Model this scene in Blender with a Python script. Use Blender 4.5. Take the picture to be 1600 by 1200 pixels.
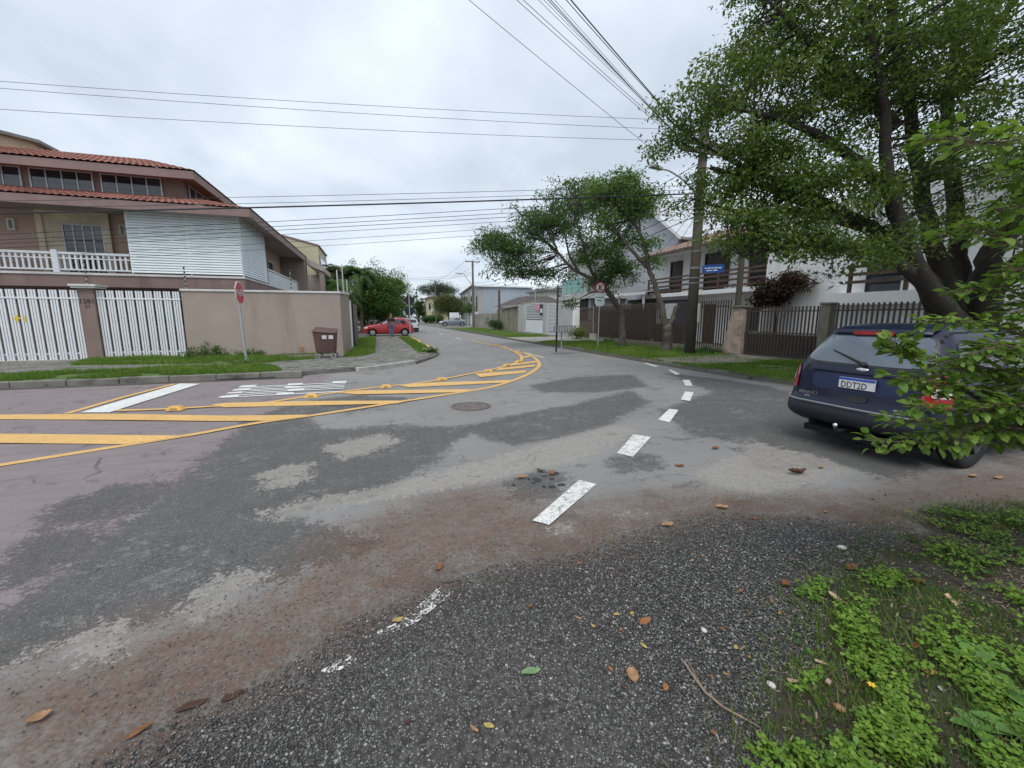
import bpy, bmesh, math, random
import numpy as np
from mathutils import Vector, Matrix, noise
random.seed(7)
RNG = np.random.default_rng(11)
sc = bpy.context.scene
for o in list(bpy.data.objects): bpy.data.objects.remove(o)
COL = sc.collection
R = math.radians
# ---------------- camera: eye height 1.6 m; X runs along the side street, Y along the main street
cam = bpy.data.cameras.new('camera'); cam.lens = 14.625; cam.sensor_width = 36; cam.clip_end = 3000; cam.clip_start = .05
cam_ob = bpy.data.objects.new('camera', cam); COL.objects.link(cam_ob)
cam_ob.location = (0, 0, 1.6); cam_ob.rotation_euler = (R(90 - 9.176), 0, R(-18))
sc.camera = cam_ob
# ---------------- overcast sky: a Nishita sky seen through an unbroken, softly mottled cloud deck
SUN_EL, SUN_AZ = R(58), R(-60)
world = bpy.data.worlds.new("World"); sc.world = world; world.use_nodes = True
wn = world.node_tree; wn.nodes.clear()
def wnode(t, **k):
    n = wn.nodes.new(t)
    for a, b in k.items(): setattr(n, a, b)
    return n
wout = wnode('ShaderNodeOutputWorld'); wmix = wnode('ShaderNodeMixShader')
sky = wnode('ShaderNodeTexSky', sky_type='NISHITA', sun_disc=False, sun_elevation=SUN_EL, sun_rotation=R(150))
bg1 = wnode('ShaderNodeBackground'); bg1.inputs[1].default_value = .1
bg2 = wnode('ShaderNodeBackground'); bg2.inputs[1].default_value = 1.0
wn.links.new(sky.outputs[0], bg1.inputs[0])
tc = wnode('ShaderNodeTexCoord'); sep = wnode('ShaderNodeSeparateXYZ'); wn.links.new(tc.outputs['Generated'], sep.inputs[0])
zz = wnode('ShaderNodeMath', operation='MAXIMUM'); wn.links.new(sep.outputs[2], zz.inputs[0]); zz.inputs[1].default_value = 0.0
za = wnode('ShaderNodeMath', operation='ADD'); wn.links.new(zz.outputs[0], za.inputs[0]); za.inputs[1].default_value = .22
dx = wnode('ShaderNodeMath', operation='DIVIDE'); wn.links.new(sep.outputs[0], dx.inputs[0]); wn.links.new(za.outputs[0], dx.inputs[1])
dy = wnode('ShaderNodeMath', operation='DIVIDE'); wn.links.new(sep.outputs[1], dy.inputs[0]); wn.links.new(za.outputs[0], dy.inputs[1])
cmb = wnode('ShaderNodeCombineXYZ'); wn.links.new(dx.outputs[0], cmb.inputs[0]); wn.links.new(dy.outputs[0], cmb.inputs[1])
nz = wnode('ShaderNodeTexNoise'); nz.inputs['Scale'].default_value = 1.1; nz.inputs['Detail'].default_value = 5; nz.inputs['Roughness'].default_value = .5; nz.inputs['Distortion'].default_value = .3
wn.links.new(cmb.outputs[0], nz.inputs['Vector'])
rmp = wnode('ShaderNodeValToRGB'); wn.links.new(nz.outputs[0], rmp.inputs[0])
rmp.color_ramp.elements[0].position = .36; rmp.color_ramp.elements[0].color = (.485, .555, .635, 1)
rmp.color_ramp.elements[1].position = .62; rmp.color_ramp.elements[1].color = (.74, .81, .89, 1)
wn.links.new(rmp.outputs[0], bg2.inputs[0])
wmix.inputs[0].default_value = .9
wn.links.new(bg1.outputs[0], wmix.inputs[1]); wn.links.new(bg2.outputs[0], wmix.inputs[2]); wn.links.new(wmix.outputs[0], wout.inputs[0])
sun = bpy.data.lights.new('sun', 'SUN'); sun.energy = 1.5; sun.angle = R(35); sun.color = (1, .97, .93)
sun_ob = bpy.data.objects.new('sun', sun); COL.objects.link(sun_ob); sun_ob.rotation_euler = (R(30), 0, R(-30))
vs = sc.view_settings; vs.view_transform = 'Standard'; vs.look = 'None'; vs.exposure = 0.42; vs.gamma = 1; vs.use_curve_mapping = False
sc.cycles.max_bounces = 6; sc.cycles.transparent_max_bounces = 8

# ---------------- mesh helpers
OFF = {}
class MB:
    def __init__(s): s.v = []; s.f = []
    def add(s, vs, fs):
        b = len(s.v); s.v += [tuple(q) for q in vs]; s.f += [tuple(i + b for i in q) for q in fs]; return s
    def box(s, x0, x1, y0, y1, z0, z1):
        return s.add([(x0,y0,z0),(x1,y0,z0),(x1,y1,z0),(x0,y1,z0),(x0,y0,z1),(x1,y0,z1),(x1,y1,z1),(x0,y1,z1)],
                     [(3,2,1,0),(4,5,6,7),(0,1,5,4),(1,2,6,5),(2,3,7,6),(3,0,4,7)])
    def bar(s, a, b, w, h, up=(0,0,1)):      # box beam from a to b
        a, b = Vector(a), Vector(b); d = (b - a).normalized(); u = Vector(up)
        if abs(d.dot(u)) > .99: u = Vector((0,1,0))
        l = d.cross(u).normalized() * w / 2; u = l.cross(d).normalized() * h / 2
        vs = [a-l-u, a+l-u, a+l+u, a-l+u, b-l-u, b+l-u, b+l+u, b-l+u]
        return s.add(vs, [(0,1,2,3),(7,6,5,4),(1,0,4,5),(2,1,5,6),(3,2,6,7),(0,3,7,4)])
    def prism(s, poly, z0, z1):
        n = len(poly)
        if sum(poly[i][0]*poly[(i+1)%n][1]-poly[(i+1)%n][0]*poly[i][1] for i in range(n)) < 0: poly = poly[::-1]
        return s.add([(p[0],p[1],z0) for p in poly] + [(p[0],p[1],z1) for p in poly],
                     [tuple(range(n-1,-1,-1)), tuple(range(n,2*n))] + [(i,(i+1)%n,n+(i+1)%n,n+i) for i in range(n)])
    def extr(s, pts, vec):                   # polygon in space pushed along vec
        n = len(pts); pts = [Vector(p) for p in pts]; vec = Vector(vec)
        return s.add(pts + [p + vec for p in pts], [tuple(range(n-1,-1,-1)), tuple(range(n,2*n))] + [(i,(i+1)%n,n+(i+1)%n,n+i) for i in range(n)])
    def quad(s, *p): return s.add(p, [tuple(range(len(p)))])
    def tube(s, pts, r, n=8, cap=True):
        pts = [Vector(p) for p in pts]; m = len(pts)
        if not hasattr(r, '__len__'): r = [r] * m
        b = len(s.v); prev = None
        for i, p in enumerate(pts):
            d = (pts[min(i+1,m-1)] - pts[max(i-1,0)]).normalized()
            if prev is None: u = d.orthogonal().normalized()
            else: u = (prev - d * prev.dot(d)); u = u.normalized() if u.length > 1e-6 else d.orthogonal().normalized()
            prev = u; w = d.cross(u)
            for k in range(n):
                a = 2*math.pi*k/n; s.v.append(tuple(p + (u*math.cos(a) + w*math.sin(a)) * r[i]))
        for i in range(m-1):
            for k in range(n): s.f.append((b+i*n+k, b+i*n+(k+1)%n, b+(i+1)*n+(k+1)%n, b+(i+1)*n+k))
        if cap: s.f.append(tuple(b+k for k in range(n-1,-1,-1))); s.f.append(tuple(b+(m-1)*n+k for k in range(n)))
        return s
    def cyl(s, x, y, z0, z1, r0, r1=None, n=16): return s.tube([(x,y,z0),(x,y,z1)], [r0, r0 if r1 is None else r1], n)
    def lathe(s, prof, n=24, axis='z', c=(0,0,0)):   # prof: (radius, height)
        b = len(s.v); m = len(prof)
        for r, h in prof:
            for k in range(n):
                a = 2*math.pi*k/n; q = (r*math.cos(a), r*math.sin(a), h)
                if axis == 'y': q = (q[0], q[2], q[1])
                s.v.append((q[0]+c[0], q[1]+c[1], q[2]+c[2]))
        for i in range(m-1):
            for k in range(n): s.f.append((b+i*n+k, b+i*n+(k+1)%n, b+(i+1)*n+(k+1)%n, b+(i+1)*n+k))
        return s
    def ball(s, c, r, n=10, sz=1):
        b = len(s.v); m = n // 2 + 1
        for i in range(m):
            t = math.pi * i / (m-1)
            for k in range(n):
                a = 2*math.pi*k/n; s.v.append((c[0]+r*math.sin(t)*math.cos(a), c[1]+r*math.sin(t)*math.sin(a), c[2]+r*sz*math.cos(t)))
        for i in range(m-1):
            for k in range(n): s.f.append((b+i*n+k, b+(i+1)*n+k, b+(i+1)*n+(k+1)%n, b+i*n+(k+1)%n))
        return s
    def mesh(s, name, off=(0,0,0)):
        me = bpy.data.meshes.new(name); ox, oy, oz = off
        me.from_pydata([(x-ox, y-oy, z-oz) for x, y, z in s.v], [], s.f); me.update(); return me
    def build(s, name, m, parent=None, smooth=False, bevel=0, off=None):
        if off is None: off = OFF.get(parent.name, (0,0,0)) if parent else (0,0,0)
        me = s.mesh(name, off); o = bpy.data.objects.new(name, me); COL.objects.link(o)
        if m: me.materials.append(m)
        if parent: o.parent = parent; OFF[o.name] = off
        if smooth:
            for p in me.polygons: p.use_smooth = True
        if bevel:
            b = o.modifiers.new('bevel', 'BEVEL'); b.width = bevel; b.segments = 2; b.limit_method = 'ANGLE'; b.angle_limit = R(40)
        return o
def tag(o, label=None, cat=None, group=None, kind=None):
    if label: o['label'] = label
    if cat: o['category'] = cat
    if group: o['group'] = group
    if kind: o['kind'] = kind
    return o
def thing(name, label, cat, loc=(0,0,0), group=None):
    o = bpy.data.objects.new(name, None); COL.objects.link(o); o.location = loc; o.empty_display_size = .3
    OFF[o.name] = tuple(loc); return tag(o, label, cat, group)
def solo(mb, name, m, label, cat, group=None, smooth=False, bevel=0):       # a thing that is one mesh
    xs = [v[0] for v in mb.v]; ys = [v[1] for v in mb.v]; zs = [v[2] for v in mb.v]
    off = ((min(xs)+max(xs))/2, (min(ys)+max(ys))/2, min(zs))
    o = mb.build(name, m, None, smooth, bevel, off); o.location = off; OFF[o.name] = off
    return tag(o, label, cat, group)
def struct(mb, name, m, parent=None, smooth=False, bevel=0):
    o = mb.build(name, m, parent, smooth, bevel)
    if not parent: o['kind'] = 'structure'
    return o
def inst(name, me, parent, loc=(0,0,0), rot=(0,0,0), scale=(1,1,1)):       # shares mesh data
    o = bpy.data.objects.new(name, me); COL.objects.link(o); o.parent = parent
    f = OFF.get(parent.name, (0,0,0)) if parent else (0,0,0)
    o.location = (loc[0]-f[0], loc[1]-f[1], loc[2]-f[2]); o.rotation_euler = rot; o.scale = scale
    return o
def fast(name, V, F, m, parent=None, tint=None, smooth=False):            # numpy arrays, faces all of one size
    if parent is not None: V = V - np.array(OFF.get(parent.name, (0,0,0)))
    me = bpy.data.meshes.new(name); k = F.shape[1]
    me.vertices.add(len(V)); me.vertices.foreach_set('co', V.astype(np.float32).ravel())
    me.loops.add(F.size); me.loops.foreach_set('vertex_index', F.astype(np.int32).ravel())
    me.polygons.add(len(F)); me.polygons.foreach_set('loop_start', np.arange(0, F.size, k, dtype=np.int32))
    me.update(calc_edges=True)
    if tint is not None:
        a = me.attributes.new('tint', 'FLOAT', 'FACE'); a.data.foreach_set('value', tint.astype(np.float32))
    if smooth: me.polygons.foreach_set('use_smooth', np.ones(len(F), bool))
    me.materials.append(m); o = bpy.data.objects.new(name, me); COL.objects.link(o)
    if parent is not None: o.parent = parent
    return o
def spline(pts, per=6):
    P = [np.array(p, float) for p in pts]; P = [2*P[0]-P[1]] + P + [2*P[-1]-P[-2]]; out = []
    for i in range(1, len(P)-2):
        for t in np.linspace(0, 1, per, endpoint=False):
            a, b, c, d = P[i-1], P[i], P[i+1], P[i+2]
            out.append(.5*((2*b)+(c-a)*t+(2*a-5*b+4*c-d)*t*t+(3*b-a-3*c+d)*t**3))
    out.append(P[-2]); return out
def inpoly(x, y, poly):
    x = np.asarray(x); y = np.asarray(y); c = np.zeros(x.shape, bool); n = len(poly)
    for i in range(n):
        (x1,y1),(x2,y2) = poly[i], poly[(i+1)%n]
        if y1 == y2: continue
        c ^= ((y1 > y) != (y2 > y)) & (x < (x2-x1)*(y-y1)/(y2-y1)+x1)
    return c
def sdist(x, y, poly, closed=True):     # signed distance, positive inside
    d = np.full(np.shape(x), 1e9); n = len(poly)
    for i in range(n if closed else n-1):
        (x1,y1),(x2,y2) = poly[i], poly[(i+1)%n]; ex, ey = x2-x1, y2-y1
        t = np.clip(((x-x1)*ex+(y-y1)*ey)/max(ex*ex+ey*ey, 1e-9), 0, 1)
        d = np.minimum(d, np.hypot(x-x1-t*ex, y-y1-t*ey))
    return np.where(inpoly(x, y, poly), d, -d) if closed else -d
def ribbon(mb, pts, w, z):              # flat strip along a path
    pts = [np.array(p[:2], float) for p in pts]; n = len(pts); L = []; Rr = []
    for i in range(n):
        d = pts[min(i+1,n-1)] - pts[max(i-1,0)]; d /= max(np.hypot(*d), 1e-9); nrm = np.array((-d[1], d[0])) * w/2
        L.append(pts[i]+nrm); Rr.append(pts[i]-nrm)
    mb.add([(*p, z) for p in L] + [(*p, z) for p in Rr], [(n+i, n+i+1, i+1, i) for i in range(n-1)])
    return mb
def text_mb(txt, h, depth=0):           # flat lettering centred on the origin in the XZ plane, facing -Y
    cu = bpy.data.curves.new('t', 'FONT'); cu.body = txt; cu.size = h*1.38; cu.align_x = 'CENTER'; cu.offset = .012*cu.size; cu.resolution_u = 2
    ob = bpy.data.objects.new('t', cu); COL.objects.link(ob); dg = bpy.context.evaluated_depsgraph_get(); dg.update()
    me = bpy.data.meshes.new_from_object(ob.evaluated_get(dg)); mb = MB()
    mb.add([(v.co.x, 0, v.co.y - h/2) for v in me.vertices], [tuple(p.vertices) for p in me.polygons])
    bpy.data.objects.remove(ob); bpy.data.meshes.remove(me); bpy.data.curves.remove(cu); return mb
def xf(mb, M):
    mb.v = [tuple(M @ Vector(v)) for v in mb.v]; return mb
# ---------------- materials
MATS = {}
class NT:
    def __init__(s, m): s.t = m.node_tree
    def n(s, typ, ins=None, **k):
        q = s.t.nodes.new(typ)
        for a, b in k.items(): setattr(q, a, b)
        for a, b in (ins or {}).items():
            if hasattr(b, 'is_output') or hasattr(b, 'links'): s.t.links.new(b, q.inputs[a])
            else: q.inputs[a].default_value = b
        return q
    def noise(s, vec, scale, detail=4, rough=.55): return s.n('ShaderNodeTexNoise', {'Vector': vec, 'Scale': scale, 'Detail': detail, 'Roughness': rough}).outputs[0]
    def ramp(s, fac, stops):
        q = s.n('ShaderNodeValToRGB', {0: fac}); e = q.color_ramp.elements
        while len(e) < len(stops): e.new(.5)
        for i, (p, c) in enumerate(stops): e[i].position = p; e[i].color = (*c, 1) if len(c) == 3 else c
        return q.outputs[0]
    def mix(s, fac, a, b, mode='MIX'):
        q = s.n('ShaderNodeMix', data_type='RGBA', blend_type=mode); q.clamp_factor = True
        for i, v in ((0, fac), (6, a), (7, b)):
            if hasattr(v, 'links'): s.t.links.new(v, q.inputs[i])
            else: q.inputs[i].default_value = v if i == 0 else (*v, 1)
        return q.outputs[2]
    def math(s, op, a, b=0, c=None, clamp=False):
        d = {0: a, 1: b}
        if c is not None: d[2] = c
        return s.n('ShaderNodeMath', d, operation=op, use_clamp=clamp).outputs[0]
    def smooth(s, v, lo, hi): return s.n('ShaderNodeMapRange', {0: v, 1: lo, 2: hi}, interpolation_type='SMOOTHSTEP').outputs[0]
    def attr(s, name): return s.n('ShaderNodeAttribute', attribute_name=name).outputs[2]
def newmat(name):
    m = bpy.data.materials.new(name); m.use_nodes = True; m.node_tree.nodes.clear(); t = NT(m)
    out = t.n('ShaderNodeOutputMaterial'); b = t.n('ShaderNodeBsdfPrincipled'); t.t.links.new(b.outputs[0], out.inputs[0])
    return m, t, b, out
def mat(name, col, rough=.75, var=.18, scale=2.5, bump=0, bscale=60, metal=0, stain=None, samt=.5, sscale=1.2, spec=.4, coat=0, streak=True):
    if name in MATS: return MATS[name]
    m, t, b, out = newmat(name); co = t.n('ShaderNodeNewGeometry').outputs['Position'] if stain else t.n('ShaderNodeTexCoord').outputs['Object']
    n1 = t.noise(co, scale, 6, .62)
    dark = tuple(c*(1-var) for c in col); lite = tuple(min(1, c*(1+var*.8)) for c in col)
    c = t.ramp(n1, [(.3, dark), (.7, lite)])
    if stain:
        mp = t.n('ShaderNodeMapping', {'Vector': co, 'Scale': (1, 1, .18 if streak else 1)}).outputs[0]
        n2 = t.noise(mp, sscale, 8, .68); c = t.mix(t.math('MULTIPLY', t.smooth(n2, .5, .72), samt), c, stain)
    t.t.links.new(c, b.inputs['Base Color'])
    b.inputs['Roughness'].default_value = rough; b.inputs['Metallic'].default_value = metal; b.inputs['Specular IOR Level'].default_value = spec
    if coat: b.inputs['Coat Weight'].default_value = coat; b.inputs['Coat Roughness'].default_value = .06
    if bump:
        nb = t.noise(co, bscale, 5, .6); bp = t.n('ShaderNodeBump', {'Strength': bump, 'Distance': .02, 'Height': nb}); t.t.links.new(bp.outputs[0], b.inputs['Normal'])
    MATS[name] = m; return m
def glassmat(name, col, rough=.04, spec=.6):
    if name in MATS: return MATS[name]
    m, t, b, out = newmat(name); co = t.n('ShaderNodeTexCoord').outputs['Object']
    c = t.ramp(t.noise(co, 1.4, 3), [(.3, tuple(x*.7 for x in col)), (.7, tuple(x*1.3 for x in col))]); t.t.links.new(c, b.inputs['Base Color'])
    b.inputs['Roughness'].default_value = rough; b.inputs['Specular IOR Level'].default_value = spec; b.inputs['Coat Weight'].default_value = .5; b.inputs['Coat Roughness'].default_value = .02
    MATS[name] = m; return m
def leafmat(name, stops, trans=.35, rough=.5):
    if name in MATS: return MATS[name]
    m, t, b, out = newmat(name)
    c = t.ramp(t.attr('tint'), stops); t.t.links.new(c, b.inputs['Base Color']); b.inputs['Roughness'].default_value = rough; b.inputs['Specular IOR Level'].default_value = .35
    tr = t.n('ShaderNodeBsdfTranslucent'); c2 = t.mix(.5, c, (.25, .4, .03), 'MULTIPLY'); t.t.links.new(t.mix(.6, c, (.12, .2, .01)), tr.inputs[0])
    mx = t.n('ShaderNodeMixShader', {0: trans}); t.t.links.new(b.outputs[0], mx.inputs[1]); t.t.links.new(tr.outputs[0], mx.inputs[2]); t.t.links.new(mx.outputs[0], out.inputs[0])
    MATS[name] = m; return m
# ---------------- foliage helpers
def leaf_quads(P, size, aspect, droop, rng, flat=.5, jit=.5):
    n = len(P); d = rng.normal(size=(n,3)); d[:,2] = d[:,2]*.6 - droop; d /= np.linalg.norm(d, axis=1)[:,None]
    up = rng.normal(size=(n,3)); up[:,2] += flat*3; s = np.cross(d, up); s /= np.linalg.norm(s, axis=1)[:,None]+1e-9
    L = size*(1+jit*rng.uniform(-1,1,n))[:,None]; W = L*aspect/2; nn = np.cross(s, d)
    V = np.empty((n,4,3)); V[:,0] = P; V[:,1] = P+d*L*.45+s*W+nn*L*.06; V[:,2] = P+d*L-nn*L*.04; V[:,3] = P+d*L*.45-s*W+nn*L*.06
    return V.reshape(-1,3), np.arange(4*n).reshape(-1,4)
def blob_pts(blobs, rng, shell=.55):      # cluster centres spread through ellipsoids, denser near their skin
    out = []
    for (c, r, n) in blobs:
        d = rng.normal(size=(n,3)); d /= np.linalg.norm(d, axis=1)[:,None]; rad = shell + (1-shell)*rng.uniform(0,1,n)**.6
        rad *= 1 + .22*rng.normal(size=n)
        out.append(np.array(c) + d*rad[:,None]*np.array(r))
    return np.concatenate(out)
def tree(name, label, cat, base, limbs, blobs, leaf, bark, nleaf=60, spread=.35, size=.09, aspect=.45, droop=.5, twig=.012, group=None, seed=1, shell=.5, zmin=None, flat=.5, crown='crown', sides=10):
    rng = np.random.default_rng(seed); root = thing(name, label, cat, base, group); tr = MB(); samp = []
    for pts, r0, r1 in limbs:
        sp = spline(pts, 6); m = len(sp); rr = [r0+(r1-r0)*(i/(m-1))**.8 for i in range(m)]
        sp = [p + rng.normal(size=3)*min(rr[i]*.12, .03)*(i > 0) for i, p in enumerate(sp)]
        tr.tube(sp, rr, sides); samp += [(p, rr[i]) for i, p in enumerate(sp)]
    C = blob_pts(blobs, rng, shell)
    if zmin is not None: C = C[C[:,2] > zmin]
    SP = np.array([q[0] for q in samp]); SR = np.array([q[1] for q in samp])
    for c in C:
        dd = np.linalg.norm(SP-c, axis=1) + np.maximum(0, SP[:,2]-c[2])*.5 + (SP[:,2] < base[2]+1.2)*9; i = int(np.argmin(dd)); q = SP[i]
        mid = (q+c)/2 + rng.normal(size=3)*.08*np.linalg.norm(c-q) + np.array((0,0,.06*np.linalg.norm(c-q)))
        tr.tube([q, mid, c], [min(SR[i]*.7, twig*(1+dd[i]*.5)), twig, twig*.4], 5, False)
    tr.build('trunk', bark, root, smooth=True)
    P = np.repeat(C, nleaf, axis=0) + rng.normal(size=(len(C)*nleaf,3))*spread*np.array((1,1,.55))
    V, F = leaf_quads(P, size, aspect, droop, rng, flat)
    ct = np.clip(rng.normal(.5, .3, len(C)), 0, 1); tint = np.clip(np.repeat(ct, nleaf)*.65 + rng.uniform(0,1,len(P))*.35, 0, 1)
    fast(crown, V, F, leaf, root, tint); return root
def scatter(poly, n, rng):
    xs = [p[0] for p in poly]; ys = [p[1] for p in poly]; out = np.zeros((0,2))
    while len(out) < n:
        q = np.column_stack((rng.uniform(min(xs), max(xs), n*2), rng.uniform(min(ys), max(ys), n*2))); out = np.vstack((out, q[inpoly(q[:,0], q[:,1], poly)]))
    return out[:n]
def blades(polys, z, h, w, rng, jit=0, thr=.0):
    VV = []; TT = []
    for poly, n in polys:
        p = scatter(poly, n, rng)+rng.normal(0, 1, (n,2))*jit
        g = np.array([noise.noise(Vector((a*.9, b*.9, 3.3))) + .5*noise.noise(Vector((a*3, b*3, 1))) for a, b in p]); keep = g > thr - .45; p = p[keep]; g = g[keep]; k = len(p)
        a = rng.uniform(0, 2*math.pi, k); H = h*(.55+.7*rng.uniform(0,1,k))*(1+.9*np.clip(g, -.4, .8)); lean = rng.uniform(.1, .8, k)*H; b2 = a + rng.normal(0, .6, k) + 1.57
        B = np.column_stack((p, np.full(k, z))); s = np.column_stack((np.cos(a), np.sin(a), 0*a))*w; ld = np.column_stack((np.cos(b2)*lean, np.sin(b2)*lean, H))
        V = np.empty((k,4,3)); V[:,0] = B-s; V[:,1] = B+s; V[:,2] = B+ld*.55+s*.8+np.array((0,0,.1))*H[:,None]; V[:,3] = B+ld; VV.append(V.reshape(-1,3)); TT.append(np.clip(.5+.5*g+rng.normal(0,.18,k), 0, 1))
    V = np.concatenate(VV); return V, np.arange(len(V)).reshape(-1,4), np.concatenate(TT)
def frame_rect(mb, axis, pos, a0, a1, z0, z1, w, d):     # a picture-frame of bars in the plane axis=pos
    def b(p0, p1, q0, q1):
        if axis == 'x': mb.box(pos-d, pos+d, p0, p1, q0, q1)
        else: mb.box(p0, p1, pos-d, pos+d, q0, q1)
    b(a0, a1, z1-w, z1); b(a0, a1, z0, z0+w); b(a0, a0+w, z0+w, z1-w); b(a1-w, a1, z0+w, z1-w); return mb

# ================= GROUND =================
ASPH_RED = [(-15.877,12.625),(-8.292,12.623),(-3.423,12.652),(-1.211,12.589),(-1.633,7.997),(-1.916,6.837),(-1.844,4.815),(-1.94,3.865),(-1.914,3.155),(-1.923,2.643),(-1.93,1.595),(-3.633,2.148)]
DARKS = [[(-2.014,2.561),(-1.914,3.155),(-1.94,3.865),(-1.865,4.877),(-1.934,6.842),(-1.753,7.631),(-1.219,7.271),(-0.829,6.337),(0.401,6.084),(1.32,5.711),(0.694,4.923),(0.262,4.261),(-0.057,3.949),(-0.533,3.731),(-0.804,3.597),(-0.476,3.232),(-0.15,2.938),(-0.505,2.807),(-0.779,2.718),(-1.071,2.598),(-1.333,2.523),(-1.563,2.458),(-1.722,2.328),(-1.842,2.313)],
         [(1.069,5.867),(2.048,6.302),(3.452,6.797),(5.176,7.637),(4.833,6.594),(3.279,5.382),(2.154,4.965),(1.577,4.854)],
         [(4.68,5.841),(6.036,6.602),(8.199,7.751),(8.404,6.588),(5.564,3.675),(5.636,2.713),(4.877,2.632),(4.7,3.144),(4.521,3.898),(4.127,4.587)],
         [(3.434,9.099),(5.014,9.91),(6.678,9.889),(5.915,8.1),(4.451,7.872),(3.397,8.215)], [(-1.757,5.47),(-1.393,5.935),(-0.307,6.167),(0.379,5.804),(-0.055,4.326),(-0.447,3.924),(-0.89,3.795),(-1.347,4.246)],
         [(7.955,9.751),(8.405,8.565),(8.602,7.227),(7.674,5.866),(6.804,5.954),(7.057,7.544)], [(-1.425,8.628),(-0.407,8.983),(0.575,8.377),(-0.357,7.583),(-1.135,7.336),(-1.686,6.915),(-2.005,7.18)],
         [(1.203,3.703),(1.544,3.844),(1.715,3.677),(1.489,3.354),(1.192,3.334)], [(-0.703,2.826),(-0.628,2.909),(-0.533,2.847),(-0.559,2.722),(-0.654,2.725)],
         [(-2.672,4.4),(-2.442,4.756),(-1.954,4.679),(-1.888,4.145),(-2.2,3.983),(-2.48,3.987)], [(-2.426,3.431),(-2.43,3.77),(-2.132,3.77),(-1.886,3.502),(-2.016,3.224),(-2.157,3.101)], [(2.505,3.946),(2.931,3.947),(2.816,3.671),(2.417,3.677)], [(4.16,3.85),(4.669,3.58),(4.577,3.057),(3.947,3.22)]]
LIGHTS = [[(-1.228,4.745),(-0.992,4.929),(-0.719,4.905),(-0.68,4.315),(-0.917,4.197),(-1.108,4.291)], [(-1.079,2.518),(-1.071,2.767),(-0.989,2.876),(-0.817,2.878),(-0.705,2.784),(-0.803,2.592),(-0.897,2.486),(-0.993,2.423)],
          [(-1.568,2.289),(-1.533,2.448),(-1.471,2.539),(-1.356,2.445),(-1.218,2.364),(-1.243,2.269),(-1.393,2.232)], [(-1.176,3.718),(-0.703,3.866),(0.002,3.994),(0.806,4.282),(2.086,4.805),(3.331,5.285),(3.525,4.922),(2.363,4.131),(1.544,3.882),(0.955,3.75),(0.22,3.707),(-0.418,3.592),(-0.79,3.525)],
          [(1.221,2.763),(1.38,2.775),(1.346,2.64),(1.213,2.625)], [(1.734,2.844),(2.091,2.777),(2.071,2.663),(1.763,2.695)], [(3.034,3.285),(4.615,3.983),(4.83,3.236),(4.774,2.833),(4.202,2.729),(3.281,2.713),(3.037,2.913)],
          [(-1.733,2.277),(-1.708,2.454),(-1.625,2.523),(-1.624,2.278)], [(-0.727,5.438),(0.039,5.915),(0.267,5.395),(-0.395,4.844)]]
DIRT = [[(-1.673,2.067),(-1.568,2.296),(-1.319,2.379),(-0.862,2.421),(-0.646,2.578),(-0.475,2.875),(-0.203,3.247),(0.264,3.552),(0.924,3.63),(1.098,3.379),(1.238,3.104),(1.507,2.918),(2.175,2.986),(3.08,2.735),(4.06,2.46),(5.717,2.488),(7.077,2.372),(5.55,1.604),(3.961,1.732),(3.757,1.939),(3.211,2.293),(2.501,2.571),(1.825,2.485),(1.217,2.341),(0.617,2.442),(0.311,2.364),(0.038,2.237),(-0.228,2.14),(-0.525,1.85),(-0.797,1.812),(-0.994,1.689),(-1.14,1.565),(-1.394,1.575)]]
GRAVEL = [[(-1.346,1.509),(-1.014,1.732),(-0.758,1.829),(-0.513,1.917),(-0.229,2.165),(0.111,2.272),(0.617,2.442),(1.239,2.383),(1.848,2.518),(2.517,2.589),(3.161,2.309),(3.804,1.966),(3.982,1.706),(4.38,1.22),(1.629,0.316),(-0.897,1.035)]]
def lin(a, b, st): return list(np.arange(a, b, st))
gx = [-400,-200,-120,-80,-60] + lin(-50,-14,2.) + lin(-14,-6,.3) + lin(-6,-3.,.08) + lin(-3.,5.2,.045) + lin(5.2,10,.12) + lin(10,20,.6) + [25,35,60,120,250,400]
gy = [-60,-30,-15] + lin(-10,-1,1.) + lin(-1,.8,.15) + lin(.8,6.,.04) + lin(6.,12.5,.09) + lin(12.5,20,.3) + lin(20,60,1.5) + [70,90,120,170,240,400]
GX, GY = np.meshgrid(gx, gy); nx, ny = len(gx), len(gy); fx, fy = GX.ravel(), GY.ravel()
idx = np.arange(nx*ny).reshape(ny, nx)
Fq = np.column_stack((idx[:-1,:-1].ravel(), idx[:-1,1:].ravel(), idx[1:,1:].ravel(), idx[1:,:-1].ravel()))
def mset(polys): return np.max([sdist(fx, fy, p) for p in polys], axis=0)
near = np.hypot(fx, fy) < 14
fz = np.where(near, .006*np.sin(fx*1.7+1)*np.sin(fy*1.3) , 0)
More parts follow.
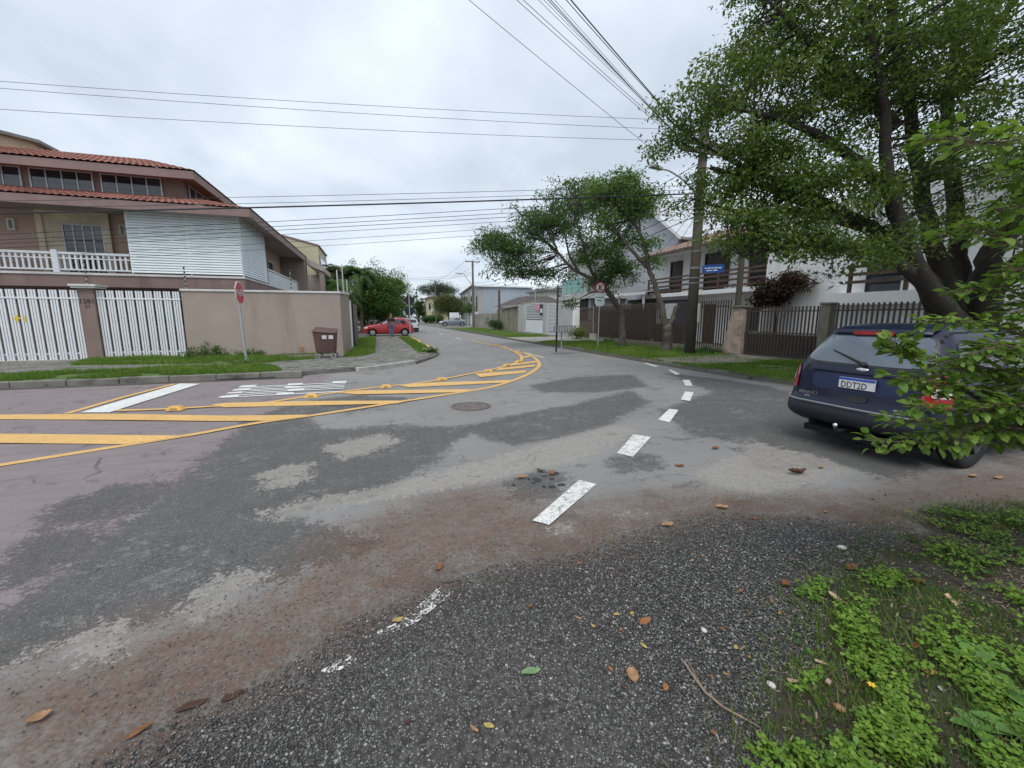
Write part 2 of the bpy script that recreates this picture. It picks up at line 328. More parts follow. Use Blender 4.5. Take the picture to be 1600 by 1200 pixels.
def road_mat():
    m, t, b, out = newmat('asphalt'); co = t.n('ShaderNodeNewGeometry').outputs['Position']
    crag = t.noise(co, 1.25, 12, .78); big = t.noise(co, .55, 6, .6); med = t.noise(co, 3.2, 9, .74); fin = t.noise(co, 38, 6, .7); mf = t.noise(co, 13, 6, .75)
    st = t.noise(t.n('ShaderNodeMapping', {'Vector': co, 'Rotation': (0,0,R(-8)), 'Scale': (.5, 2.4, 1)}).outputs[0], 2.6, 9, .72)   # wear runs with the traffic
    vor = t.n('ShaderNodeTexVoronoi', {'Vector': co, 'Scale': 95.}).outputs; vor2 = t.n('ShaderNodeTexVoronoi', {'Vector': co, 'Scale': 42., 'Randomness': 1.}).outputs
    edge = t.math('ADD', t.math('MULTIPLY', t.math('SUBTRACT', med, .5), .9), t.math('MULTIPLY', t.math('SUBTRACT', mf, .5), 1.7)); edge = t.math('ADD', edge, t.math('ADD', t.math('MULTIPLY', t.math('SUBTRACT', st, .5), .55), t.math('MULTIPLY', t.math('SUBTRACT', fin, .5), 1.5))); edge = t.math('ADD', edge, t.math('MULTIPLY', t.math('SUBTRACT', crag, .5), 1.5))
    def mask(name, amp, w, bias=0): return t.smooth(t.math('ADD', t.math('MULTIPLY_ADD', edge, amp, bias), t.attr(name)), -w, w)
    base = t.ramp(big, [(.3, (.198,.192,.184)), (.7, (.250,.243,.232))])
    base = t.mix(t.math('MULTIPLY', t.smooth(st, .52, .72), .5), base, (.12,.118,.116))
    redc = t.ramp(st, [(.3, (.180,.150,.150)), (.6, (.238,.202,.202))]); redc = t.mix(t.math('MULTIPLY', t.smooth(t.math('ADD', st, t.math('MULTIPLY', t.math('SUBTRACT', mf, .5), .6)), .6, .72), .55), redc, (.10,.086,.086))
    c = t.mix(mask('red', .10, .02), base, redc)
    wear = t.smooth(t.math('ADD', t.math('MULTIPLY', crag, .7), t.math('MULTIPLY', st, .3)), .545, .585)      # worn, open-textured islands everywhere
    c = t.mix(t.math('MULTIPLY', wear, .6), c, t.mix(t.math('MULTIPLY', mask('red', .1, .02), .5), (.095,.091,.088), (.12,.088,.086)))
    darkc = t.ramp(t.math('ADD', t.math('MULTIPLY', fin, .6), t.math('MULTIPLY', med, .4)), [(.32, (.050,.048,.047)), (.5, (.084,.081,.078)), (.66, (.135,.129,.122))])
    c = t.mix(t.math('MULTIPLY', t.math('MULTIPLY', mask('dark', .42, .065, .05), t.math('MULTIPLY_ADD', t.smooth(t.math('ADD', t.math('MULTIPLY', mf, .4), t.math('MULTIPLY', crag, .6)), .53, .57), -.62, 1.)), .88), c, darkc)
    grav = t.ramp(t.math('ADD', t.math('MULTIPLY', vor2[0], .6), t.math('MULTIPLY', fin, .55)), [(.3, (.112,.105,.098)), (.52, (.070,.065,.060)), (.75, (.036,.033,.031))])
    gm = mask('gravel', .7, .42, .06); c = t.mix(gm, c, grav)
    dirtc = t.ramp(mf, [(.3, (.088,.057,.041)), (.7, (.172,.108,.075))])
    dm = t.math('MULTIPLY', mask('dirt', .45, .36, .06), t.math('MULTIPLY_ADD', t.smooth(t.math('ADD', t.math('MULTIPLY', fin, .5), t.math('MULTIPLY', med, .5)), .36, .62), .42, .50)); c = t.mix(dm, c, dirtc)
    lightc = t.ramp(t.math('ADD', t.math('MULTIPLY', fin, .5), t.math('MULTIPLY', mf, .5)), [(.34, (.20,.185,.165)), (.62, (.335,.315,.285))]); c = t.mix(t.math('MULTIPLY', mask('light', .34, .03, -.02), .86), c, lightc)
    # fine cracking, mostly where the surface is old
    wob = t.n('ShaderNodeVectorMath', {0: co, 1: t.n('ShaderNodeVectorMath', {0: t.n('ShaderNodeTexNoise', {'Vector': co, 'Scale': 3.5, 'Detail': 5.}).outputs[1], 1: (.35,.35,0)}, operation='MULTIPLY').outputs[0]}, operation='ADD').outputs[0]
    ck = t.n('ShaderNodeTexVoronoi', {'Vector': wob, 'Scale': 1.15}, feature='DISTANCE_TO_EDGE').outputs[0]; ck2 = t.n('ShaderNodeTexVoronoi', {'Vector': wob, 'Scale': 4.2}, feature='DISTANCE_TO_EDGE').outputs[0]
    crack = t.math('MAXIMUM', t.math('MULTIPLY', t.math('LESS_THAN', ck, .0035), t.smooth(crag, .46, .52)), t.math('MULTIPLY', t.math('LESS_THAN', ck2, .007), t.smooth(crag, .57, .62)))
    c = t.mix(t.math('MULTIPLY', t.math('MULTIPLY', crack, t.math('SUBTRACT', 1., dm, clamp=True)), .6), c, (.045,.042,.040))
    oil = t.smooth(t.noise(t.n('ShaderNodeMapping', {'Vector': co, 'Scale': (1.3,1.3,1), 'Location': (4.2,1.7,0)}).outputs[0], 1.9, 3, .5), .64, .76); c = t.mix(t.math('MULTIPLY', oil, .35), c, (.05,.047,.045))
    # embedded aggregate: pale stone tops showing through
    rough_zone = t.math('MAXIMUM', t.math('MAXIMUM', mask('dark', .3, .08), gm), .16)
    speck = t.math('MULTIPLY', t.math('LESS_THAN', vor[0], .27), t.smooth(t.n('ShaderNodeSeparateColor', {0: vor[1]}).outputs[0], .5, .9))
    c = t.mix(t.math('MULTIPLY', speck, t.math('MULTIPLY', rough_zone, .85)), c, (.36,.35,.33))
    pit = t.math('MULTIPLY', t.smooth(t.n('ShaderNodeSeparateColor', {0: vor2[1]}).outputs[1], .6, .95), t.math('LESS_THAN', vor2[0], .3)); c = t.mix(t.math('MULTIPLY', pit, t.math('MULTIPLY', rough_zone, .5)), c, (.03,.03,.03))
    t.t.links.new(c, b.inputs['Base Color']); b.inputs['Roughness'].default_value = .82; b.inputs['Specular IOR Level'].default_value = .3
    hgt = t.math('ADD', t.math('MULTIPLY', vor[0], -.5), fin); hgt = t.math('MULTIPLY', hgt, t.math('MULTIPLY_ADD', rough_zone, .9, .25))
    hgt = t.math('ADD', hgt, t.math('MULTIPLY', mask('dark', .42, .05, .04), -.9))
    bp = t.n('ShaderNodeBump', {'Strength': .55, 'Distance': .012, 'Height': hgt}); t.t.links.new(bp.outputs[0], b.inputs['Normal'])
    return m
road = fast('road', np.column_stack((fx, fy, fz)), Fq, road_mat(), smooth=True); road['kind'] = 'structure'
for nm, val in (('red', sdist(fx, fy, ASPH_RED)), ('dark', mset(DARKS)), ('light', mset(LIGHTS)), ('dirt', mset(DIRT)), ('gravel', mset(GRAVEL))):
    a = road.data.attributes.new(nm, 'FLOAT', 'POINT'); a.data.foreach_set('value', np.clip(val, -3, 3).astype(np.float32))
# far earth under everything out to the horizon
struct(MB().quad((-2500,-2500,-.06),(2500,-2500,-.06),(2500,2500,-.06),(-2500,2500,-.06)), 'ground', mat('earth', (.10,.11,.05), .95, .4, .05))
# ---------------- loose stones lying on the gravel
def stones(n, poly, smin, smax, rng, zoff=0):
    p = scatter(poly, n, rng); dist = np.hypot(p[:,0], p[:,1]-.3); p = p[rng.uniform(0,1,n) < np.clip(2.2/dist, .12, 1)*np.clip(sdist(p[:,0], p[:,1], poly)*3.2+.12, .05, 1)]; k = len(p)
    base = np.array([(1,0,0),(0,1,0),(-1,0,0),(0,-1,0),(0,0,.8),(0,0,-.4)]); F0 = np.array([(0,1,4),(1,2,4),(2,3,4),(3,0,4),(1,0,5),(2,1,5),(3,2,5),(0,3,5)])
    s = smin+(smax-smin)*rng.uniform(0,1,k)**3; a = rng.uniform(0,6.28,k); sc3 = np.column_stack((rng.uniform(.7,1.4,k), rng.uniform(.6,1.1,k), rng.uniform(.5,.9,k)))*s[:,None]
    V = base[None]*sc3[:,None,:]*(1+rng.uniform(-.3,.3,(k,6,3))); ca, sa = np.cos(a)[:,None], np.sin(a)[:,None]
    W = np.empty_like(V); W[...,0] = V[...,0]*ca-V[...,1]*sa; W[...,1] = V[...,0]*sa+V[...,1]*ca; W[...,2] = V[...,2]
    W += np.column_stack((p, np.full(k, .004+zoff)))[:,None,:]
    return W.reshape(-1,3), (F0[None]+6*np.arange(k)[:,None,None]).reshape(-1,3), np.repeat(rng.uniform(0,1,k)**1.5, 8)
def stonemat():
    m, t, b, out = newmat('pebbles'); c = t.ramp(t.attr('tint'), [(0,(.036,.034,.033)),(.35,(.082,.077,.073)),(.70,(.155,.148,.140)),(.93,(.25,.24,.225)),(1,(.44,.42,.39))]); t.t.links.new(c, b.inputs['Base Color']); b.inputs['Roughness'].default_value = .6; return m
NEARG = [(-1.439,1.312),(-1.317,1.55),(-1.014,1.732),(-0.758,1.829),(-0.513,1.917),(-0.229,2.165),(0.111,2.272),(0.608,2.408),(1.239,2.383),(1.848,2.518),(2.517,2.589),(3.161,2.309),(3.804,1.966),(3.982,1.706),(3.627,1.32),(1.322,0.415)]
V, F, T = stones(175000, NEARG, .0025, .0098, RNG); g = fast('gravel', V, F, stonemat(), None, T); g['kind'] = 'stuff'
V, F, T = stones(17000, [(-1.777,1.699),(-1.952,2.348),(-1.344,2.432),(-0.806,2.831),(-0.216,3.602),(1.014,3.978),(2.524,3.488),(3.782,2.734),(5.236,2.261),(3.78,1.574),(2.745,2.186),(1.177,2.26),(0.103,2.161),(-0.491,1.806),(-0.968,1.634)], .0018, .0065, RNG); g = fast('grit', V, F, stonemat(), None, np.clip(.3+T*.62,0,1)); g['kind'] = 'stuff'
# ---------------- painted markings, each a thin film 4 mm above the road
def paintmat(name, col, wear):
    m, t, b, out = newmat(name); co = t.n('ShaderNodeNewGeometry').outputs['Position']
    n1 = t.noise(co, 2.2, 5, .6); n2 = t.noise(co, 70, 5, .75); n3 = t.noise(co, 16, 7, .75)
    c = t.ramp(n1, [(.3, tuple(x*.86 for x in col)), (.7, col)])
    c = t.mix(t.math('MULTIPLY', t.smooth(n3, .46, .7), .45), c, (.19,.165,.14)); t.t.links.new(c, b.inputs['Base Color']); b.inputs['Roughness'].default_value = .7
    hole = t.smooth(t.math('ADD', n2, t.math('MULTIPLY', n3, .7)), 1.22-wear, 1.32-wear)
    tr = t.n('ShaderNodeBsdfTransparent'); mx = t.n('ShaderNodeMixShader', {0: hole}); t.t.links.new(b.outputs[0], mx.inputs[1]); t.t.links.new(tr.outputs[0], mx.inputs[2]); t.t.links.new(mx.outputs[0], out.inputs[0]); return m
YEL = paintmat('yellow_paint', (.72,.435,.14), .21); WHT = paintmat('white_paint', (.72,.72,.70), .17); WORN = paintmat('worn_white_paint', (.72,.71,.68), .47); PALE = paintmat('pale_paint', (.66,.60,.44), .22); WEAR2 = paintmat('chipped_white_paint', (.72,.71,.68), .33)
ZM = .011
mk = MB()
outer = spline([(-4.236,5.647),(-3.957,5.83),(-3.296,6.168),(-2.463,6.594),(-1.797,7.031),(-0.947,7.37),(0.555,8.113),(1.912,8.78),(2.714,9.333),(3.781,10.565),(4.813,12.19),(5.419,13.639),(6.034,15.865),(6.341,18.447)], 5)
upper = spline([(-4.39,8.788),(-3.652,8.653),(-2.189,8.69),(-1.311,9.203),(0.16,9.97),(0.704,10.085),(1.461,10.588),(3.02,11.948),(4.09,13.067),(4.873,14.174),(5.361,15.249),(5.837,16.979),(6.232,19.281),(6.341,21.044)], 5)
ribbon(mk, outer, .13, ZM); ribbon(mk, upper, .12, ZM+.0012)
def bar_px(a, b, c, d): mk.quad(*[(*p, ZM+.0024) for p in (a, b, c, d)])
for q in ([(-5.69,7.709),(-4.989,7.448),(-2.726,6.614),(-2.988,6.254)], [(-5.946,8.946),(-4.221,8.433),(-2.195,7.634),(-1.008,7.318)], ):
    pass
def qd(ps): mk.add([(*p, ZM+.0024) for p in ps], [tuple(range(len(ps)))])
qd([(-5.549,7.17),(-6.027,7.818),(-4.989,7.448),(-2.504,6.542),(-3.009,6.302),(-4.631,6.886)]); qd([(-6.265,8.733),(-6.526,9.111),(-4.235,8.462),(-2.42,7.73),(-1.021,7.346),(-1.551,7.095),(-2.487,7.378),(-3.991,7.951)])
qd([(-2.94,8.814),(-2.743,8.9),(-1.314,8.623),(0.551,8.063),(0.303,7.85),(-1.252,8.178),(-2.633,8.458)]); qd([(-0.829,9.387),(-0.426,9.54),(1.978,8.945),(1.714,8.64),(-0.409,9.058)]); qd([(0.435,10.015),(1.199,10.169),(3.2,9.954),(2.925,9.609),(0.669,9.619)])
qd([(2.606,11.419),(3.002,11.504),(4.258,11.671),(4.018,11.173),(2.58,10.701)]); qd([(3.629,12.47),(5.03,12.975),(4.834,12.469),(3.348,11.919)]); qd([(4.376,13.469),(5.486,14.091),(5.299,13.548),(4.112,12.927)]); qd([(5.504,15.694),(6.028,16.224),(5.927,15.727),(5.295,15.06)])
ribbon(mk, [(-4.968,8.725),(-4.887,10.151),(-4.669,11.881)], .11, ZM)
struct(mk, 'yellow_hatching', YEL)
dy_ = MB(); ribbon(dy_, [(6.166,28.05),(6.175,25.496),(6.227,23.799),(6.341,21.044)], .13, ZM)
struct(dy_, 'yellow_lane_line', YEL)
pl = MB(); ribbon(pl, [(6.378,19.029),(6.325,17.187),(6.252,15.093)], .12, ZM); struct(pl, 'pale_edge_line', PALE)
sl = MB(); sl.add([(*p, ZM+.003) for p in [(-4.792,8.741),(-4.331,8.591),(-4.073,11.697),(-4.558,11.896)]], [(0,1,2,3)]); struct(sl, 'white_stop_line', WHT)
for k, (y0, y1) in enumerate(((29.2,31.8),(38.,40.5),(47.,49.5),(56,58.5),(65,67.5),(74,76.5))):
    s_ = MB(); ribbon(s_, [(5.75,y0),(5.75,y1)], .13, ZM); struct(s_, 'lane_dash', WHT if k % 2 else PALE)
for q, mm in (([(0.056,2.062),(0.292,2.286),(0.342,2.197),(0.125,2.02),(-0.068,1.972),(-0.141,1.996)], WORN), ([(-0.318,1.846),(-0.199,1.906),(-0.154,1.86),(-0.261,1.813)], WORN), ([(1.105,2.876),(1.837,3.506),(1.948,3.362),(1.202,2.769)], WEAR2), ([(2.642,4.113),(3.295,4.739),(3.435,4.549),(2.743,3.937)], WEAR2), ([(4.138,5.331),(4.826,5.925),(4.907,5.793),(4.191,5.126)], WHT),
          ([(5.581,6.546),(6.275,7.239),(6.397,7.119),(5.643,6.363)], WHT), ([(7.4,8.658),(7.572,8.602),(6.966,7.806),(6.809,7.857)], WHT), ([(8.374,10.445),(8.517,10.479),(8.089,9.567),(7.845,9.455)], WHT), ([(8.766,12.251),(8.921,12.285),(8.693,11.289),(8.487,11.21)], WHT)):
    s_ = MB(); s_.add([(*p, ZM) for p in q], [tuple(range(len(q)))]); struct(s_, 'white_dash', mm)
# PARE lettering: bottom edge at x=-0.8 (towards the main street), letters read by traffic heading -X
def glyph(mb, rects, y0, wid, xb=-.75, hgt=2.3):
    for r in rects:
        mb.add([(xb-b*hgt, y0+a*wid, ZM) for a, b in r], [tuple(range(len(r)))])
tx = MB(); wl = .33
def rc(a0, a1, b0, b1): return [(a0,b0),(a1,b0),(a1,b1),(a0,b1)]
P_ = [rc(0,.3,0,1), rc(.3,.72,.86,1), rc(.3,.72,.42,.56), [(.72,.42),(1,.52),(1,.9),(.72,1)]]
A_ = [[(0,0),(.3,0),(.3,.88),(.12,.86),(0,.8)], [(.7,0),(1,0),(1,.8),(.88,.86),(.7,.88)], [(.12,.86),(.3,.88),(.7,.88),(.88,.86),(.75,1),(.25,1)], rc(.3,.7,.36,.5)]
R_ = P_[:3] + [[(.72,.42),(1,.52),(1,.9),(.72,1)], [(.4,.42),(.72,0),(1,0),(.68,.42)]]
E_ = [rc(0,.3,0,1), rc(.3,1,.86,1), rc(.3,.9,.43,.57), rc(.3,1,0,.14)]
for k, gl_ in enumerate((P_, A_, R_, E_)): glyph(tx, gl_, 9.5+k*.43, wl)
struct(tx, 'road_lettering', WHT)
# raised yellow studs along the hatching
studm = mat('yellow_stud', (.70,.40,.10), .5, .2, 9)
sm = MB(); sm.add([(-.13,-.08,0),(.13,-.08,0),(.13,.08,0),(-.13,.08,0),(-.08,-.05,.065),(.08,-.05,.065),(.08,.05,.065),(-.08,.05,.065)], [(4,5,6,7),(0,1,5,4),(1,2,6,5),(2,3,7,6),(3,0,4,7)])
studs = [(-3.364,8.507),(-1.292,9.053),(0.155,9.786),(1.53,10.508),(3.091,11.771),(4.063,12.98),(4.804,13.971),(5.976,17.472),(6.338,20.804),(6.426,22.575)]; refl = mat('stud_reflector', (.5,.35,.12), .2)
words = ['nearest stud, beside the white stop line', 'stud by the painted road lettering', 'third stud along the hatched island from the stop line', 'fourth stud along the hatched island', 'fifth stud, before the island starts to narrow', 'stud just before the rounded tip of the island', 'stud on the inner side of the island tip', 'stud past the island tip on the inner curve', 'small stud at the start of the centre line', 'farthest stud on the yellow centre line']
for k, p in enumerate(studs):
    o = sm.build('road_stud', studm); o.location = (*p, .009); o.rotation_euler = (0,0,RNG.uniform(-.3,.3)); tag(o, 'yellow raised road '+words[k], 'road stud', 'yellow studs along the hatched island')
    r_ = MB().box(-.05,.05,-.082,-.06,.02,.045).build('reflector', refl, o)
# manhole
mh = thing('manhole_cover', 'round rusty cast iron manhole cover in the grey asphalt', 'manhole cover', (*(1.571,7.232),0)); cx, cy = (1.571,7.232)
iron = mat('cast_iron', (.17,.145,.13), .6, .35, 14, bump=.4, bscale=60, metal=.3)
MB().lathe([(.36,.0),(.36,.010),(.325,.012),(.325,.0)], 40, c=(cx,cy,0)).build('frame', mat('manhole_frame', (.13,.10,.085), .7, .3, 20), mh)
dsk = MB().lathe([(0.001,.009),(.31,.009),(.315,0)], 40, c=(cx,cy,0)).build('lid', iron, mh)
rb = MB()
for rr in (.08,.16,.24): rb.lathe([(rr-.014,.009),(rr-.01,.013),(rr+.01,.013),(rr+.014,.009)], 32, c=(cx,cy,0))
for k in range(12):
    a = k*math.pi/6; rb.bar((cx+.09*math.cos(a),cy+.09*math.sin(a),.011),(cx+.3*math.cos(a),cy+.3*math.sin(a),.011),.02,.006)
rb.build('rib_pattern', iron, dsk)
# ================= pavements, kerbs =================
kerbm = mat('kerb_concrete', (.20,.19,.17), .9, .35, 3, bump=.3, bscale=30, stain=(.05,.052,.035), samt=.9, sscale=2.2, streak=False)
kerby = mat('kerb_yellow', (.62,.40,.10), .8, .25, 5, stain=(.25,.2,.13), samt=.7, sscale=4, streak=False)
walkm = mat('old_pavement', (.185,.175,.160), .92, .3, 1.2, bump=.25, bscale=25, stain=(.06,.07,.04), samt=.75, sscale=.8, streak=False)
soilm = mat('bare_soil', (.105,.082,.060), .95, .4, 2, bump=.5, bscale=30)
turfm = mat('turf_floor', (.085,.135,.03), .95, .5, 2.5, bump=.5, bscale=20, stain=(.10,.08,.05), samt=.45, sscale=1.2, streak=False)
KL = [(-70,12.4),(-20,12.4),(-1.9,12.4),(-.55,12.95),(.35,13.6),(1.25,14.5),(1.95,16),(2.4,17.3),(2.58,18.4),(2.55,20),(2.55,26),(2.55,120)]
inner = [(-70,12.56),(-20,12.56),(-1.95,12.56),(-.62,13.1),(.25,13.74),(1.13,14.6),(1.82,16.05),(2.26,17.35),(2.43,18.4),(2.4,20),(2.4,26),(2.4,120)]
sw = MB(); sw.prism(inner + [(-70,120)], -.05, .12); struct(sw, 'sidewalk', walkm)
kerb_left = struct(MB().prism([(-70,12.42),(-1.95,12.42),(-1.95,12.54),(-70,12.54)], -.05, .09), 'kerb', kerbm)
def kerb_run(path, parent, z, m, step=1.0, w=.15, gap=.015, skip=()):
    pts = []; L = 0
    P = [np.array(p, float) for p in path]; seg = [np.hypot(*(P[i+1]-P[i])) for i in range(len(P)-1)]; tot = sum(seg)
    def at(d):
        for i, s in enumerate(seg):
            if d <= s or i == len(seg)-1: return P[i]+(P[i+1]-P[i])*min(1, d/s)
            d -= s
    n = max(1, int(round(tot/step)))
    for k in range(n):
        a, b = at(tot*k/n), at(tot*(k+1)/n); d = (b-a)/max(np.hypot(*(b-a)), 1e-6); a = a+d*gap/2; b = b-d*gap/2; nr = np.array((-d[1], d[0]))*w; dz = random.uniform(-.012,.012); q = random.uniform(-.012,.012)*np.array((-d[1], d[0]))
        MB().prism([tuple(a+q),tuple(b+q),tuple(b+nr+q),tuple(a+nr+q)], -.04, z+dz).build('kerb_stone', m, parent, bevel=.018)
kerb_run([(-24,12.38),(-1.95,12.38)], kerb_left, .145, kerbm)
kerb_run([(-.55,12.93),(.35,13.58),(1.25,14.48)], kerb_left, .13, mat('kerb_pale', (.40,.39,.36), .9, .25, 4, bump=.3, bscale=30), .75)
kerb_run([(1.25,14.48),(1.95,15.98),(2.4,17.28),(2.6,18.4)], kerb_left, .10, kerbm)
kerb_run([(2.6,18.4),(2.57,20),(2.57,33)], kerb_left, .14, kerby); kerb_run([(2.57,33),(2.57,60)], kerb_left, .13, kerbm, 1.5)
kerb_run([(2.62,18.5),(2.1,19.3)], kerb_left, .2, mat('kerb_pale', (.4,.39,.36)), 1.0, .2)
gut = MB(); ribbon(gut, [(-24,12.2),(-1.9,12.2)], .3, .006); struct(gut, 'gutter', mat('gutter_silt', (.085,.075,.065), .9, .4, 2))
drain = MB(); drain.box(-3.9,-2.6,12.25,12.372,.004,.02); struct(drain, 'storm_drain', mat('drain_dark', (.02,.02,.02), .9))
# right verge, its kerb on the main street
rv = MB(); RV = [(9.15,120),(9.15,8.0),(9.5,6.8),(10.3,5.9),(11.5,5.55),(70,5.5),(70,120)]
rv.prism(RV, -.05, .11); struct(rv, 'right_pavement', walkm)
kerb_right = struct(MB().prism([(9.04,8.2),(9.14,8.2),(9.14,60),(9.04,60)], -.05, .07), 'kerb', mat('kerb_mossy', (.15,.145,.12), .95, .4, 3, bump=.4, bscale=30, stain=(.05,.07,.025), samt=.8, sscale=3, streak=False))
mossy = MATS['kerb_mossy']
kerb_run([(9.16,58),(9.16,29.2)], kerb_right, .13, mossy, 1.0); kerb_run([(9.16,23.4),(9.16,12.6)], kerb_right, .13, mossy, .95); kerb_run([(9.16,10.8),(9.16,8.0),(9.5,6.8),(10.3,5.9),(11.5,5.55),(20,5.5)], kerb_right, .13, mossy, .95)
def sheet(name, poly, z, m): return struct(MB().prism(poly, z-.05, z), name, m)
sheet('driveway', [(9.05,23.6),(14,23.9),(14,29.0),(9.05,29.0)], .119, mat('driveway_concrete', (.30,.285,.25), .9, .25, 1, stain=(.13,.12,.09), samt=.6, sscale=1, streak=False))
sheet('dirt_path', [(9.06,10.7),(10,10.4),(13.6,10.6),(13.9,12.8),(11,12.6),(9.06,12.7)], .119, mat('path_gravel', (.24,.21,.17), .95, .4, 4, bump=.6, bscale=40, stain=(.08,.09,.04), samt=.6, sscale=2, streak=False))
sheet('soil_strip', [(12.6,13),(13.9,13),(13.9,23.3),(12.8,23.3)], .118, soilm)
GR = [[(9.2,12.9),(12.9,13.0),(12.95,17),(12.6,23.2),(9.2,23.2)], [(9.2,8.2),(9.6,7),(10.6,6.2),(13.6,6),(13.7,10.4),(9.2,10.4)], [(9.2,29.4),(12.6,29.4),(13.3,33.5),(9.2,34.2)], [(9.2,35.5),(13.2,35.5),(13.2,56),(9.2,56)]]
for k, p in enumerate(GR): sheet('grass_floor', p, .122, turfm)
GLF = [[(-10.748,13.126),(-8.187,12.485),(-6.354,12.297),(-4.345,12.028),(-2.648,11.89),(-2.524,12.779),(-3.076,14.315),(-5.204,14.495),(-7.389,14.36),(-8.502,14.173),(-9.256,14.162),(-11.628,14.227)], [(-9.005,16.331),(-7.413,15.996),(-5.623,15.697),(-3.733,15.277),(-2.118,15.928),(-2.058,16.635),(-3.38,17.321),(-6.447,18.061),(-8.542,18.492),(-9.637,18.143)], [(-1.194,16.104),(-0.664,16.439),(-0.075,17.982),(-0.044,22.827),(-0.033,31.695),(-1.2,31.59),(-1.146,26.068),(-1.179,19.715)], [(1.635,17.268),(2.274,18.23),(2.342,21.551),(2.26,27.845),(2.256,30.467),(1.547,31.182),(1.598,21.793)]]
GLF = [[(x, max(y, 12.6)) for x, y in p] if i == 0 else p for i, p in enumerate(GLF)]
for k, p in enumerate(GLF): sheet('grass_floor', p, .124, turfm)
sheet('footpath', [(-12.527,15.351),(-10.022,15.361),(-7.086,15.273),(-4.878,14.99),(-3.274,14.838),(-3.364,14.445),(-5.217,14.532),(-7.432,14.446),(-9.307,14.241),(-11.688,14.302)], .127, mat('path_concrete', (.19,.18,.17), .92, .3, 1.4, stain=(.08,.08,.05), samt=.6, sscale=1.1, streak=False))
# paving blocks round the corner and along the main street
pv = MB()
def pave(x0, x1, y0, y1, keep):
    y = y0; r_ = 0
    while y < y1:
        x = x0 + (.11 if r_ % 2 else 0)
        while x < x1:
            if keep(x+.1, y+.1):
                h = .134 + random.uniform(-.009,.011); t1, t2 = random.uniform(-.004,.004), random.uniform(-.004,.004)
                pv.add([(x,y,.11),(x+.205,y,.11),(x+.205,y+.2,.11),(x,y+.2,.11),(x,y,h+t1),(x+.205,y,h),(x+.205,y+.2,h+t2),(x,y+.2,h)], [(4,5,6,7),(0,1,5,4),(1,2,6,5),(2,3,7,6),(3,0,4,7)])
            x += .22
        y += .215; r_ += 1
corner = [(-3.1,12.64),(-1.95,12.6),(-.62,13.15),(.25,13.8),(1.1,14.66),(1.8,16.1),(2.2,17.3),(1.65,17.5),(.0,17.3),(-.6,16.6),(-1.3,17.2),(-3.1,15.3)]
def kc(x, y): return inpoly(np.array([x]), np.array([y]), corner)[0]
pave(-3.1,2.4,12.6,19.2,kc); pave(.0,1.55,17.35,31.4,lambda x,y: True)
pm_ = mat('paving_blocks', (.20,.195,.175), .9, .45, 2.3, bump=.2, bscale=40, stain=(.07,.085,.04), samt=.6, sscale=2.5, streak=False)
o = pv.build('paving_blocks', pm_, bpy.data.objects['sidewalk']); o['kind'] = 'stuff'

# ================= LEFT CORNER HOUSE (wall face at y=18.34, left of x=-1.3) =================
def HX(s): return -1.30 - s
WY = 18.34
brown = mat('brown_render', (.25,.178,.155), .85, .12, 1.2, stain=(.13,.09,.078), samt=.65)
taupe = mat('taupe_render', (.375,.305,.265), .85, .08, .8, stain=(.25,.195,.16), samt=.65, sscale=1.1)
tan = mat('tan_render', (.50,.365,.29), .85, .1, 1.0)
white = mat('white_paint_metal', (.74,.76,.78), .5, .06, 2)
whitec = mat('white_coping', (.66,.64,.62), .7, .12, 2, stain=(.3,.28,.26), samt=.4)
darkglass = glassmat('dark_glass', (.035,.042,.052))
alu = mat('aluminium', (.55,.57,.58), .4, .05, 2, metal=.2)
def tile_mat(name, col): return mat(name, col, .8, .3, 1.6, stain=tuple(c*.6 for c in col), samt=.5, sscale=2, streak=False)
def tiles(mb, a, b, c, d, cols, rows, amp=.035):     # barrel-tiled slope: a-b eave (left to right), d-c ridge
    a, b, c, d = map(Vector, (a, b, c, d)); nrm = (b-a).cross(d-a).normalized(); n = cols*4; base = len(mb.v)
    for j in range(rows*2):
        r_ = (j+1)//2/rows; lift = .03 if j % 2 == 0 else 0
        for i in range(n+1):
            u = i/n; p = (a.lerp(b,u)).lerp(d.lerp(c,u), r_) + nrm*(amp*abs(math.sin(math.pi*u*cols)) + lift); mb.v.append(tuple(p))
    for j in range(rows*2-1):
        for i in range(n): mb.f.append((base+j*(n+1)+i, base+j*(n+1)+i+1, base+(j+1)*(n+1)+i+1, base+(j+1)*(n+1)+i))
# boundary wall
bw = thing('boundary_wall', 'smooth taupe rendered garden wall with pale coping on the left corner', 'wall', (HX(2.6),WY,.1))
MB().box(HX(5.35),HX(0),WY,WY+.18,-.02,2.52).build('wall', taupe, bw, bevel=.008)
MB().prism([(HX(0),WY+.003),(HX(-.28),WY+.95),(HX(-.28)-.18,WY+1.0),(HX(0)-.15,WY+.183)],-.02,2.52).build('wall', mat('taupe_light', (.36,.29,.24), .85, .08, .8), bw)
MB().box(HX(5.37),HX(-.03),WY-.04,WY+.22,2.522,2.60).build('coping', whitec, bw, bevel=.01)
MB().prism([(HX(-.03)+.01,WY-.03),(HX(-.28)+.05,WY+.95),(HX(-.28)-.22,WY+1.0),(HX(0)-.17,WY+.225)],2.523,2.59).build('coping', whitec, bw)
MB().box(HX(1.62),HX(1.45),WY-.012,WY+.01,.22,.42).build('meter_patch', mat('clay_patch', (.36,.2,.12), .9, .2, 5), bw)
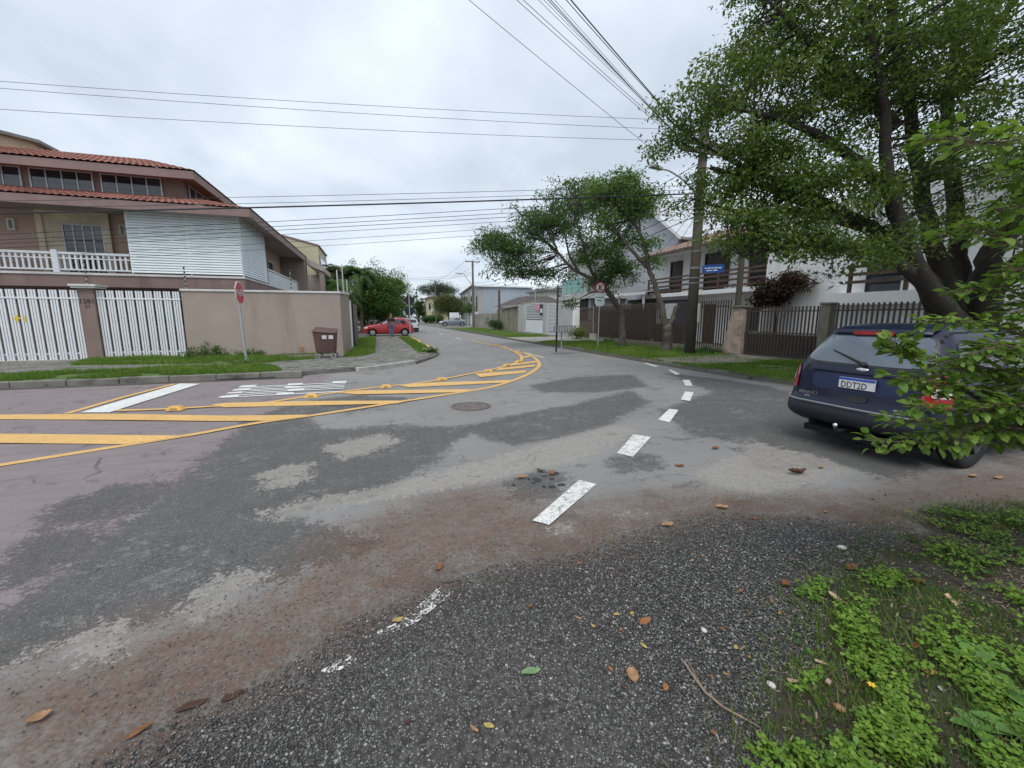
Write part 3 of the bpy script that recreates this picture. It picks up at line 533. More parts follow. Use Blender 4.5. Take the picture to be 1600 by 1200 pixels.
# gates: white upright bars in groups of three
def gate(name, label, s0, s1, sgn_):
    t = thing(name, label, 'gate', (HX((s0+s1)/2),WY+.05,.12), 'white barred driveway gates')
    for z, h, dq in ((2.2,.05,-.06),(.32,.06,0)): MB().box(HX(s1)+.02,HX(s0)-.02,WY+.065+dq,WY+.085+dq,z,z+h).build('rail', white, t)
    bm = MB().box(-.026,.026,-.02,.02,0,2.36).mesh('bar'); bm.materials.append(white); n = int(round((s1-s0)/.287)); 
    for k in range(n):
        for q in range(3):
            x = HX(s1)+.05+k*(s1-s0)/n+q*.076; inst('bar', bm, t, (x, WY+.04, .14+.0))
    return t
g1 = gate('driveway_gate', 'white barred driveway gate with a small yellow sticker left of the brown pillar', 8.27, 11.3, 1)
g2 = gate('driveway_gate', 'white barred driveway gate between the brown pillar and the taupe wall', 5.37, 7.83, 1)
ym = mat('sticker_yellow', (.75,.55,.06), .6); xq = HX(10.0)
MB().box(xq-.09,xq+.09,WY+.012,WY+.018,1.52,1.58).build('sticker', ym, g1); MB().box(xq-.03,xq+.03,WY+.008,WY+.011,1.44,1.66).build('sticker', ym, g1); MB().box(xq+.18,xq+.22,WY+.01,WY+.018,1.42,1.64).build('sticker', ym, g1)
MB().box(HX(10.7),HX(10.55),WY+.005,WY+.018,.9,1.06).build('lock', alu, g1)
pi = thing('gate_pillar', 'brown rendered gate pillar with white cap and house number', 'pillar', (HX(8.05),WY,.1))
MB().box(HX(8.26),HX(7.84),WY-.06,WY+.36,-.02,2.56).build('shaft', brown, pi, bevel=.008)
cp = MB(); cp.box(HX(8.38),HX(7.72),WY-.18,WY+.48,2.562,2.62); cp.box(HX(8.42),HX(7.68),WY-.22,WY+.52,2.622,2.69); cp.build('cap', whitec, pi, bevel=.008)
blk = mat('black_metal', (.02,.02,.022), .5)
tm = xf(text_mb('1381', .16), Matrix.Translation((HX(8.05),WY-.066,2.13))); tm.build('house_number', blk, pi); xf(text_mb('51', .11), Matrix.Translation((HX(8.04),WY-.066,1.96))).build('house_number', blk, pi)
p2 = solo(MB().box(HX(11.75),HX(11.32),WY-.04,WY+.36,-.02,2.56), 'gate_pillar', brown, 'plain brown pillar at the far left end of the driveway gate', 'pillar')
sl_ = mat('sill_stone', (.42,.40,.36), .85, .2); solo(MB().box(HX(11.3),HX(5.38),WY-.05,WY+.3,.10,.15), 'gate_threshold', sl_, 'pale concrete threshold under the two white gates', 'threshold')
# house body
hs = thing('corner_house', 'two storey brown house with red tiled roof and white louvred balcony on the left corner', 'house', (HX(8),WY+6,.1))
V0 = WY
wl = MB(); wl.box(HX(16),HX(3.9),V0+3.8,V0+14,0,3.0); wl.build('ground_floor_wall', brown, hs)
MB().box(HX(16),HX(3.66),V0+1.5,V0+14.8,2.69,3.12).build('floor_band', brown, hs, bevel=.01)
MB().box(HX(16),HX(3.64),V0+1.46,V0+1.62,3.122,3.20).build('balcony_edge', whitec, hs); MB().box(HX(3.80),HX(3.63),V0+1.62,V0+14.8,3.122,3.20).build('balcony_edge', whitec, hs)
MB().box(HX(16),HX(4.6),V0+2.9,V0+14,3.0,5.9).build('upper_floor_wall', tan, hs)
# windows behind the right gate
w = MB().box(HX(7.9),HX(6.2),V0+3.74,V0+3.795,1.2,2.5).build('window', darkglass, hs); fr = MB(); frame_rect(fr,'y',V0+3.72,HX(7.95),HX(6.15),1.15,2.55,.06,.03); fr.box(HX(7.07),HX(7.02),V0+3.69,V0+3.735,1.21,2.49); fr.build('frame', alu, w)
# balcony door in stone surround
stonem = mat('cream_stone', (.62,.54,.40), .7, .22, 1.5, stain=(.36,.29,.19), samt=.6, sscale=1.4)
MB().box(HX(10.55),HX(8.45),V0+2.78,V0+2.897,3.2,5.75).build('stone_surround', stonem, hs)
for x0, x1 in ((10.62,10.42),(8.62,8.40)): MB().box(HX(x0),HX(x1),V0+2.70,V0+2.776,3.2,5.75).build('stone_pilaster', stonem, hs, bevel=.006)
MB().box(HX(10.415),HX(8.625),V0+2.70,V0+2.776,5.42,5.75).build('stone_lintel', stonem, hs)
dr = thing('x','','') if False else None
d_ = MB().box(HX(9.85),HX(8.66),V0+2.745,V0+2.778,3.2,5.08).build('balcony_door', darkglass, hs)
fr = MB(); frame_rect(fr,'y',V0+2.735,HX(9.88),HX(8.63),3.2,5.11,.04,.02)
for k in (1,2,3): x = HX(9.85)+k*.2975; fr.box(x-.02,x+.02,V0+2.722,V0+2.744,3.24,5.07)
fr.build('door_frame', alu, d_)
for s_ in (11.4,8.05):
    l_ = MB().box(HX(s_+.11),HX(s_-.11),V0+2.80,V0+2.896,4.78,5.2).build('wall_lamp', mat('lamp_frame', (.62,.60,.56), .5), hs); MB().box(HX(s_+.045),HX(s_-.045),V0+2.785,V0+2.798,4.84,5.14).build('lamp_glass', mat('lamp_glass', (.2,.18,.15), .3), l_)
# balcony railing
rl = MB().box(HX(16),HX(7.36),V0+1.48,V0+1.56,3.84,3.92).build('balcony_rail', white, hs); MB().box(HX(16),HX(7.36),V0+1.49,V0+1.55,3.28,3.33).build('balcony_rail', white, hs)
MB().box(HX(16),HX(7.36),V0+1.50,V0+1.54,3.68,3.72).build('balcony_rail', white, hs)
bal = MB().box(-.03,.03,-.02,.02,0,.56).mesh('baluster'); bal.materials.append(white)
for k in range(44): inst('baluster', bal, hs, (HX(7.5+k*.165), V0+1.525, 3.30))
for s_ in (9.55,11.8): MB().box(HX(s_+.09),HX(s_-.09),V0+1.45,V0+1.60,3.2,3.99).build('rail_post', white, hs)
# louvre screens
lv = mat('louvre_white', (.80,.86,.88), .45, .06, 2)
fsl = MB(); fsl.add([(HX(7.35),0,0),(HX(3.70),0,0),(HX(3.70),.03,.085),(HX(7.35),.03,.085),(HX(7.35),.02,0),(HX(3.70),.02,0),(HX(3.70),.045,.085),(HX(7.35),.045,.085)], [(0,1,2,3),(4,7,6,5),(3,2,6,7),(0,4,5,1),(0,3,7,4),(1,5,6,2)]); fme = fsl.mesh('louvre_slat'); fme.materials.append(lv)
ssl = MB(); ssl.add([(HX(3.66),V0+1.5,0),(HX(3.66),V0+5.6,0),(HX(3.69),V0+5.6,.085),(HX(3.69),V0+1.5,.085),(HX(3.68),V0+1.5,0),(HX(3.68),V0+5.6,0),(HX(3.705),V0+5.6,.085),(HX(3.705),V0+1.5,.085)], [(0,1,2,3),(4,7,6,5),(3,2,6,7),(0,4,5,1),(0,3,7,4),(1,5,6,2)]); sme = ssl.mesh('louvre_slat'); sme.materials.append(lv)
for k in range(24): inst('louvre_slat', fme, hs, (0,V0+1.49,3.26+k*.096)); inst('louvre_slat', sme, hs, (0,0,3.26+k*.096))
for s_ in (7.38,5.5,3.72): MB().box(HX(s_),HX(s_)+.05,V0+1.56,V0+1.62,3.2,5.6).build('louvre_post', lv, hs)
MB().box(HX(7.3),HX(3.8),V0+1.66,V0+1.70,3.25,5.5).build('screen_shade_sheet', mat('screen_shadow', (.22,.22,.22), .9), hs); MB().box(HX(3.80),HX(3.77),V0+1.66,V0+5.5,3.25,5.5).build('screen_shade_sheet', MATS['screen_shadow'], hs)  # grey sheets behind the slats stand in for the shade there
# side balcony parapet and side windows
MB().box(HX(3.70),HX(3.64),V0+5.7,V0+14.6,3.2,3.86).build('side_parapet', mat('parapet_white', (.66,.68,.70), .6, .08, 2), hs); MB().box(HX(3.72),HX(3.62),V0+5.7,V0+14.62,3.90,3.96).build('balcony_rail', white, hs)
for a in (6.6,10.2):
    w = MB().box(HX(4.6)+.004,HX(4.6)+.03,V0+a,V0+a+1.4,3.2,4.9).build('side_window', darkglass, hs); fr = MB(); frame_rect(fr,'x',HX(4.6)+.03,V0+a,V0+a+1.4,3.2,4.9,.07,.03); fr.build('frame', alu, w)
# lower roof: fascia, soffit, tiled slope to the clerestory
fas = mat('fascia_brown', (.255,.175,.162), .7, .12, 2); soff = mat('soffit_wood', (.30,.16,.11), .7, .25, 6)
MB().box(HX(16.4),HX(3.1),V0+.85,V0+.90,5.40,5.70).build('fascia', fas, hs, bevel=.006); MB().box(HX(3.15),HX(3.10),V0+.902,V0+15.2,5.40,5.70).build('fascia', fas, hs)
MB().box(HX(16.4),HX(3.16),V0+.91,V0+15.1,5.56,5.60).build('soffit', mat('soffit_pale', (.36,.30,.27), .8), hs)
tl = tile_mat('red_tiles', (.30,.135,.105)); tr_ = MB()
tiles(tr_, (HX(16.4),V0+.84,5.70),(HX(3.08),V0+.84,5.70),(HX(5.6),V0+3.2,6.44),(HX(16.4),V0+3.2,6.44), 62, 6)
tiles(tr_, (HX(3.08),V0+.84,5.70),(HX(3.08),V0+15.2,5.70),(HX(5.6),V0+12.5,6.44),(HX(5.6),V0+3.2,6.44), 66, 6)
o = tr_.build('lower_roof_tiles', tl, hs); o['kind'] = 'stuff'
# clerestory
MB().box(HX(16),HX(5.9),V0+3.0,V0+12,5.9,7.25).build('clerestory_wall', brown, hs)
for a, b in ((10.95,13.0),(8.82,10.68),(6.62,8.55)):
    w = MB().box(HX(b),HX(a),V0+2.955,V0+2.997,6.40,7.06).build('clerestory_window', darkglass, hs); fr = MB(); frame_rect(fr,'y',V0+2.95,HX(b)-.02,HX(a)+.02,6.33,7.10,.045,.025)
    for k in (1,2,3): x = HX(b)+(b-a)*k/4; fr.box(x-.018,x+.018,V0+2.93,V0+2.953,6.37,7.05)
    fr.build('frame', alu, w)
w = MB().box(HX(5.9)+.003,HX(5.9)+.04,V0+3.4,V0+6.4,6.36,7.0).build('clerestory_window', darkglass, hs); fr = MB(); frame_rect(fr,'x',HX(5.9)+.045,V0+3.4,V0+6.4,6.33,7.04,.05,.025)
for k in (1,2,3): fr.box(HX(5.9)+.025,HX(5.9)+.065,V0+3.4+k*.75-.02,V0+3.4+k*.75+.02,6.38,7.0)
fr.build('frame', alu, w)
# upper hipped roof
MB().box(HX(16.2),HX(5.25),V0+2.2,V0+2.25,6.96,7.26).build('fascia', fas, hs, bevel=.006); MB().box(HX(5.30),HX(5.25),V0+2.252,V0+13,6.96,7.26).build('fascia', fas, hs)
MB().box(HX(16.2),HX(5.31),V0+2.26,V0+12.9,7.08,7.12).build('soffit', soff, hs)
ur = MB(); tiles(ur, (HX(16.2),V0+2.18,7.27),(HX(5.23),V0+2.18,7.27),(HX(7.4),V0+3.9,8.0),(HX(16.2),V0+3.9,8.0), 52, 6); tiles(ur, (HX(5.23),V0+2.18,7.27),(HX(5.23),V0+13,7.27),(HX(7.4),V0+10.6,8.0),(HX(7.4),V0+3.9,8.0), 50, 6)
ur.quad((HX(16.2),V0+3.9,8.0),(HX(7.4),V0+3.9,8.0),(HX(7.4),V0+10.6,8.0),(HX(16.2),V0+10.6,8.0)); o = ur.build('upper_roof_tiles', tl, hs); o['kind'] = 'stuff'
cream = mat('cream_render', (.50,.42,.30), .85, .1, 1)
MB().prism([(HX(16),V0+4.2),(HX(12.6),V0+4.2),(HX(11.7),V0+5.2),(HX(11.7),V0+8),(HX(16),V0+8)],7.5,8.62).build('roof_tower', cream, hs); MB().prism([(HX(16.2),V0+4.0),(HX(12.5),V0+4.0),(HX(11.4),V0+5.1),(HX(11.4),V0+8.2),(HX(16.2),V0+8.2)],8.622,8.74).build('tower_cap', mat('cap_grey', (.22,.22,.21), .8), hs)
# security fence posts with insulators on the wall
steel = mat('galvanised', (.42,.43,.44), .5, .1, 6, metal=.5); isl = mat('insulator_black', (.02,.02,.02), .4)
def epost(x, y, z, h, label, lean=.0):
    t = thing('security_fence_post', label, 'fence post', (x,y,z), 'electric fence posts on the garden wall'); MB().tube([(x,y,z-.02),(x-.0,y+lean,z+h)], .016, 6).build('rod', steel, t)
    for k in range(5): q = (k+.7)/5; MB().lathe([(.012,-.03),(.03,-.02),(.03,.02),(.012,.03)], 8, c=(x,y+lean*q,z+h*q)).build('insulator', isl, t)
epost(HX(8.05),WY+.1,2.69,.78,'thin electric fence post standing on the white pillar cap')
epost(HX(5.2),WY+.1,2.60,.80,'thin electric fence post at the gate end of the taupe wall')
epost(HX(1.75),WY+.1,2.60,.78,'thin electric fence post near the corner end of the taupe wall')
wpost = mat('white_post', (.5,.51,.52), .5)
for k, (x, y, z, h) in enumerate(((-1.4,18.9,2.4,1.1),(-1.35,21.4,2.4,1.6),(-1.3,23.6,2.35,1.15))):
    solo(MB().tube([(x,y,z-2.3),(x,y,z+h)], .026, 8), 'white_post', wpost, ['tall thin white post just behind the wall corner','tall white post carrying a small white floodlight','short white post furthest behind the wall corner'][k], 'post')
# side gate along the main street and the wall beyond it
sg = thing('side_gate', 'narrow white side gate facing the main street past the wall corner', 'gate', (HX(-.28)+.0,20.4,.1))
fr = MB(); frame_rect(fr,'x',HX(-.22),19.4,21.4,.15,2.35,.06,.03); fr.build('gate_frame', white, sg)
for k in range(12): MB().box(HX(-.22)-.02,HX(-.22)+.02,19.48+k*.16,19.56+k*.16,.22,2.28).build('bar', white, sg)
solo(MB().box(HX(-.22)-.1,HX(-.22)+.1,21.45,21.8,.05,2.4), 'gate_pillar', blk, 'dark slim pillar beside the white side gate', 'pillar')
fw = thing('fence_wall', 'brown boarded fence beyond the white side gate', 'fence', (HX(-.2),25,.1)); 
bdm = mat('brown_board', (.17,.12,.10), .8, .2, 3)
for k in range(20): MB().box(HX(-.2)-.03,HX(-.2)+.03,21.9+k*.32,22.18+k*.32,.12,2.3).build('board', bdm, fw)
# ---------------- neighbours behind, along the main street
nb = thing('cream_building', 'cream neighbouring building with a sloping parapet behind the corner house', 'house', (-6.5,41,0.1))
MB().extr([(-9.5,38,0),(-4.1,38,0),(-4.1,38,7.2),(-9.5,38,8.55)], (0,6,0)).build('wall', mat('cream_wall', (.50,.45,.31), .85, .1, .6), nb)
MB().extr([(-9.5,37.95,8.553),(-4.0,37.95,7.203),(-4.0,37.95,7.33),(-9.5,37.95,8.68)], (0,6.1,0)).build('roof_edge', fas, nb)
w = MB().box(-4.097,-4.06,38.6,43.4,4.6,6.6).build('window', darkglass, nb); fr = MB(); frame_rect(fr,'x',-4.05,38.6,43.4,4.6,6.6,.1,.03); fr.build('frame', white, w)
n2 = thing('taupe_building', 'taupe rendered building with a deep shaded upper terrace behind the wall corner', 'house', (-5,34,.1))
tb = mat('taupe_grey', (.30,.235,.20), .85, .1, .6)
MB().extr([(-8,32.4,0),(-4.45,32.4,0),(-4.45,32.4,5.75),(-5.1,32.4,6.1),(-8,32.4,6.6)], (0,1.2,0)).build('wall', tb, n2); MB().box(-4.6,-3.3,33.7,38.5,2.9,3.2).build('terrace_floor', tb, n2)
MB().extr([(-4.44,33.0,5.25),(-3.3,33.0,4.75),(-3.3,33.0,5.1),(-4.44,33.0,5.72)], (0,5,0)).build('terrace_roof', mat('terrace_trim', (.40,.34,.31), .8), n2); MB().box(-3.62,-3.34,33.1,33.4,.1,4.72).build('terrace_column', tb, n2)
MB().box(-4.3,-3.7,33.9,34.6,3.203,3.5).build('red_bench', mat('red_plastic', (.45,.06,.05), .5), n2)
MB().box(-8,-3.45,35.0,35.3,.1,4.7).build('wall', mat('terrace_back_grey', (.42,.39,.37), .9), n2)  # terrace back wall in plain light grey
n3 = thing('white_building', 'white house with dark balcony glazing among the palms', 'house', (-5,48,.1))
MB().box(-9,-3.5,45,55,0,6.2).build('wall', mat('white_wall_far', (.6,.6,.6), .85, .1, 1), n3); MB().box(-4.7,-3.7,44.96,44.998,3.4,5.6).build('window', darkglass, n3); MB().box(-4.9,-3.45,44.5,44.56,3.0,3.9).build('railing', blk, n3)

# ================= RIGHT SIDE OF THE MAIN STREET =================
FX = 14.0
bronze = mat('bronze_paint', (.085,.066,.055), .6, .2, 4)
mossyc = mat('mossy_concrete', (.22,.20,.16), .95, .35, 2, bump=.4, bscale=25, stain=(.07,.085,.03), samt=.8, sscale=1.2)
# iron fence on its low plinth
fn = thing('iron_fence', 'dark brown iron picket fence on a low plinth behind the verge trees', 'fence', (FX,19,.1))
MB().box(FX-.06,FX+.14,13.75,24.9,.02,.28).build('plinth', mossyc, fn, bevel=.01)
pk = MB().box(-.021,.021,-.021,.021,0,2.0); pk.add([(-.021,-.021,2.0),(.021,-.021,2.0),(.021,.021,2.0),(-.021,.021,2.0),(0,0,2.07)], [(0,1,4),(1,2,4),(2,3,4),(3,0,4)]); pkm = pk.mesh('picket'); pkm.materials.append(bronze)
y = 13.85
while y < 24.8: inst('picket', pkm, fn, (FX+.03,y,.283)); y += .135
for z in (.42,2.02): MB().box(FX+.05,FX+.085,13.8,24.85,z,z+.04).build('rail', bronze, fn)
for y in (16.4,19.2,22.0,24.87): MB().box(FX-.01,FX+.07,y-.04,y+.04,.283,2.34).build('fence_post', bronze, fn)
sheetm = mat('fence_sheet', (.125,.094,.076), .7, .3, 2); MB().box(FX+.09,FX+.1,19.3,24.8,.3,2.0).build('backing_sheet', sheetm, fn); MB().box(FX+.09,FX+.1,16.6,18.9,.3,1.25).build('backing_sheet', sheetm, fn)
# wide garage gate at the left end
gg = thing('garage_gate', 'brown sheet and bar garage gate by the concrete driveway', 'gate', (FX,26.3,.1))
MB().box(FX-.02,FX+.02,25.0,27.3,.16,1.3).build('panel', sheetm, gg)
for k in range(16): inst('bar', pkm, gg, (FX,25.06+k*.145,.2))
for z in (1.32,2.1): MB().box(FX-.03,FX+.03,25.0,27.3,z,z+.05).build('rail', bronze, gg)
# leaning stone pillar and the side gate
st = thing('stone_pillar', 'crumbling pinkish gate pillar with moss on its leaning side', 'pillar', (FX,13.4,.05))
pf = mat('pillar_plaster', (.46,.36,.30), .95, .3, 3, bump=.6, bscale=18, stain=(.12,.12,.07), samt=.85, sscale=2.4, streak=False)
MB().add([(FX-.26,12.98,0),(FX-.26,13.95,0),(FX+.25,13.95,0),(FX+.25,13.0,0),(FX-.2,13.02,1.95),(FX-.2,13.55,1.98),(FX+.22,13.55,1.98),(FX+.22,13.02,1.95)], [(0,1,2,3),(7,6,5,4),(4,5,1,0),(5,6,2,1),(6,7,3,2),(7,4,0,3)]).build('shaft', pf, st, bevel=.05)
MB().box(FX-.26,FX+.28,12.97,13.62,1.96,2.04).build('cap', mossyc, st, bevel=.02)
sg2 = thing('side_gate', 'dark iron side gate with dense lower bars between stone and mossy pillars', 'gate', (FX,11.5,.1))
gpm = MB().box(-.02,.02,-.02,.02,0,1.82).mesh('picket'); gpm.materials.append(bronze); lpm = MB().box(-.011,.011,-.011,.011,0,.85).mesh('short_picket'); lpm.materials.append(bronze)
for k in range(22): inst('picket', gpm, sg2, (FX,10.2+k*.132,.14))
for k in range(44): inst('short_picket', lpm, sg2, (FX-.03,10.17+k*.066,.14))
for z in (.16,1.0,1.78): MB().box(FX-.025,FX+.025,10.14,12.96,z,z+.04).build('rail', bronze, sg2)
MB().box(FX+.02,FX+.03,10.16,12.94,.16,.95).build('backing_sheet', sheetm, sg2)
for y in (10.10,12.93): MB().box(FX-.03,FX+.03,y-.03,y+.03,.1,1.95).build('gate_post', bronze, sg2)
mp = thing('mossy_pillar', 'mossy brown fence pillar above the roof of the blue car', 'pillar', (FX,9.85,.1))
MB().box(FX-.16,FX+.16,9.7,10.02,.0,1.98).build('shaft', mossyc, mp, bevel=.02); MB().box(FX-.19,FX+.19,9.67,10.05,1.982,2.06).build('cap', mossyc, mp, bevel=.02)
f2 = thing('iron_fence', 'black iron picket fence ending at the big tree trunk', 'fence', (FX,8.4,.1))
MB().box(FX-.06,FX+.14,7.1,9.68,.02,.5).build('plinth', mossyc, f2)
for k in range(18): inst('picket', gpm, f2, (FX+.03,7.2+k*.14,.2))
for z in (.6,1.78): MB().box(FX+.05,FX+.085,7.12,9.68,z,z+.04).build('rail', bronze, f2)
# ---------------- white house with wooden balcony
HW = 18.2
wm = mat('white_render', (.87,.88,.88), .8, .06, 1, stain=(.50,.51,.48), samt=.5, sscale=.8)
wood = mat('brown_wood', (.115,.075,.055), .7, .3, 3); dwood = mat('dark_wood', (.045,.028,.022), .6, .3, 4)
wh = thing('white_house', 'white two storey house with brown timber balcony behind the iron fence', 'house', (HW+3,18,.1))
MB().box(HW,HW+9,13.9,24.3,0,5.5).build('wall', wm, wh); MB().box(HW-1.1,HW-.003,13.9,23.9,2.80,3.02).build('balcony_slab', wm, wh, bevel=.01)
MB().box(HW-2.4,HW+9,3.0,13.88,0,5.7).build('wing_wall', wm, wh); MB().box(HW-2.9,HW-2.403,6.5,10.8,2.0,2.4).build('wing_ledge', wm, wh)
MB().box(HW-1.1,HW-.3,12.6,13.88,1.2,2.6).build('lower_box', wm, wh) if False else None
for (a, b, z0, z1, nm) in ((18.35,19.95,3.03,5.05,'balcony_door'),(22.0,22.9,3.03,4.95,'balcony_door'),(15.0,16.9,3.03,5.0,'balcony_door')):
    d_ = MB().box(HW-.04,HW-.004,a,b,z0,z1).build(nm, mat('void_dark', (.012,.010,.010), .4), wh); fr = MB(); frame_rect(fr,'x',HW-.05,a-.08,b+.08,z0,z1+.08,.1,.035); fr.box(HW-.075,HW-.045,a+.02,a+.45,z0+.02,z1-.02); fr.build('shutter', dwood, d_)
d_ = MB().box(HW-.04,HW-.004,19.0,19.9,.1,2.3).build('front_door', dwood, wh); MB().box(HW-.04,HW-.004,16.2,17.8,.9,2.2).build('window', darkglass, wh); MB().box(HW-.035,HW-.003,20.6,23.6,.1,2.65).build('blue_door', mat('blue_paint', (.06,.10,.19), .6, .2, 3), wh)
for y in (14.1,16.0,17.9,19.8,21.7,23.8): MB().box(HW-1.09,HW-1.0,y-.05,y+.05,3.02,3.98).build('rail_post', wood, wh)
for z in (3.16,3.45,3.72,3.93): MB().box(HW-1.06,HW-1.02,13.9,23.9,z-.05,z+.05).build('rail_board', wood, wh)
rt = tile_mat('old_roof_tiles', (.30,.20,.16)); ro = MB(); tiles(ro, (HW-1.3,24.9,5.45),(HW-1.3,13.4,5.45),(HW+4,13.4,7.2),(HW+4,24.9,7.2), 34, 8); o = ro.build('roof_tiles', rt, wh); o['kind'] = 'stuff'
MB().box(HW-1.34,HW-1.28,13.4,24.9,5.3,5.46).build('fascia', wood, wh); MB().box(HW-1.28,HW,13.4,24.9,5.33,5.36).build('eave_soffit', wm, wh)
for z in (2.75,3.0,3.25): MB().box(HW-2.95,HW-2.91,8.5,10.3,z-.06,z+.04).build('rail_board', wood, wh)
for y in (8.6,10.2): MB().box(HW-2.905,HW-2.82,y-.05,y+.05,2.402,3.35).build('rail_post', wood, wh)
MB().box(HW-2.43,HW-2.404,9.0,10.0,2.42,4.3).build('window', darkglass, wh)
for k, (y, h) in enumerate(((17.6,.22),(17.15,.26))): solo(MB().lathe([(.001,0),(.09,0),(.12,h),(.10,h)], 12, c=(HW-.8,y,3.021)), 'flower_pot', mat('pot_white', (.6,.58,.55), .6), ['small white pot standing on the balcony slab, left of its pair','taller white pot standing on the balcony slab, right of its pair'][k], 'pot')
solo(MB().lathe([(.001,0),(.11,0),(.14,.25),(.12,.25)], 12, c=(HW-.8,18.1,3.021)), 'flower_pot', blk, 'black pot beside two white pots on the timber balcony', 'pot')
# carport roof and grey gabled house beyond
gh = thing('grey_house', 'tall grey gabled house behind the feathery street trees', 'house', (22,28,.1))
gm_ = mat('grey_render', (.42,.44,.475), .85, .07, .5, stain=(.36,.375,.40), samt=.5, sscale=.5)
MB().extr([(20,24.7,0),(20,34.5,0),(20,34.5,6.2),(20,28.6,9.9),(20,24.7,7.0)], (10,0,0)).build('wall', gm_, gh)
rfm = mat('grey_roof_sheet', (.50,.52,.55), .5, .15, 2)
MB().extr([(19.6,24.2,6.75),(19.6,28.6,9.95),(19.6,28.6,10.1),(19.6,24.1,6.9)], (10.8,0,0)).build('roof', rfm, gh); MB().extr([(19.6,28.6,9.95),(19.6,34.9,6.05),(19.6,35,6.2),(19.6,28.6,10.1)], (10.8,0,0)).build('roof', rfm, gh)
MB().extr([(19.55,24.0,6.7),(19.55,28.6,10.0),(19.55,28.6,10.25),(19.55,23.9,6.9)], (.06,0,0)).build('barge_board', white, gh)
cpz = thing('carport', 'low carport with a ribbed grey roof in front of the grey house', 'carport', (17,26,.1))
cm = MB(); 
for k in range(22): y = 22.9+k*.27; cm.add([(16.2,y,3.12),(16.2,y+.13,3.17),(16.2,y+.27,3.12),(19.8,y,3.6),(19.8,y+.13,3.65),(19.8,y+.27,3.6)], [(0,1,4,3),(1,2,5,4)])
cm.build('roof_sheet', mat('fibre_cement', (.20,.19,.18), .9, .3, 2), cpz); MB().box(16.12,16.19,22.8,29,3.0,3.16).build('fascia', white, cpz)
for y in (23.1,25.9,28.8): MB().box(16.3,16.4,y,y+.1,.1,3.08).build('post', white, cpz)
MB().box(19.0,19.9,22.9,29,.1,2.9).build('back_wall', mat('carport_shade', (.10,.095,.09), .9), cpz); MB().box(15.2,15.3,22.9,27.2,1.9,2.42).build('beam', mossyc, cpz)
gb = thing('green_balcony_building', 'concrete building with a green glass balcony above the driveway', 'building', (18,34,.1))
MB().box(17.6,24,31.0,37,0,7.6).build('wall', mat('concrete_grey', (.40,.40,.39), .9, .15, .8, stain=(.25,.25,.24), samt=.6), gb); MB().box(16.7,24,30.6,37.2,3.1,3.45).build('slab', mat('slab_pale', (.5,.49,.47), .85, .15, 1), gb)
gl_ = glassmat('green_glass', (.03,.22,.17), .08)
for k in range(4): MB().box(16.78,16.81,32.3+k*1.06,33.3+k*1.06,3.62,4.85).build('glass_panel', gl_, gb)
MB().box(16.74,16.85,32.2,36.6,4.86,4.92).build('handrail', white, gb); MB().box(16.74,16.85,32.2,36.6,3.5,3.56).build('handrail', white, gb); MB().box(17.0,17.35,31.3,31.65,.1,3.098).build('column', MATS['concrete_grey'], gb); MB().box(16.75,17.0,31.9,32.15,3.45,7.6).build('column', MATS['concrete_grey'], gb)
MB().box(17.0,23,31.7,36.5,1.4,3.08).build('shade_block', mat('recess_shade', (.03,.03,.035), .8), gb)  # solid near-black block, its colour stands in for shade under the slab
# grey wall, louvred door, white gate
gw = solo(MB().box(13.7,13.9,27.4,30.3,0,2.72), 'rendered_wall', mat('render_greywhite', (.46,.45,.45), .9, .12, .8, stain=(.3,.3,.29), samt=.5), 'plain pale grey wall between the garage gate and the slatted door', 'wall')
solo(MB().box(13.62,13.98,27.3,27.7,0,2.85), 'white_pillar', wm, 'white pillar with brackets at the end of the pale grey wall', 'pillar')
slt = MB().box(-.02,.02,0,1,-.035,.035)
def slat_door(name, label, y0, y1, z0, z1, n, solid=None):
    t = thing(name, label, 'gate', (FX-.15,(y0+y1)/2,.1)); me = MB().box(-.02,.02,y0+.06,y1-.06,-.038,.038).mesh('slat'); me.materials.append(white)
    for k in range(n): inst('slat', me, t, (FX-.15,0,z0+.08+k*(z1-z0-.1)/n))
    fr = MB(); frame_rect(fr,'x',FX-.15,y0,y1,.15,z1,.07,.03); fr.build('frame', white, t)
    MB().box(FX-.10,FX-.09,y0+.07,y1-.07,.22,z1-.08).build('backing', mat('gate_back', (.17,.19,.21), .8), t)
    if solid: MB().box(FX-.19,FX-.14,y0+.07,y1-.07,.16,solid).build('panel', white, t)
    return t
slat_door('slatted_door', 'white horizontally slatted door beside the pale grey wall', 30.4, 32.9, .15, 2.7, 22)
solo(MB().box(FX-.3,FX,32.92,33.6,0,2.75), 'gate_pillar', MATS['render_greywhite'], 'pale pillar between the slatted door and the gate with posters', 'pillar')
wg = slat_door('slatted_gate', 'wide white slatted gate with a pink and a black poster', 33.65, 38.3, 1.35, 2.8, 9, 1.3)
MB().box(FX-.22,FX-.19,34.6,35.6,2.15,2.7).build('poster', mat('poster_pink', (.72,.33,.36), .6), wg); pb = MB().box(FX-.22,FX-.19,33.75,34.55,1.75,2.65).build('poster', blk, wg); MB().box(FX-.228,FX-.222,33.9,34.4,1.95,2.3).build('poster_print', white, pb)
solo(MB().box(FX-.4,FX,38.4,39.9,0,2.75), 'concrete_pillar', MATS['render_greywhite'], 'broad grey pillar between the slatted gate and the mossy wall', 'pillar')
ow = thing('mossy_wall', 'tall stained concrete slab wall with green moss streaks', 'wall', (FX-.3,43.5,.1)); mw = mat('moss_wall', (.27,.25,.19), .95, .3, .8, bump=.3, bscale=8, stain=(.085,.10,.03), samt=.95, sscale=1.6)
for k in range(5): MB().box(FX-.4+random.uniform(-.02,.02),FX-.1,40+k*1.55,41.5+k*1.55,0,2.4).build('slab', mw, ow)
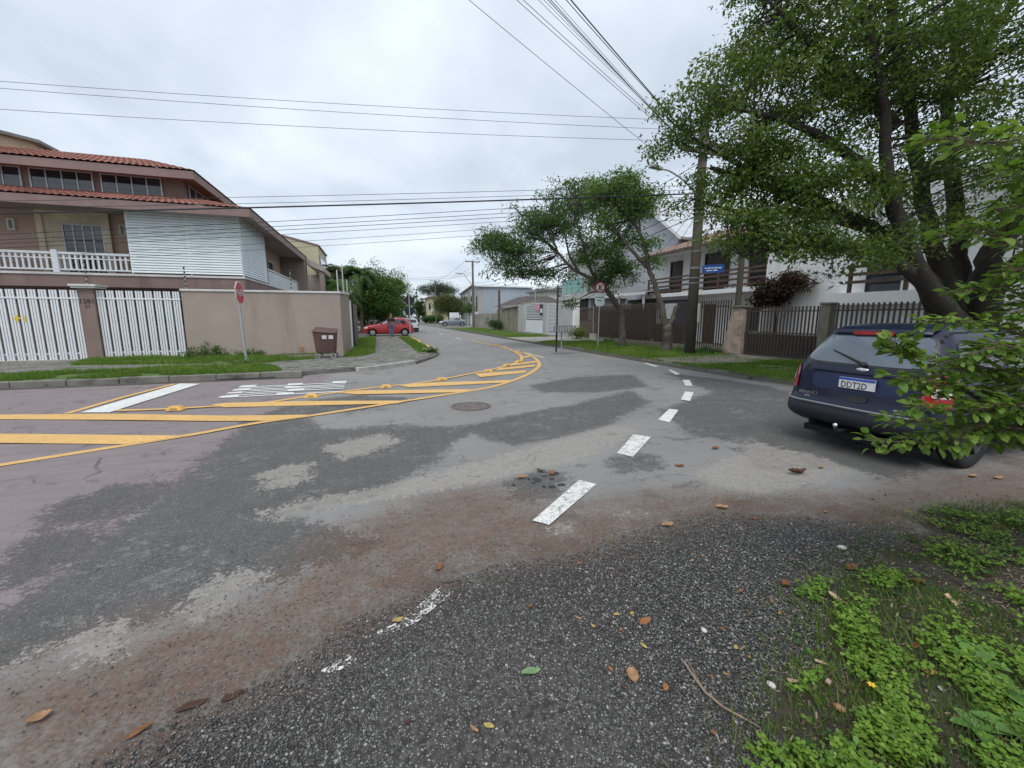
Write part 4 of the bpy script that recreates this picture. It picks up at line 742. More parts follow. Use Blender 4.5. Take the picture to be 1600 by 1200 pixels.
MB().extr([(FX-.6,39.9,2.62),(FX-.6,45.5,2.45),(FX-.6,45.5,2.55),(FX-.6,39.9,2.75)], (2.5,0,.5)).build('coping', mat('wall_roof', (.33,.31,.24), .9, .3, 2), ow)
lw = thing('low_wall', 'low weathered concrete wall between the mossy wall and the far utility pole', 'wall', (FX,53,.1))
for k in range(6): MB().box(FX-.3+random.uniform(-.02,.02),FX-.1,47.9+k*2.05,49.9+k*2.05,0,2.0).build('slab', mat('low_wall_conc', (.30,.28,.24), .95, .3, .8, stain=(.14,.13,.09), samt=.8, sscale=1), lw)
dk = thing('tiled_shed', 'small low house with dark hipped tile roof behind the concrete wall', 'house', (19,54,.1))
MB().box(16.5,23,49,56,0,2.9).build('wall', MATS['low_wall_conc'], dk); rr = MB(); A,B,Cc,Dd = (15.8,48.2,2.9),(15.8,57,2.9),(24,57,2.9),(24,48.2,2.9); T1,T2 = (18.5,51,4.2),(21.5,54,4.2)
tiles(rr,B,A,T1,(18.5,54,4.2),24,5); tiles(rr,A,Dd,(21.5,51,4.2),T1,22,5); rr.quad(T1,(21.5,51,4.2),T2,(18.5,54,4.2)); o = rr.build('roof_tiles', tile_mat('dark_tiles', (.10,.085,.08)), dk); o['kind'] = 'stuff'
solo(MB().tube([(13.6,46.6,.1),(13.6,46.6,4.6)], .14, 8), 'wooden_post', wood, 'dark stub post in front of the small tiled house', 'post')
wl_ = thing('wall_lamp_post', 'thin post with T top behind the mossy wall', 'post', (17,44,.1)); MB().tube([(17,44,.1),(17,44,4.3)], .05, 6).build('shaft', steel, wl_); MB().box(16.97,17.03,43.7,44.3,4.3,4.36).build('arm', steel, wl_)
# ---------------- blue-grey warehouse
wr = thing('warehouse', 'large blue grey ribbed warehouse with gabled concrete street front', 'building', (26,80,.1))
conc = mat('warehouse_concrete', (.40,.38,.36), .9, .15, .3, stain=(.27,.26,.25), samt=.6, sscale=.3); rib = mat('blue_cladding', (.36,.405,.45), .6, .12, .3, stain=(.42,.46,.50), samt=.5, sscale=.25)
MB().extr([(18,75,0),(18,92,0),(18,92,6.3),(18,79,7.4),(18,75,6.9)], (10,0,0)).build('wall', conc, wr)
cl = MB()
for k in range(36): x = 18.9+k*.26; cl.box(x,x+.17,74.9,74.996,0,6.85)
o = cl.build('cladding_ribs', rib, wr); o['kind'] = 'stuff'
MB().box(18.8,28.4,74.93,74.99,0,6.9).build('cladding', rib, wr); MB().extr([(17.6,74.6,6.92),(17.6,79,7.45),(17.6,79,7.6),(17.6,74.6,7.05)], (11,0,0)).build('roof', rfm, wr); MB().extr([(17.6,79,7.45),(17.6,92.4,6.3),(17.6,92.4,6.45),(17.6,79,7.6)], (11,0,0)).build('roof', rfm, wr)
for y, z0, z1 in ((76.0,2.6,5.6),(80.5,4.6,6.5),(84.8,1.5,6.2),(87.2,1.5,6.1)): MB().box(17.96,17.997,y,y+.9,z0,z1).build('window', darkglass, wr)
MB().box(28.0,28.5,74.85,74.92,2.5,5.4).build('window', darkglass, wr); MB().box(17.8,17.99,75.2,91,0,2.4).build('base_wall', white, wr)
# houses past the warehouse
ph = thing('pale_house', 'pale low house with a gallery right of the warehouse', 'house', (26,60,.1)); MB().box(24.5,36,58,66,0,5.4).build('wall', mat('pale_wall', (.52,.50,.46), .85, .1, 1), ph); MB().box(24,36.5,57.5,66.5,5.403,5.65).build('roof', MATS['fibre_cement'], ph); MB().box(26,27.2,57.96,57.997,3.4,4.8).build('window', darkglass, ph); MB().box(28.5,30,57.96,57.997,3.4,4.8).build('window', darkglass, ph)
fh = thing('yellow_house', 'far yellowish house with balcony behind the distant street tree', 'house', (15,102,.1)); MB().box(12.6,18,100,112,0,6.0).build('wall', mat('yellow_wall', (.56,.50,.33), .85, .1, 1), fh); MB().box(12.2,18.4,99.6,112,6.003,6.3).build('roof', tl, fh); MB().box(13.2,14.6,99.96,99.997,3.6,5).build('window', darkglass, fh); MB().box(12.57,12.598,101,104,3.2,4.8).build('window', darkglass, fh); MB().box(12.5,15.5,99.5,99.56,2.9,3.7).build('railing', white, fh)
bw2 = solo(MB().box(13.6,15.4,80.5,80.8,0,2.4), 'metal_hoarding', white, 'white sheet hoarding standing by the far tree trunk', 'hoarding')
# ---------------- poles
conp = mat('pole_concrete', (.100,.084,.070), .9, .2, 2, bump=.2, bscale=20, stain=(.075,.075,.05), samt=.6, sscale=1.2)
PX, PYY = (11.995,13.746)
up = thing('utility_pole', 'weathered concrete utility pole with timber crossarms and blue street name plate', 'utility pole', (PX,PYY,.1))
MB().tube([(PX,PYY,.0),(PX,PYY,9.0)], [.21,.15], 14).build('shaft', conp, up, smooth=True)
armm = mat('arm_timber', (.13,.115,.10), .8, .3, 5)
for z, a in ((7.62,1.15),(7.9,.95)): MB().bar((PX-a,PYY-.2,z),(PX+a,PYY-.2,z),.11,.12).build('crossarm', armm, up)
MB().bar((PX-1.0,PYY-.22,7.95),(PX-.05,PYY-.2,8.6),.07,.07).build('brace', armm, up)
for z in (2.9,3.1,3.45,3.5,4.1,4.5,5.2): MB().lathe([(.225-.007*z,-.012),(.23-.007*z,-.01),(.23-.007*z,.01),(.225-.007*z,.012)], 16, c=(PX,PYY,z)).build('band', steel, up)
jb = MB()
for z in np.linspace(5.5,6.6,9): jb.lathe([(.19,-.03),(.225,-.02),(.225,.02),(.19,.03)], 14, c=(PX,PYY,z))
jb.build('cable_clamp', blk, up)
for x in (-1.1,-.75,-.35,.6,1.0): MB().lathe([(.001,.1),(.035,.08),(.05,.04),(.03,0)], 8, c=(PX+x,PYY-.2,7.68)).build('insulator', mat('porcelain', (.25,.2,.17), .3), up)
lp = MB(); lp.tube(spline([(PX-.1,PYY-.05,6.1),(PX-.9,PYY-.15,6.55),(PX-1.6,PYY-.25,6.78),(PX-2.0,PYY-.3,6.80)],5), .03, 8); lp.build('lamp_arm', steel, up)
lh = MB(); lh.add([(PX-2.0,PYY-.22,6.76),(PX-2.0,PYY-.38,6.76),(PX-2.55,PYY-.48,6.80),(PX-2.55,PYY-.22,6.80),(PX-2.0,PYY-.26,6.86),(PX-2.0,PYY-.36,6.86),(PX-2.45,PYY-.42,6.92),(PX-2.45,PYY-.28,6.92)], [(3,2,1,0),(4,5,6,7),(0,1,5,4),(1,2,6,5),(2,3,7,6),(3,0,4,7)]); lh.build('lamp_head', mat('lamp_grey', (.3,.31,.32), .5), up, bevel=.015); MB().cyl(PX-2.25,PYY-.35,6.92,6.99,.035,.03,8).build('photocell', blk, up)
a = (PX+.14,PYY-.22,3.42); b = (PX+.72,PYY-.72,3.42); pn = MB().bar(a,b,.012,.3).build('street_name_plate', mat('sign_blue', (.02,.085,.30), .45, .08, 3), up)
wl2 = MB(); A_v, B_v = Vector(a), Vector(b); dv = (B_v-A_v).normalized(); nv = Vector((dv.y,-dv.x,0)); nv = nv if nv.y < 0 else -nv
for k, (u0, u1, z) in enumerate(((.12,.2,.03),(.24,.40,.03),(.43,.52,.03),(.55,.72,.03),(.75,.88,.03),(.2,.45,-.06),(.5,.7,-.06))):
    p, q = A_v.lerp(B_v,u0)+nv*.008+Vector((0,0,z)), A_v.lerp(B_v,u1)+nv*.008+Vector((0,0,z)); wl2.bar(p,q,.003,.035)
wl2.build('lettering', white, pn)
p3 = solo(MB().tube([(FX+.25,13.72,.1),(FX+.25,13.72,4.6)], .12, 10), 'service_pole', conp, 'slim grey service pole rising behind the crumbling pillar', 'pole')
def far_pole(x, y, h, label, lamp=True):
    t = thing('utility_pole', label, 'utility pole', (x,y,.1), 'utility poles along the right kerb'); MB().tube([(x,y,.1),(x,y,h)], [.19,.12], 10).build('shaft', conp if x < 0 else mat('pole_dark', (.13,.115,.10), .9, .2, 2), t)
    MB().bar((x-1.0,y,h-.15),(x+1.0,y,h-.15),.12,.12).build('crossarm', armm, t)
    for q in (-.95,.95): MB().cyl(x+q,y,h-.08,h+.12,.05,.03,6).build('insulator', MATS['porcelain'], t)
    if lamp: MB().tube([(x-.1,y,h-3.3),(x-1.3,y-.3,h-1.9),(x-1.7,y-.4,h-1.8)], .04, 6).build('lamp_arm', steel, t); MB().bar((x-1.6,y-.4,h-1.8),(x-2.5,y-.5,h-1.78),.2,.1).build('lamp_head', MATS['lamp_grey'], t)
far_pole(13.1,57.8,9.2,'dark utility pole with T crossarm and street lamp before the blue grey warehouse'); far_pole(12.6,92,9.3,'utility pole further up the street, rising over the far tree'); far_pole(12.0,128,9.6,'most distant utility pole near the vanishing point of the street')
# ---------------- signs
SX, SY = (10.37,18.23)
ns_ = thing('parking_sign', 'round no parking sign over a white plate on a grey post', 'traffic sign', (SX,SY,.1)); MB().tube([(SX,SY,.1),(SX+.02,SY,3.25)], .03, 8).build('post', steel, ns_)
redm = mat('sign_red', (.36,.03,.035), .45, .1, 3); SR_ = Matrix.Translation((SX,SY-.045,3.0)) @ Matrix.Rotation(R(-14),4,'Z')
dc = xf(MB().lathe([(.001,.0),(.26,.0),(.26,.012),(.001,.012)], 36, 'y'), SR_).build('sign_face', redm, ns_)
xf(MB().lathe([(.001,-.004),(.195,-.004),(.195,-.0005)], 36, 'y'), SR_).build('white_disc', whitec, dc)
xf(text_mb('E', .24), SR_ @ Matrix.Translation((0,-.012,0))).build('letter', blk, dc)
xx = MB(); xx.bar((-.15,-.009,-.15),(.15,-.009,.15),.004,.05,(0,1,0)); xx.bar((-.15,-.0085,.15),(.15,-.0085,-.15),.004,.05,(0,1,0)); xx.v = [tuple(v) for v in xx.v]; xf(xx, SR_).build('red_cross', redm, dc)
plt_ = MB().extr([(-.24,0,-.30),(-.17,0,-.42),(0,0,-.46),(.17,0,-.42),(.24,0,-.30),(.24,0,.17),(-.24,0,.17)], (0,.012,0)); SP_ = Matrix.Translation((SX,SY-.045,2.55)) @ Matrix.Rotation(R(-14),4,'Z'); pl_ = xf(plt_, SP_).build('plate', mat('plate_white', (.62,.68,.69), .5, .06, 3), ns_)
tt = MB()
for (x0, x1, z) in ((-.2,-.09,-.02),(-.06,.05,-.02),(.1,.2,-.02),(-.12,.08,-.16)): tt.box(x0,x1,-.005,-.001,z-.02,z+.02)
xf(tt, SP_).build('lettering', mat('ink_teal', (.04,.09,.09), .5), pl_)
TX, TY = (-3.778,14.456)
sp_ = thing('stop_sign', 'red octagonal PARE sign on a leaning grey pole before the taupe wall', 'traffic sign', (TX,TY,.1))
MB().tube([(TX,TY,.1),(TX-.06,TY+.02,2.6)], .035, 10).build('post', steel, sp_)
SM_ = Matrix.Translation((TX+.005,TY+.01,2.30)) @ Matrix.Rotation(R(86),4,'Z') @ Matrix.Rotation(R(-3),4,'Y')
def octo(r): return [(r*math.cos(R(22.5+45*k)),0,r*math.sin(R(22.5+45*k))) for k in range(8)]
oc = xf(MB().extr(octo(.36), (0,.014,0)), SM_).build('sign_plate', whitec, sp_); xf(MB().extr([(x,-.004,z) for x,_,z in octo(.325)], (0,.003,0)), SM_).build('red_face', mat('sign_red_bright', (.52,.035,.04), .45, .08, 3), oc)
tp = text_mb('PARE', .2); tp = xf(tp, SM_ @ Matrix.Translation((0,-.009,.01))); tp.build('lettering', whitec, oc)
DX, DY = 2.38, 31.2
ds = thing('warning_sign', 'dark backs of a diamond and a round sign on one post beside the red car', 'traffic sign', (DX,DY,.1)); MB().tube([(DX,DY,.1),(DX,DY,3.15)], .045, 8).build('post', steel, ds)
bk = mat('sign_back', (.022,.026,.034), .5, .1, 3); 
def face(mbx, z, nm): xf(mbx, Matrix.Translation((DX,DY+.06,z)) @ Matrix.Rotation(R(8),4,'Z')).build(nm, bk, ds)
face(MB().extr([(-.44,0,0),(0,0,-.44),(.44,0,0),(0,0,.44)], (0,.015,0)), 2.78, 'diamond_back'); face(MB().lathe([(.001,0),(.33,0),(.33,.015),(.001,.015)], 28, 'y'), 2.0, 'round_back')
# notice boards hung on the fence
solo(MB().box(FX-.03,FX-.01,17.1,17.95,1.5,2.25), 'notice_board', mat('board_white', (.62,.63,.64), .6), 'small white notice with lines of print tied to the fence behind the forked tree', 'notice')
nb2 = thing('notice_board', 'white board with two black round marks on the fence right of the forked tree', 'notice', (FX,16.1,1.4)); MB().box(FX-.03,FX-.01,15.55,16.25,1.35,2.2).build('board', MATS['board_white'], nb2)
for z in (1.62,1.95): MB().lathe([(.001,0),(.13,0),(.13,.004)], 16, 'y', (0,0,0)); q = MB().lathe([(.001,0),(.12,0),(.12,.004)], 16, 'y'); xf(q, Matrix.Translation((FX-.036,15.9,z)) @ Matrix.Rotation(R(90),4,'Z')).build('round_mark', blk, nb2)
# litter basket and its iron post
bx, by = (7.397,16.566); bx2, by2 = (7.608,16.497)
solo(MB().tube([(bx,by,.1),(bx+.03,by,2.9)], .045, 8), 'iron_post', mat('post_dark', (.05,.045,.04), .7), 'tall thin dark post on the verge beside the rubbish basket', 'post')
bk_ = thing('rubbish_basket', 'raised flat wire rubbish basket on a thin leg beside the dark post', 'basket', (bx2,by2,.1)); MB().tube([(bx2,by2,.1),(bx2,by2,.95)], .03, 6).build('leg', steel, bk_)
bs = MB(); bs.box(bx2-.5,bx2+.5,by2-.3,by2+.3,.95,.98); bs.build('tray', mat('basket_iron', (.16,.155,.15), .7, .2, 5), bk_)
for k in range(9): MB().box(bx2-.5+k*.12,bx2-.47+k*.12,by2-.31,by2-.29,.99,1.2).build('wire', MATS['basket_iron'], bk_)
MB().box(bx2-.5,bx2+.5,by2-.32,by2-.28,1.2,1.23).build('rim', MATS['basket_iron'], bk_)
wx, wy = (12.606,22.966)
wm_ = thing('meter_post', 'thin conduit on a small grey concrete block in front of the garage gate', 'post', (FX-.35,24.6,.1)); MB().box(FX-.55,FX-.25,24.4,24.8,.1,.5).build('block', MATS['render_greywhite'], wm_); MB().tube([(FX-.4,24.6,.5),(FX-.4,24.6,2.3)], .025, 6).build('conduit', steel, wm_)
# wheeled bin on the corner pavement
bn = thing('wheeled_bin', 'brown wheeled rubbish bin with two white stickers against the taupe wall', 'bin', (*(-1.746,16.533),.1)); qx, qy = (-1.746,16.533)
bm_ = mat('bin_brown', (.105,.058,.050), .55, .25, 4, stain=(.17,.12,.10), samt=.5, sscale=3); rotb = Matrix.Translation((qx,qy,.12)) @ Matrix.Rotation(R(-4),4,'Z')
def bb(mbx): return xf(mbx, rotb)
bb(MB().add([(-.30,-.30,.2),(.30,-.30,.2),(.30,.30,.2),(-.30,.30,.2),(-.37,-.36,.95),(.37,-.36,.88),(.37,.36,.98),(-.37,.36,1.05)], [(3,2,1,0),(4,5,6,7),(0,1,5,4),(1,2,6,5),(2,3,7,6),(3,0,4,7)])).build('body', bm_, bn, bevel=.03)
bb(MB().add([(-.40,-.39,.955),(.40,-.39,.885),(.40,.39,.985),(-.40,.39,1.055),(-.38,-.37,1.01),(.38,-.37,.93),(.38,.37,1.05),(-.38,.37,1.12)], [(3,2,1,0),(4,5,6,7),(0,1,5,4),(1,2,6,5),(2,3,7,6),(3,0,4,7)])).build('lid', bm_, bn, bevel=.02)
for x in (.02,.24): bb(MB().box(x-.075,x+.075,-.372,-.362,.70,.83)).build('sticker', whitec, bn)
for x in (-.26,.26):
    for y in (-.24,.24): q = MB().lathe([(.05,-.03),(.095,-.03),(.095,.03),(.05,.03)], 12, 'y', (x,y,.095)); bb(q).build('wheel', mat('wheel_grey', (.28,.27,.25), .7), bn)
for x in (-.2,.2): bb(MB().box(x-.03,x+.03,.37,.43,.75,.98)).build('handle', bm_, bn)
# green letter box far left, beside the red car
lb = thing('letter_box', 'grey green box on a post left of the red car bonnet', 'letter box', (-1.7,31.8,.1)); MB().box(-1.75,-1.65,31.75,31.85,.1,1.2).build('post', steel, lb); MB().box(-2.1,-1.2,31.6,32,1.2,1.75).build('box', mat('box_green', (.16,.20,.17), .6), lb)

# ================= CARS =================
tyre_m = mat('tyre_rubber', (.018,.018,.019), .85, .3, 8); rim_m = mat('rim_silver', (.42,.43,.44), .35, .1, 5, metal=.6); plast = mat('black_plastic', (.025,.026,.028), .6, .2, 6)
carglass = glassmat('car_glass', (.022,.030,.036), .03, .6); lamp_red = mat('lamp_red', (.33,.012,.014), .15, .25, 8, coat=.6); lamp_clear = mat('lamp_clear', (.62,.58,.56), .12, .2, 8, coat=.6); chrome = mat('chrome', (.62,.63,.65), .12, .05, 3, metal=1)
well_m = mat('wheel_well', (.012,.012,.012), .95)
def paint(name, col): return mat(name, col, .32, .10, 1.2, coat=.9, spec=.5, stain=tuple(min(1,c*1.25+.012) for c in col), samt=.3, sscale=2.5, streak=False)
class Shape:
    """car body as stacked rounded-rectangle slices: nodes (z, rear x, front x, half width, rear corner radius, front corner radius)"""
    def __init__(s, nodes, bow=.06):
        s.T = np.array([np.array(q) for q in spline(nodes, 5)]); s.T = s.T[np.argsort(s.T[:,0], kind='stable')]; s.bow = bow
    def par(s, z): return [np.interp(z, s.T[:,0], s.T[:,k]) for k in range(1,6)]
    def half(s, z):
        xr, xf_, w, r1, r2 = s.par(z); r1 = min(r1, w*.9); r2 = min(r2, w*.9); b = s.bow; pts = []
        for t in np.linspace(0, 1, 9, endpoint=False): y = t*(w-r1); pts.append((xr+b*(y/w)**2, y))
        xb = xr+b*((w-r1)/w)**2
        for a in np.linspace(0, math.pi/2, 9): pts.append((xb+r1-r1*math.cos(a), w-r1+r1*math.sin(a)))
        xa, xe = xb+r1, xf_-b-r2
        for t in np.linspace(0, 1, 22)[1:-1]: pts.append((xa+(xe-xa)*t, w+.012*math.sin(math.pi*t)))
        for a in np.linspace(0, math.pi/2, 9): pts.append((xe+r2*math.sin(a), w-r2+r2*math.cos(a)))
        for t in np.linspace(1, 0, 9)[1:]: y = t*(w-r2); pts.append((xf_-b*(y/w)**2, y))
        return np.array(pts)
    def body(s):
        zs = s.T[:,0]; keep = [0]
        for i in range(1, len(zs)):
            if zs[i]-zs[keep[-1]] > .004: keep.append(i)
        mb = MB(); n = None
        for i in keep:
            h = s.half(zs[i]); ring = list(h)+[(x,-y) for x, y in h[-2:0:-1]]; n = len(ring); mb.v += [(x,y,zs[i]) for x, y in ring]
        m = len(keep)
        for i in range(m-1):
            for k in range(n): mb.f.append((i*n+k, i*n+(k+1)%n, (i+1)*n+(k+1)%n, (i+1)*n+k))
        mb.f.append(tuple(range(n-1,-1,-1))); mb.f.append(tuple((m-1)*n+k for k in range(n))); mb.f = [tuple(reversed(f)) for f in mb.f]; return mb
    def rear(s, y, z):                       # point on the tail at lateral y (arc length past the corner)
        h = s.half(z); L = np.concatenate(([0], np.cumsum(np.hypot(*np.diff(h, axis=0).T)))); q = abs(y); return Vector((np.interp(q, L, h[:,0]), math.copysign(np.interp(q, L, h[:,1]), y), z))
    def front(s, y, z):
        h = s.half(z)[::-1]; L = np.concatenate(([0], np.cumsum(np.hypot(*np.diff(h, axis=0).T)))); q = abs(y); return Vector((np.interp(q, L, h[:,0]), math.copysign(np.interp(q, L, h[:,1]), y), z))
    def side(s, x, z, sg):
        h = s.half(z)[4:-4]; return Vector((x, sg*np.interp(x, h[:,0], h[:,1]), z))
def rounded(poly, rad=.25, n=5):
    P = [np.array(p, float) for p in poly]; out = []; m = len(P)
    for i in range(m):
        a, b, c = P[i-1], P[i], P[(i+1)%m]; p, q = b+(a-b)*rad, b+(c-b)*rad
        for t in np.linspace(0, 1, n): out.append((1-t)**2*p+2*t*(1-t)*b+t*t*q)
    dense = []
    for i in range(len(out)):
        a, b = out[i], out[(i+1)%len(out)]; k = max(1, int(np.hypot(*(b-a))/.07))
        for t in range(k): dense.append(a+(b-a)*t/k)
    return dense
def patch(fn, poly, eps, rad=.2, rings=6, hole=None):
    bd = rounded(poly, rad); c = np.mean(bd, axis=0); mb = MB(); n = len(bd)
    def P(q):
        a, b = q; p = fn(a,b); da = fn(a+.01,b)-fn(a-.01,b); db = fn(a,b+.01)-fn(a,b-.01); nn = da.cross(db)
        if nn.length < 1e-9: return p
        nn.normalize(); out = p-Vector((2,0,p.z*.6)); 
        if nn.dot(Vector((p.x-ctr[0], p.y, (p.z-.6)*.8))) < 0: nn = -nn
        return p+nn*eps
    lo = hole if hole else 0
    for k in range(rings+1):
        f = 1-(1-lo)*k/rings if hole else 1-k/rings
        if f < 1e-6: mb.v.append(tuple(P(c))); break
        for q in bd: mb.v.append(tuple(P(c+(q-c)*f)))
    for k in range(rings if hole else rings-1):
        for i in range(n): mb.f.append((k*n+i, k*n+(i+1)%n, (k+1)*n+(i+1)%n, (k+1)*n+i))
    if not hole:
        for i in range(n): mb.f.append(((rings-1)*n+i, (rings-1)*n+(i+1)%n, rings*n))
    return mb
ctr = [2,0,0]
def make_wheel(r, wdt, hub_r, spokes=6):
    t = MB().lathe([(hub_r,-wdt*.42),(hub_r+.02,-wdt*.5),(r-.03,-wdt*.5),(r-.008,-wdt*.42),(r,-wdt*.25),(r,wdt*.25),(r-.008,wdt*.42),(r-.03,wdt*.5),(hub_r+.02,wdt*.5),(hub_r,wdt*.42)], 36, 'y')
    rm = MB().lathe([(hub_r,-wdt*.46),(hub_r-.025,-wdt*.47),(hub_r-.035,-wdt*.30),(.06,-wdt*.38),(.055,-wdt*.46),(.001,-wdt*.47)], 30, 'y')
    for k in range(spokes): a = 2*math.pi*k/spokes; rm.bar((.05*math.cos(a),-wdt*.43,.05*math.sin(a)),((hub_r-.02)*math.cos(a),-wdt*.41,(hub_r-.02)*math.sin(a)),.05,.03,(0,1,0))
    tm_ = t.mesh('wheel'); tm_.materials.append(tyre_m); rmm = rm.mesh('rim'); rmm.materials.append(rim_m)
    for p in tm_.polygons: p.use_smooth = True
    return tm_, rmm
def car(name, label, cat, nodes, pm, loc, rz, wheels, r, group=None, rimmat=None, windows=(), rear=(), front=(), bow=.06, bumper=None, extras=None, well=.06, cx=2.0, size=1.0):
    """windows: (polygon in x,z); rear/front: (name, polygon in y,z, material, eps)"""
    global ctr
    root = thing(name, label, cat, (0,0,0), group); S = Shape(nodes, bow); ctr = [cx,0,0]; OFF[root.name] = (0,0,0)
    b = S.body().build('body', pm, root, smooth=True); w0 = max(n[3] for n in nodes)
    cut = MB()
    for x in wheels:
        for sg in (-1,1): cut.tube([(x,sg*(w0-.26),r),(x,sg*(w0+.2),r)], r+well, 36)
    cut_o = cut.build('cut', None); md = b.modifiers.new('wells', 'BOOLEAN'); md.operation = 'DIFFERENCE'; md.object = cut_o; md.solver = 'EXACT'
    dg = bpy.context.evaluated_depsgraph_get(); dg.update(); me = bpy.data.meshes.new_from_object(b.evaluated_get(dg)); b.modifiers.clear(); b.data = me; bpy.data.objects.remove(cut_o)
    me.materials.clear(); me.materials.append(pm); me.materials.append(well_m)
    for p in me.polygons:
        c = p.center; p.use_smooth = True
        if abs(c.y) < w0-.02 and any(math.hypot(c.x-x, c.z-r) < r+well+.01 for x in wheels) and abs(c.y) > w0-.3 and abs(p.normal.y) < .98 and c.z > .21: p.material_index = 1
        if abs(abs(c.y)-(w0-.26)) < .01: p.material_index = 1
    me.update()
    sm_ = b.modifiers.new('edge', 'EDGE_SPLIT'); sm_.split_angle = R(38)
    tm_, rmm = make_wheel(r, .19, r*.62)
    if rimmat: rmm.materials[0] = rimmat
    for x in wheels:
        for sg in (-1,1):
            wv = inst('wheel', tm_, root, (x,sg*(w0-.115),r), (0,0,0 if sg < 0 else math.pi)); q = bpy.data.objects.new('rim', rmm); COL.objects.link(q); q.parent = wv
            arch = MB(); pts = []
            for k in range(15):
                a = math.pi*(k/14)*1.06-.1; X, Z = x+(r+well+.012)*math.cos(a), r+(r+well+.012)*math.sin(a)
                if Z > .22: p = S.side(X,Z,sg); pts.append((p.x,p.y,p.z))
            arch.tube(pts, .016, 6); arch.build('wheel_arch', pm, root, smooth=True)
    for sg in (-1,1):
        for poly in windows:
            f = lambda x, z: S.side(x,z,sg)
            g = patch(f, poly, .006, .12).build('side_window', carglass, root, smooth=True); patch(f, [(np.mean([q[0] for q in poly])+(px-np.mean([q[0] for q in poly]))*1.05, np.mean([q[1] for q in poly])+(pz-np.mean([q[1] for q in poly]))*1.1) for px, pz in poly], .004, .12).build('window_seal', plast, g, smooth=True)
    for fn, lst in ((S.rear, rear), (S.front, front)):
        for (nm, poly, mm, eps, mirror) in lst:
            for sg in ((1,-1) if mirror else (1,)): patch(lambda y, z: fn(y*sg, z), poly, eps, .2).build(nm, mm, root, smooth=True)
    if bumper:
        for (z0, z1, mm, xlim_r, xlim_f) in bumper:
            for end in ('rear','front'):
                fn = S.rear if end == 'rear' else S.front; ext = 1.35 if end == 'rear' else 1.3; bm = MB(); ys = np.linspace(-ext, ext, 40); zz_ = np.linspace(z0, z1, 7)
                for j, z in enumerate(zz_):
                    bulge = .006+.016*math.sin(math.pi*j/6)**.5
                    for y in ys:
                        p = fn(y, z); o = Vector((-1 if end == 'rear' else 1, 0, 0)) if abs(y) < .6 else Vector((0, math.copysign(1,y), 0)) if abs(y) > w0+.12 else Vector((-.7 if end == 'rear' else .7, math.copysign(.7,y), 0)); bm.v.append(tuple(p+o*bulge))
                for j in range(6):
                    for i in range(39): bm.f.append((j*40+i, j*40+i+1, (j+1)*40+i+1, (j+1)*40+i))
                # keep clear of the wheel openings
                bm.f = [f for f in bm.f if not any(math.hypot(np.mean([bm.v[i][0] for i in f])-x, np.mean([bm.v[i][2] for i in f])-r) < r+well+.02 for x in wheels)]
                bm.build(end+'_bumper', mm, root, smooth=True)
    for sg in (-1,1):
        mx = [q for q in windows[-1]]; xm = max(q[0] for q in mx)-.18; zm = min(q[1] for q in mx)+.07; p = S.side(xm,zm,sg); MB().ball((p.x,p.y+sg*.12,p.z), .09, 10, .7).build('mirror', pm, root, smooth=True)
    if extras: extras(root, S)
    root.location = loc; root.rotation_euler = (0,0,rz); root.scale = (size,)*3; return root, S
# ---------------- blue people carrier, tail towards us
blue = mat('blue_car_paint', (.0028,.006,.027), .38, .1, 1.2, coat=.28, spec=.3); greyp = mat('bumper_grey', (.018,.020,.028), .55, .15, 5)
BN = [(.31,.16,4.0,.78,.2,.3),(.36,.07,4.08,.835,.24,.4),(.42,.02,4.13,.855,.26,.45),(.50,0.,4.15,.86,.27,.48),(.59,.02,4.14,.86,.27,.48),(.67,.06,4.10,.858,.26,.5),(.78,.075,4.0,.855,.25,.5),(.90,.09,3.75,.848,.25,.5),(1.0,.11,3.42,.835,.25,.5),(1.06,.135,3.2,.822,.26,.5),(1.16,.19,2.98,.79,.27,.48),(1.28,.26,2.74,.735,.27,.46),(1.40,.345,2.48,.675,.26,.42),(1.49,.42,2.25,.62,.25,.38),(1.545,.50,2.05,.57,.25,.35),(1.58,.62,1.9,.55,.25,.3),(1.605,.82,1.7,.42,.2,.25),(1.615,1.1,1.45,.2,.1,.1)]
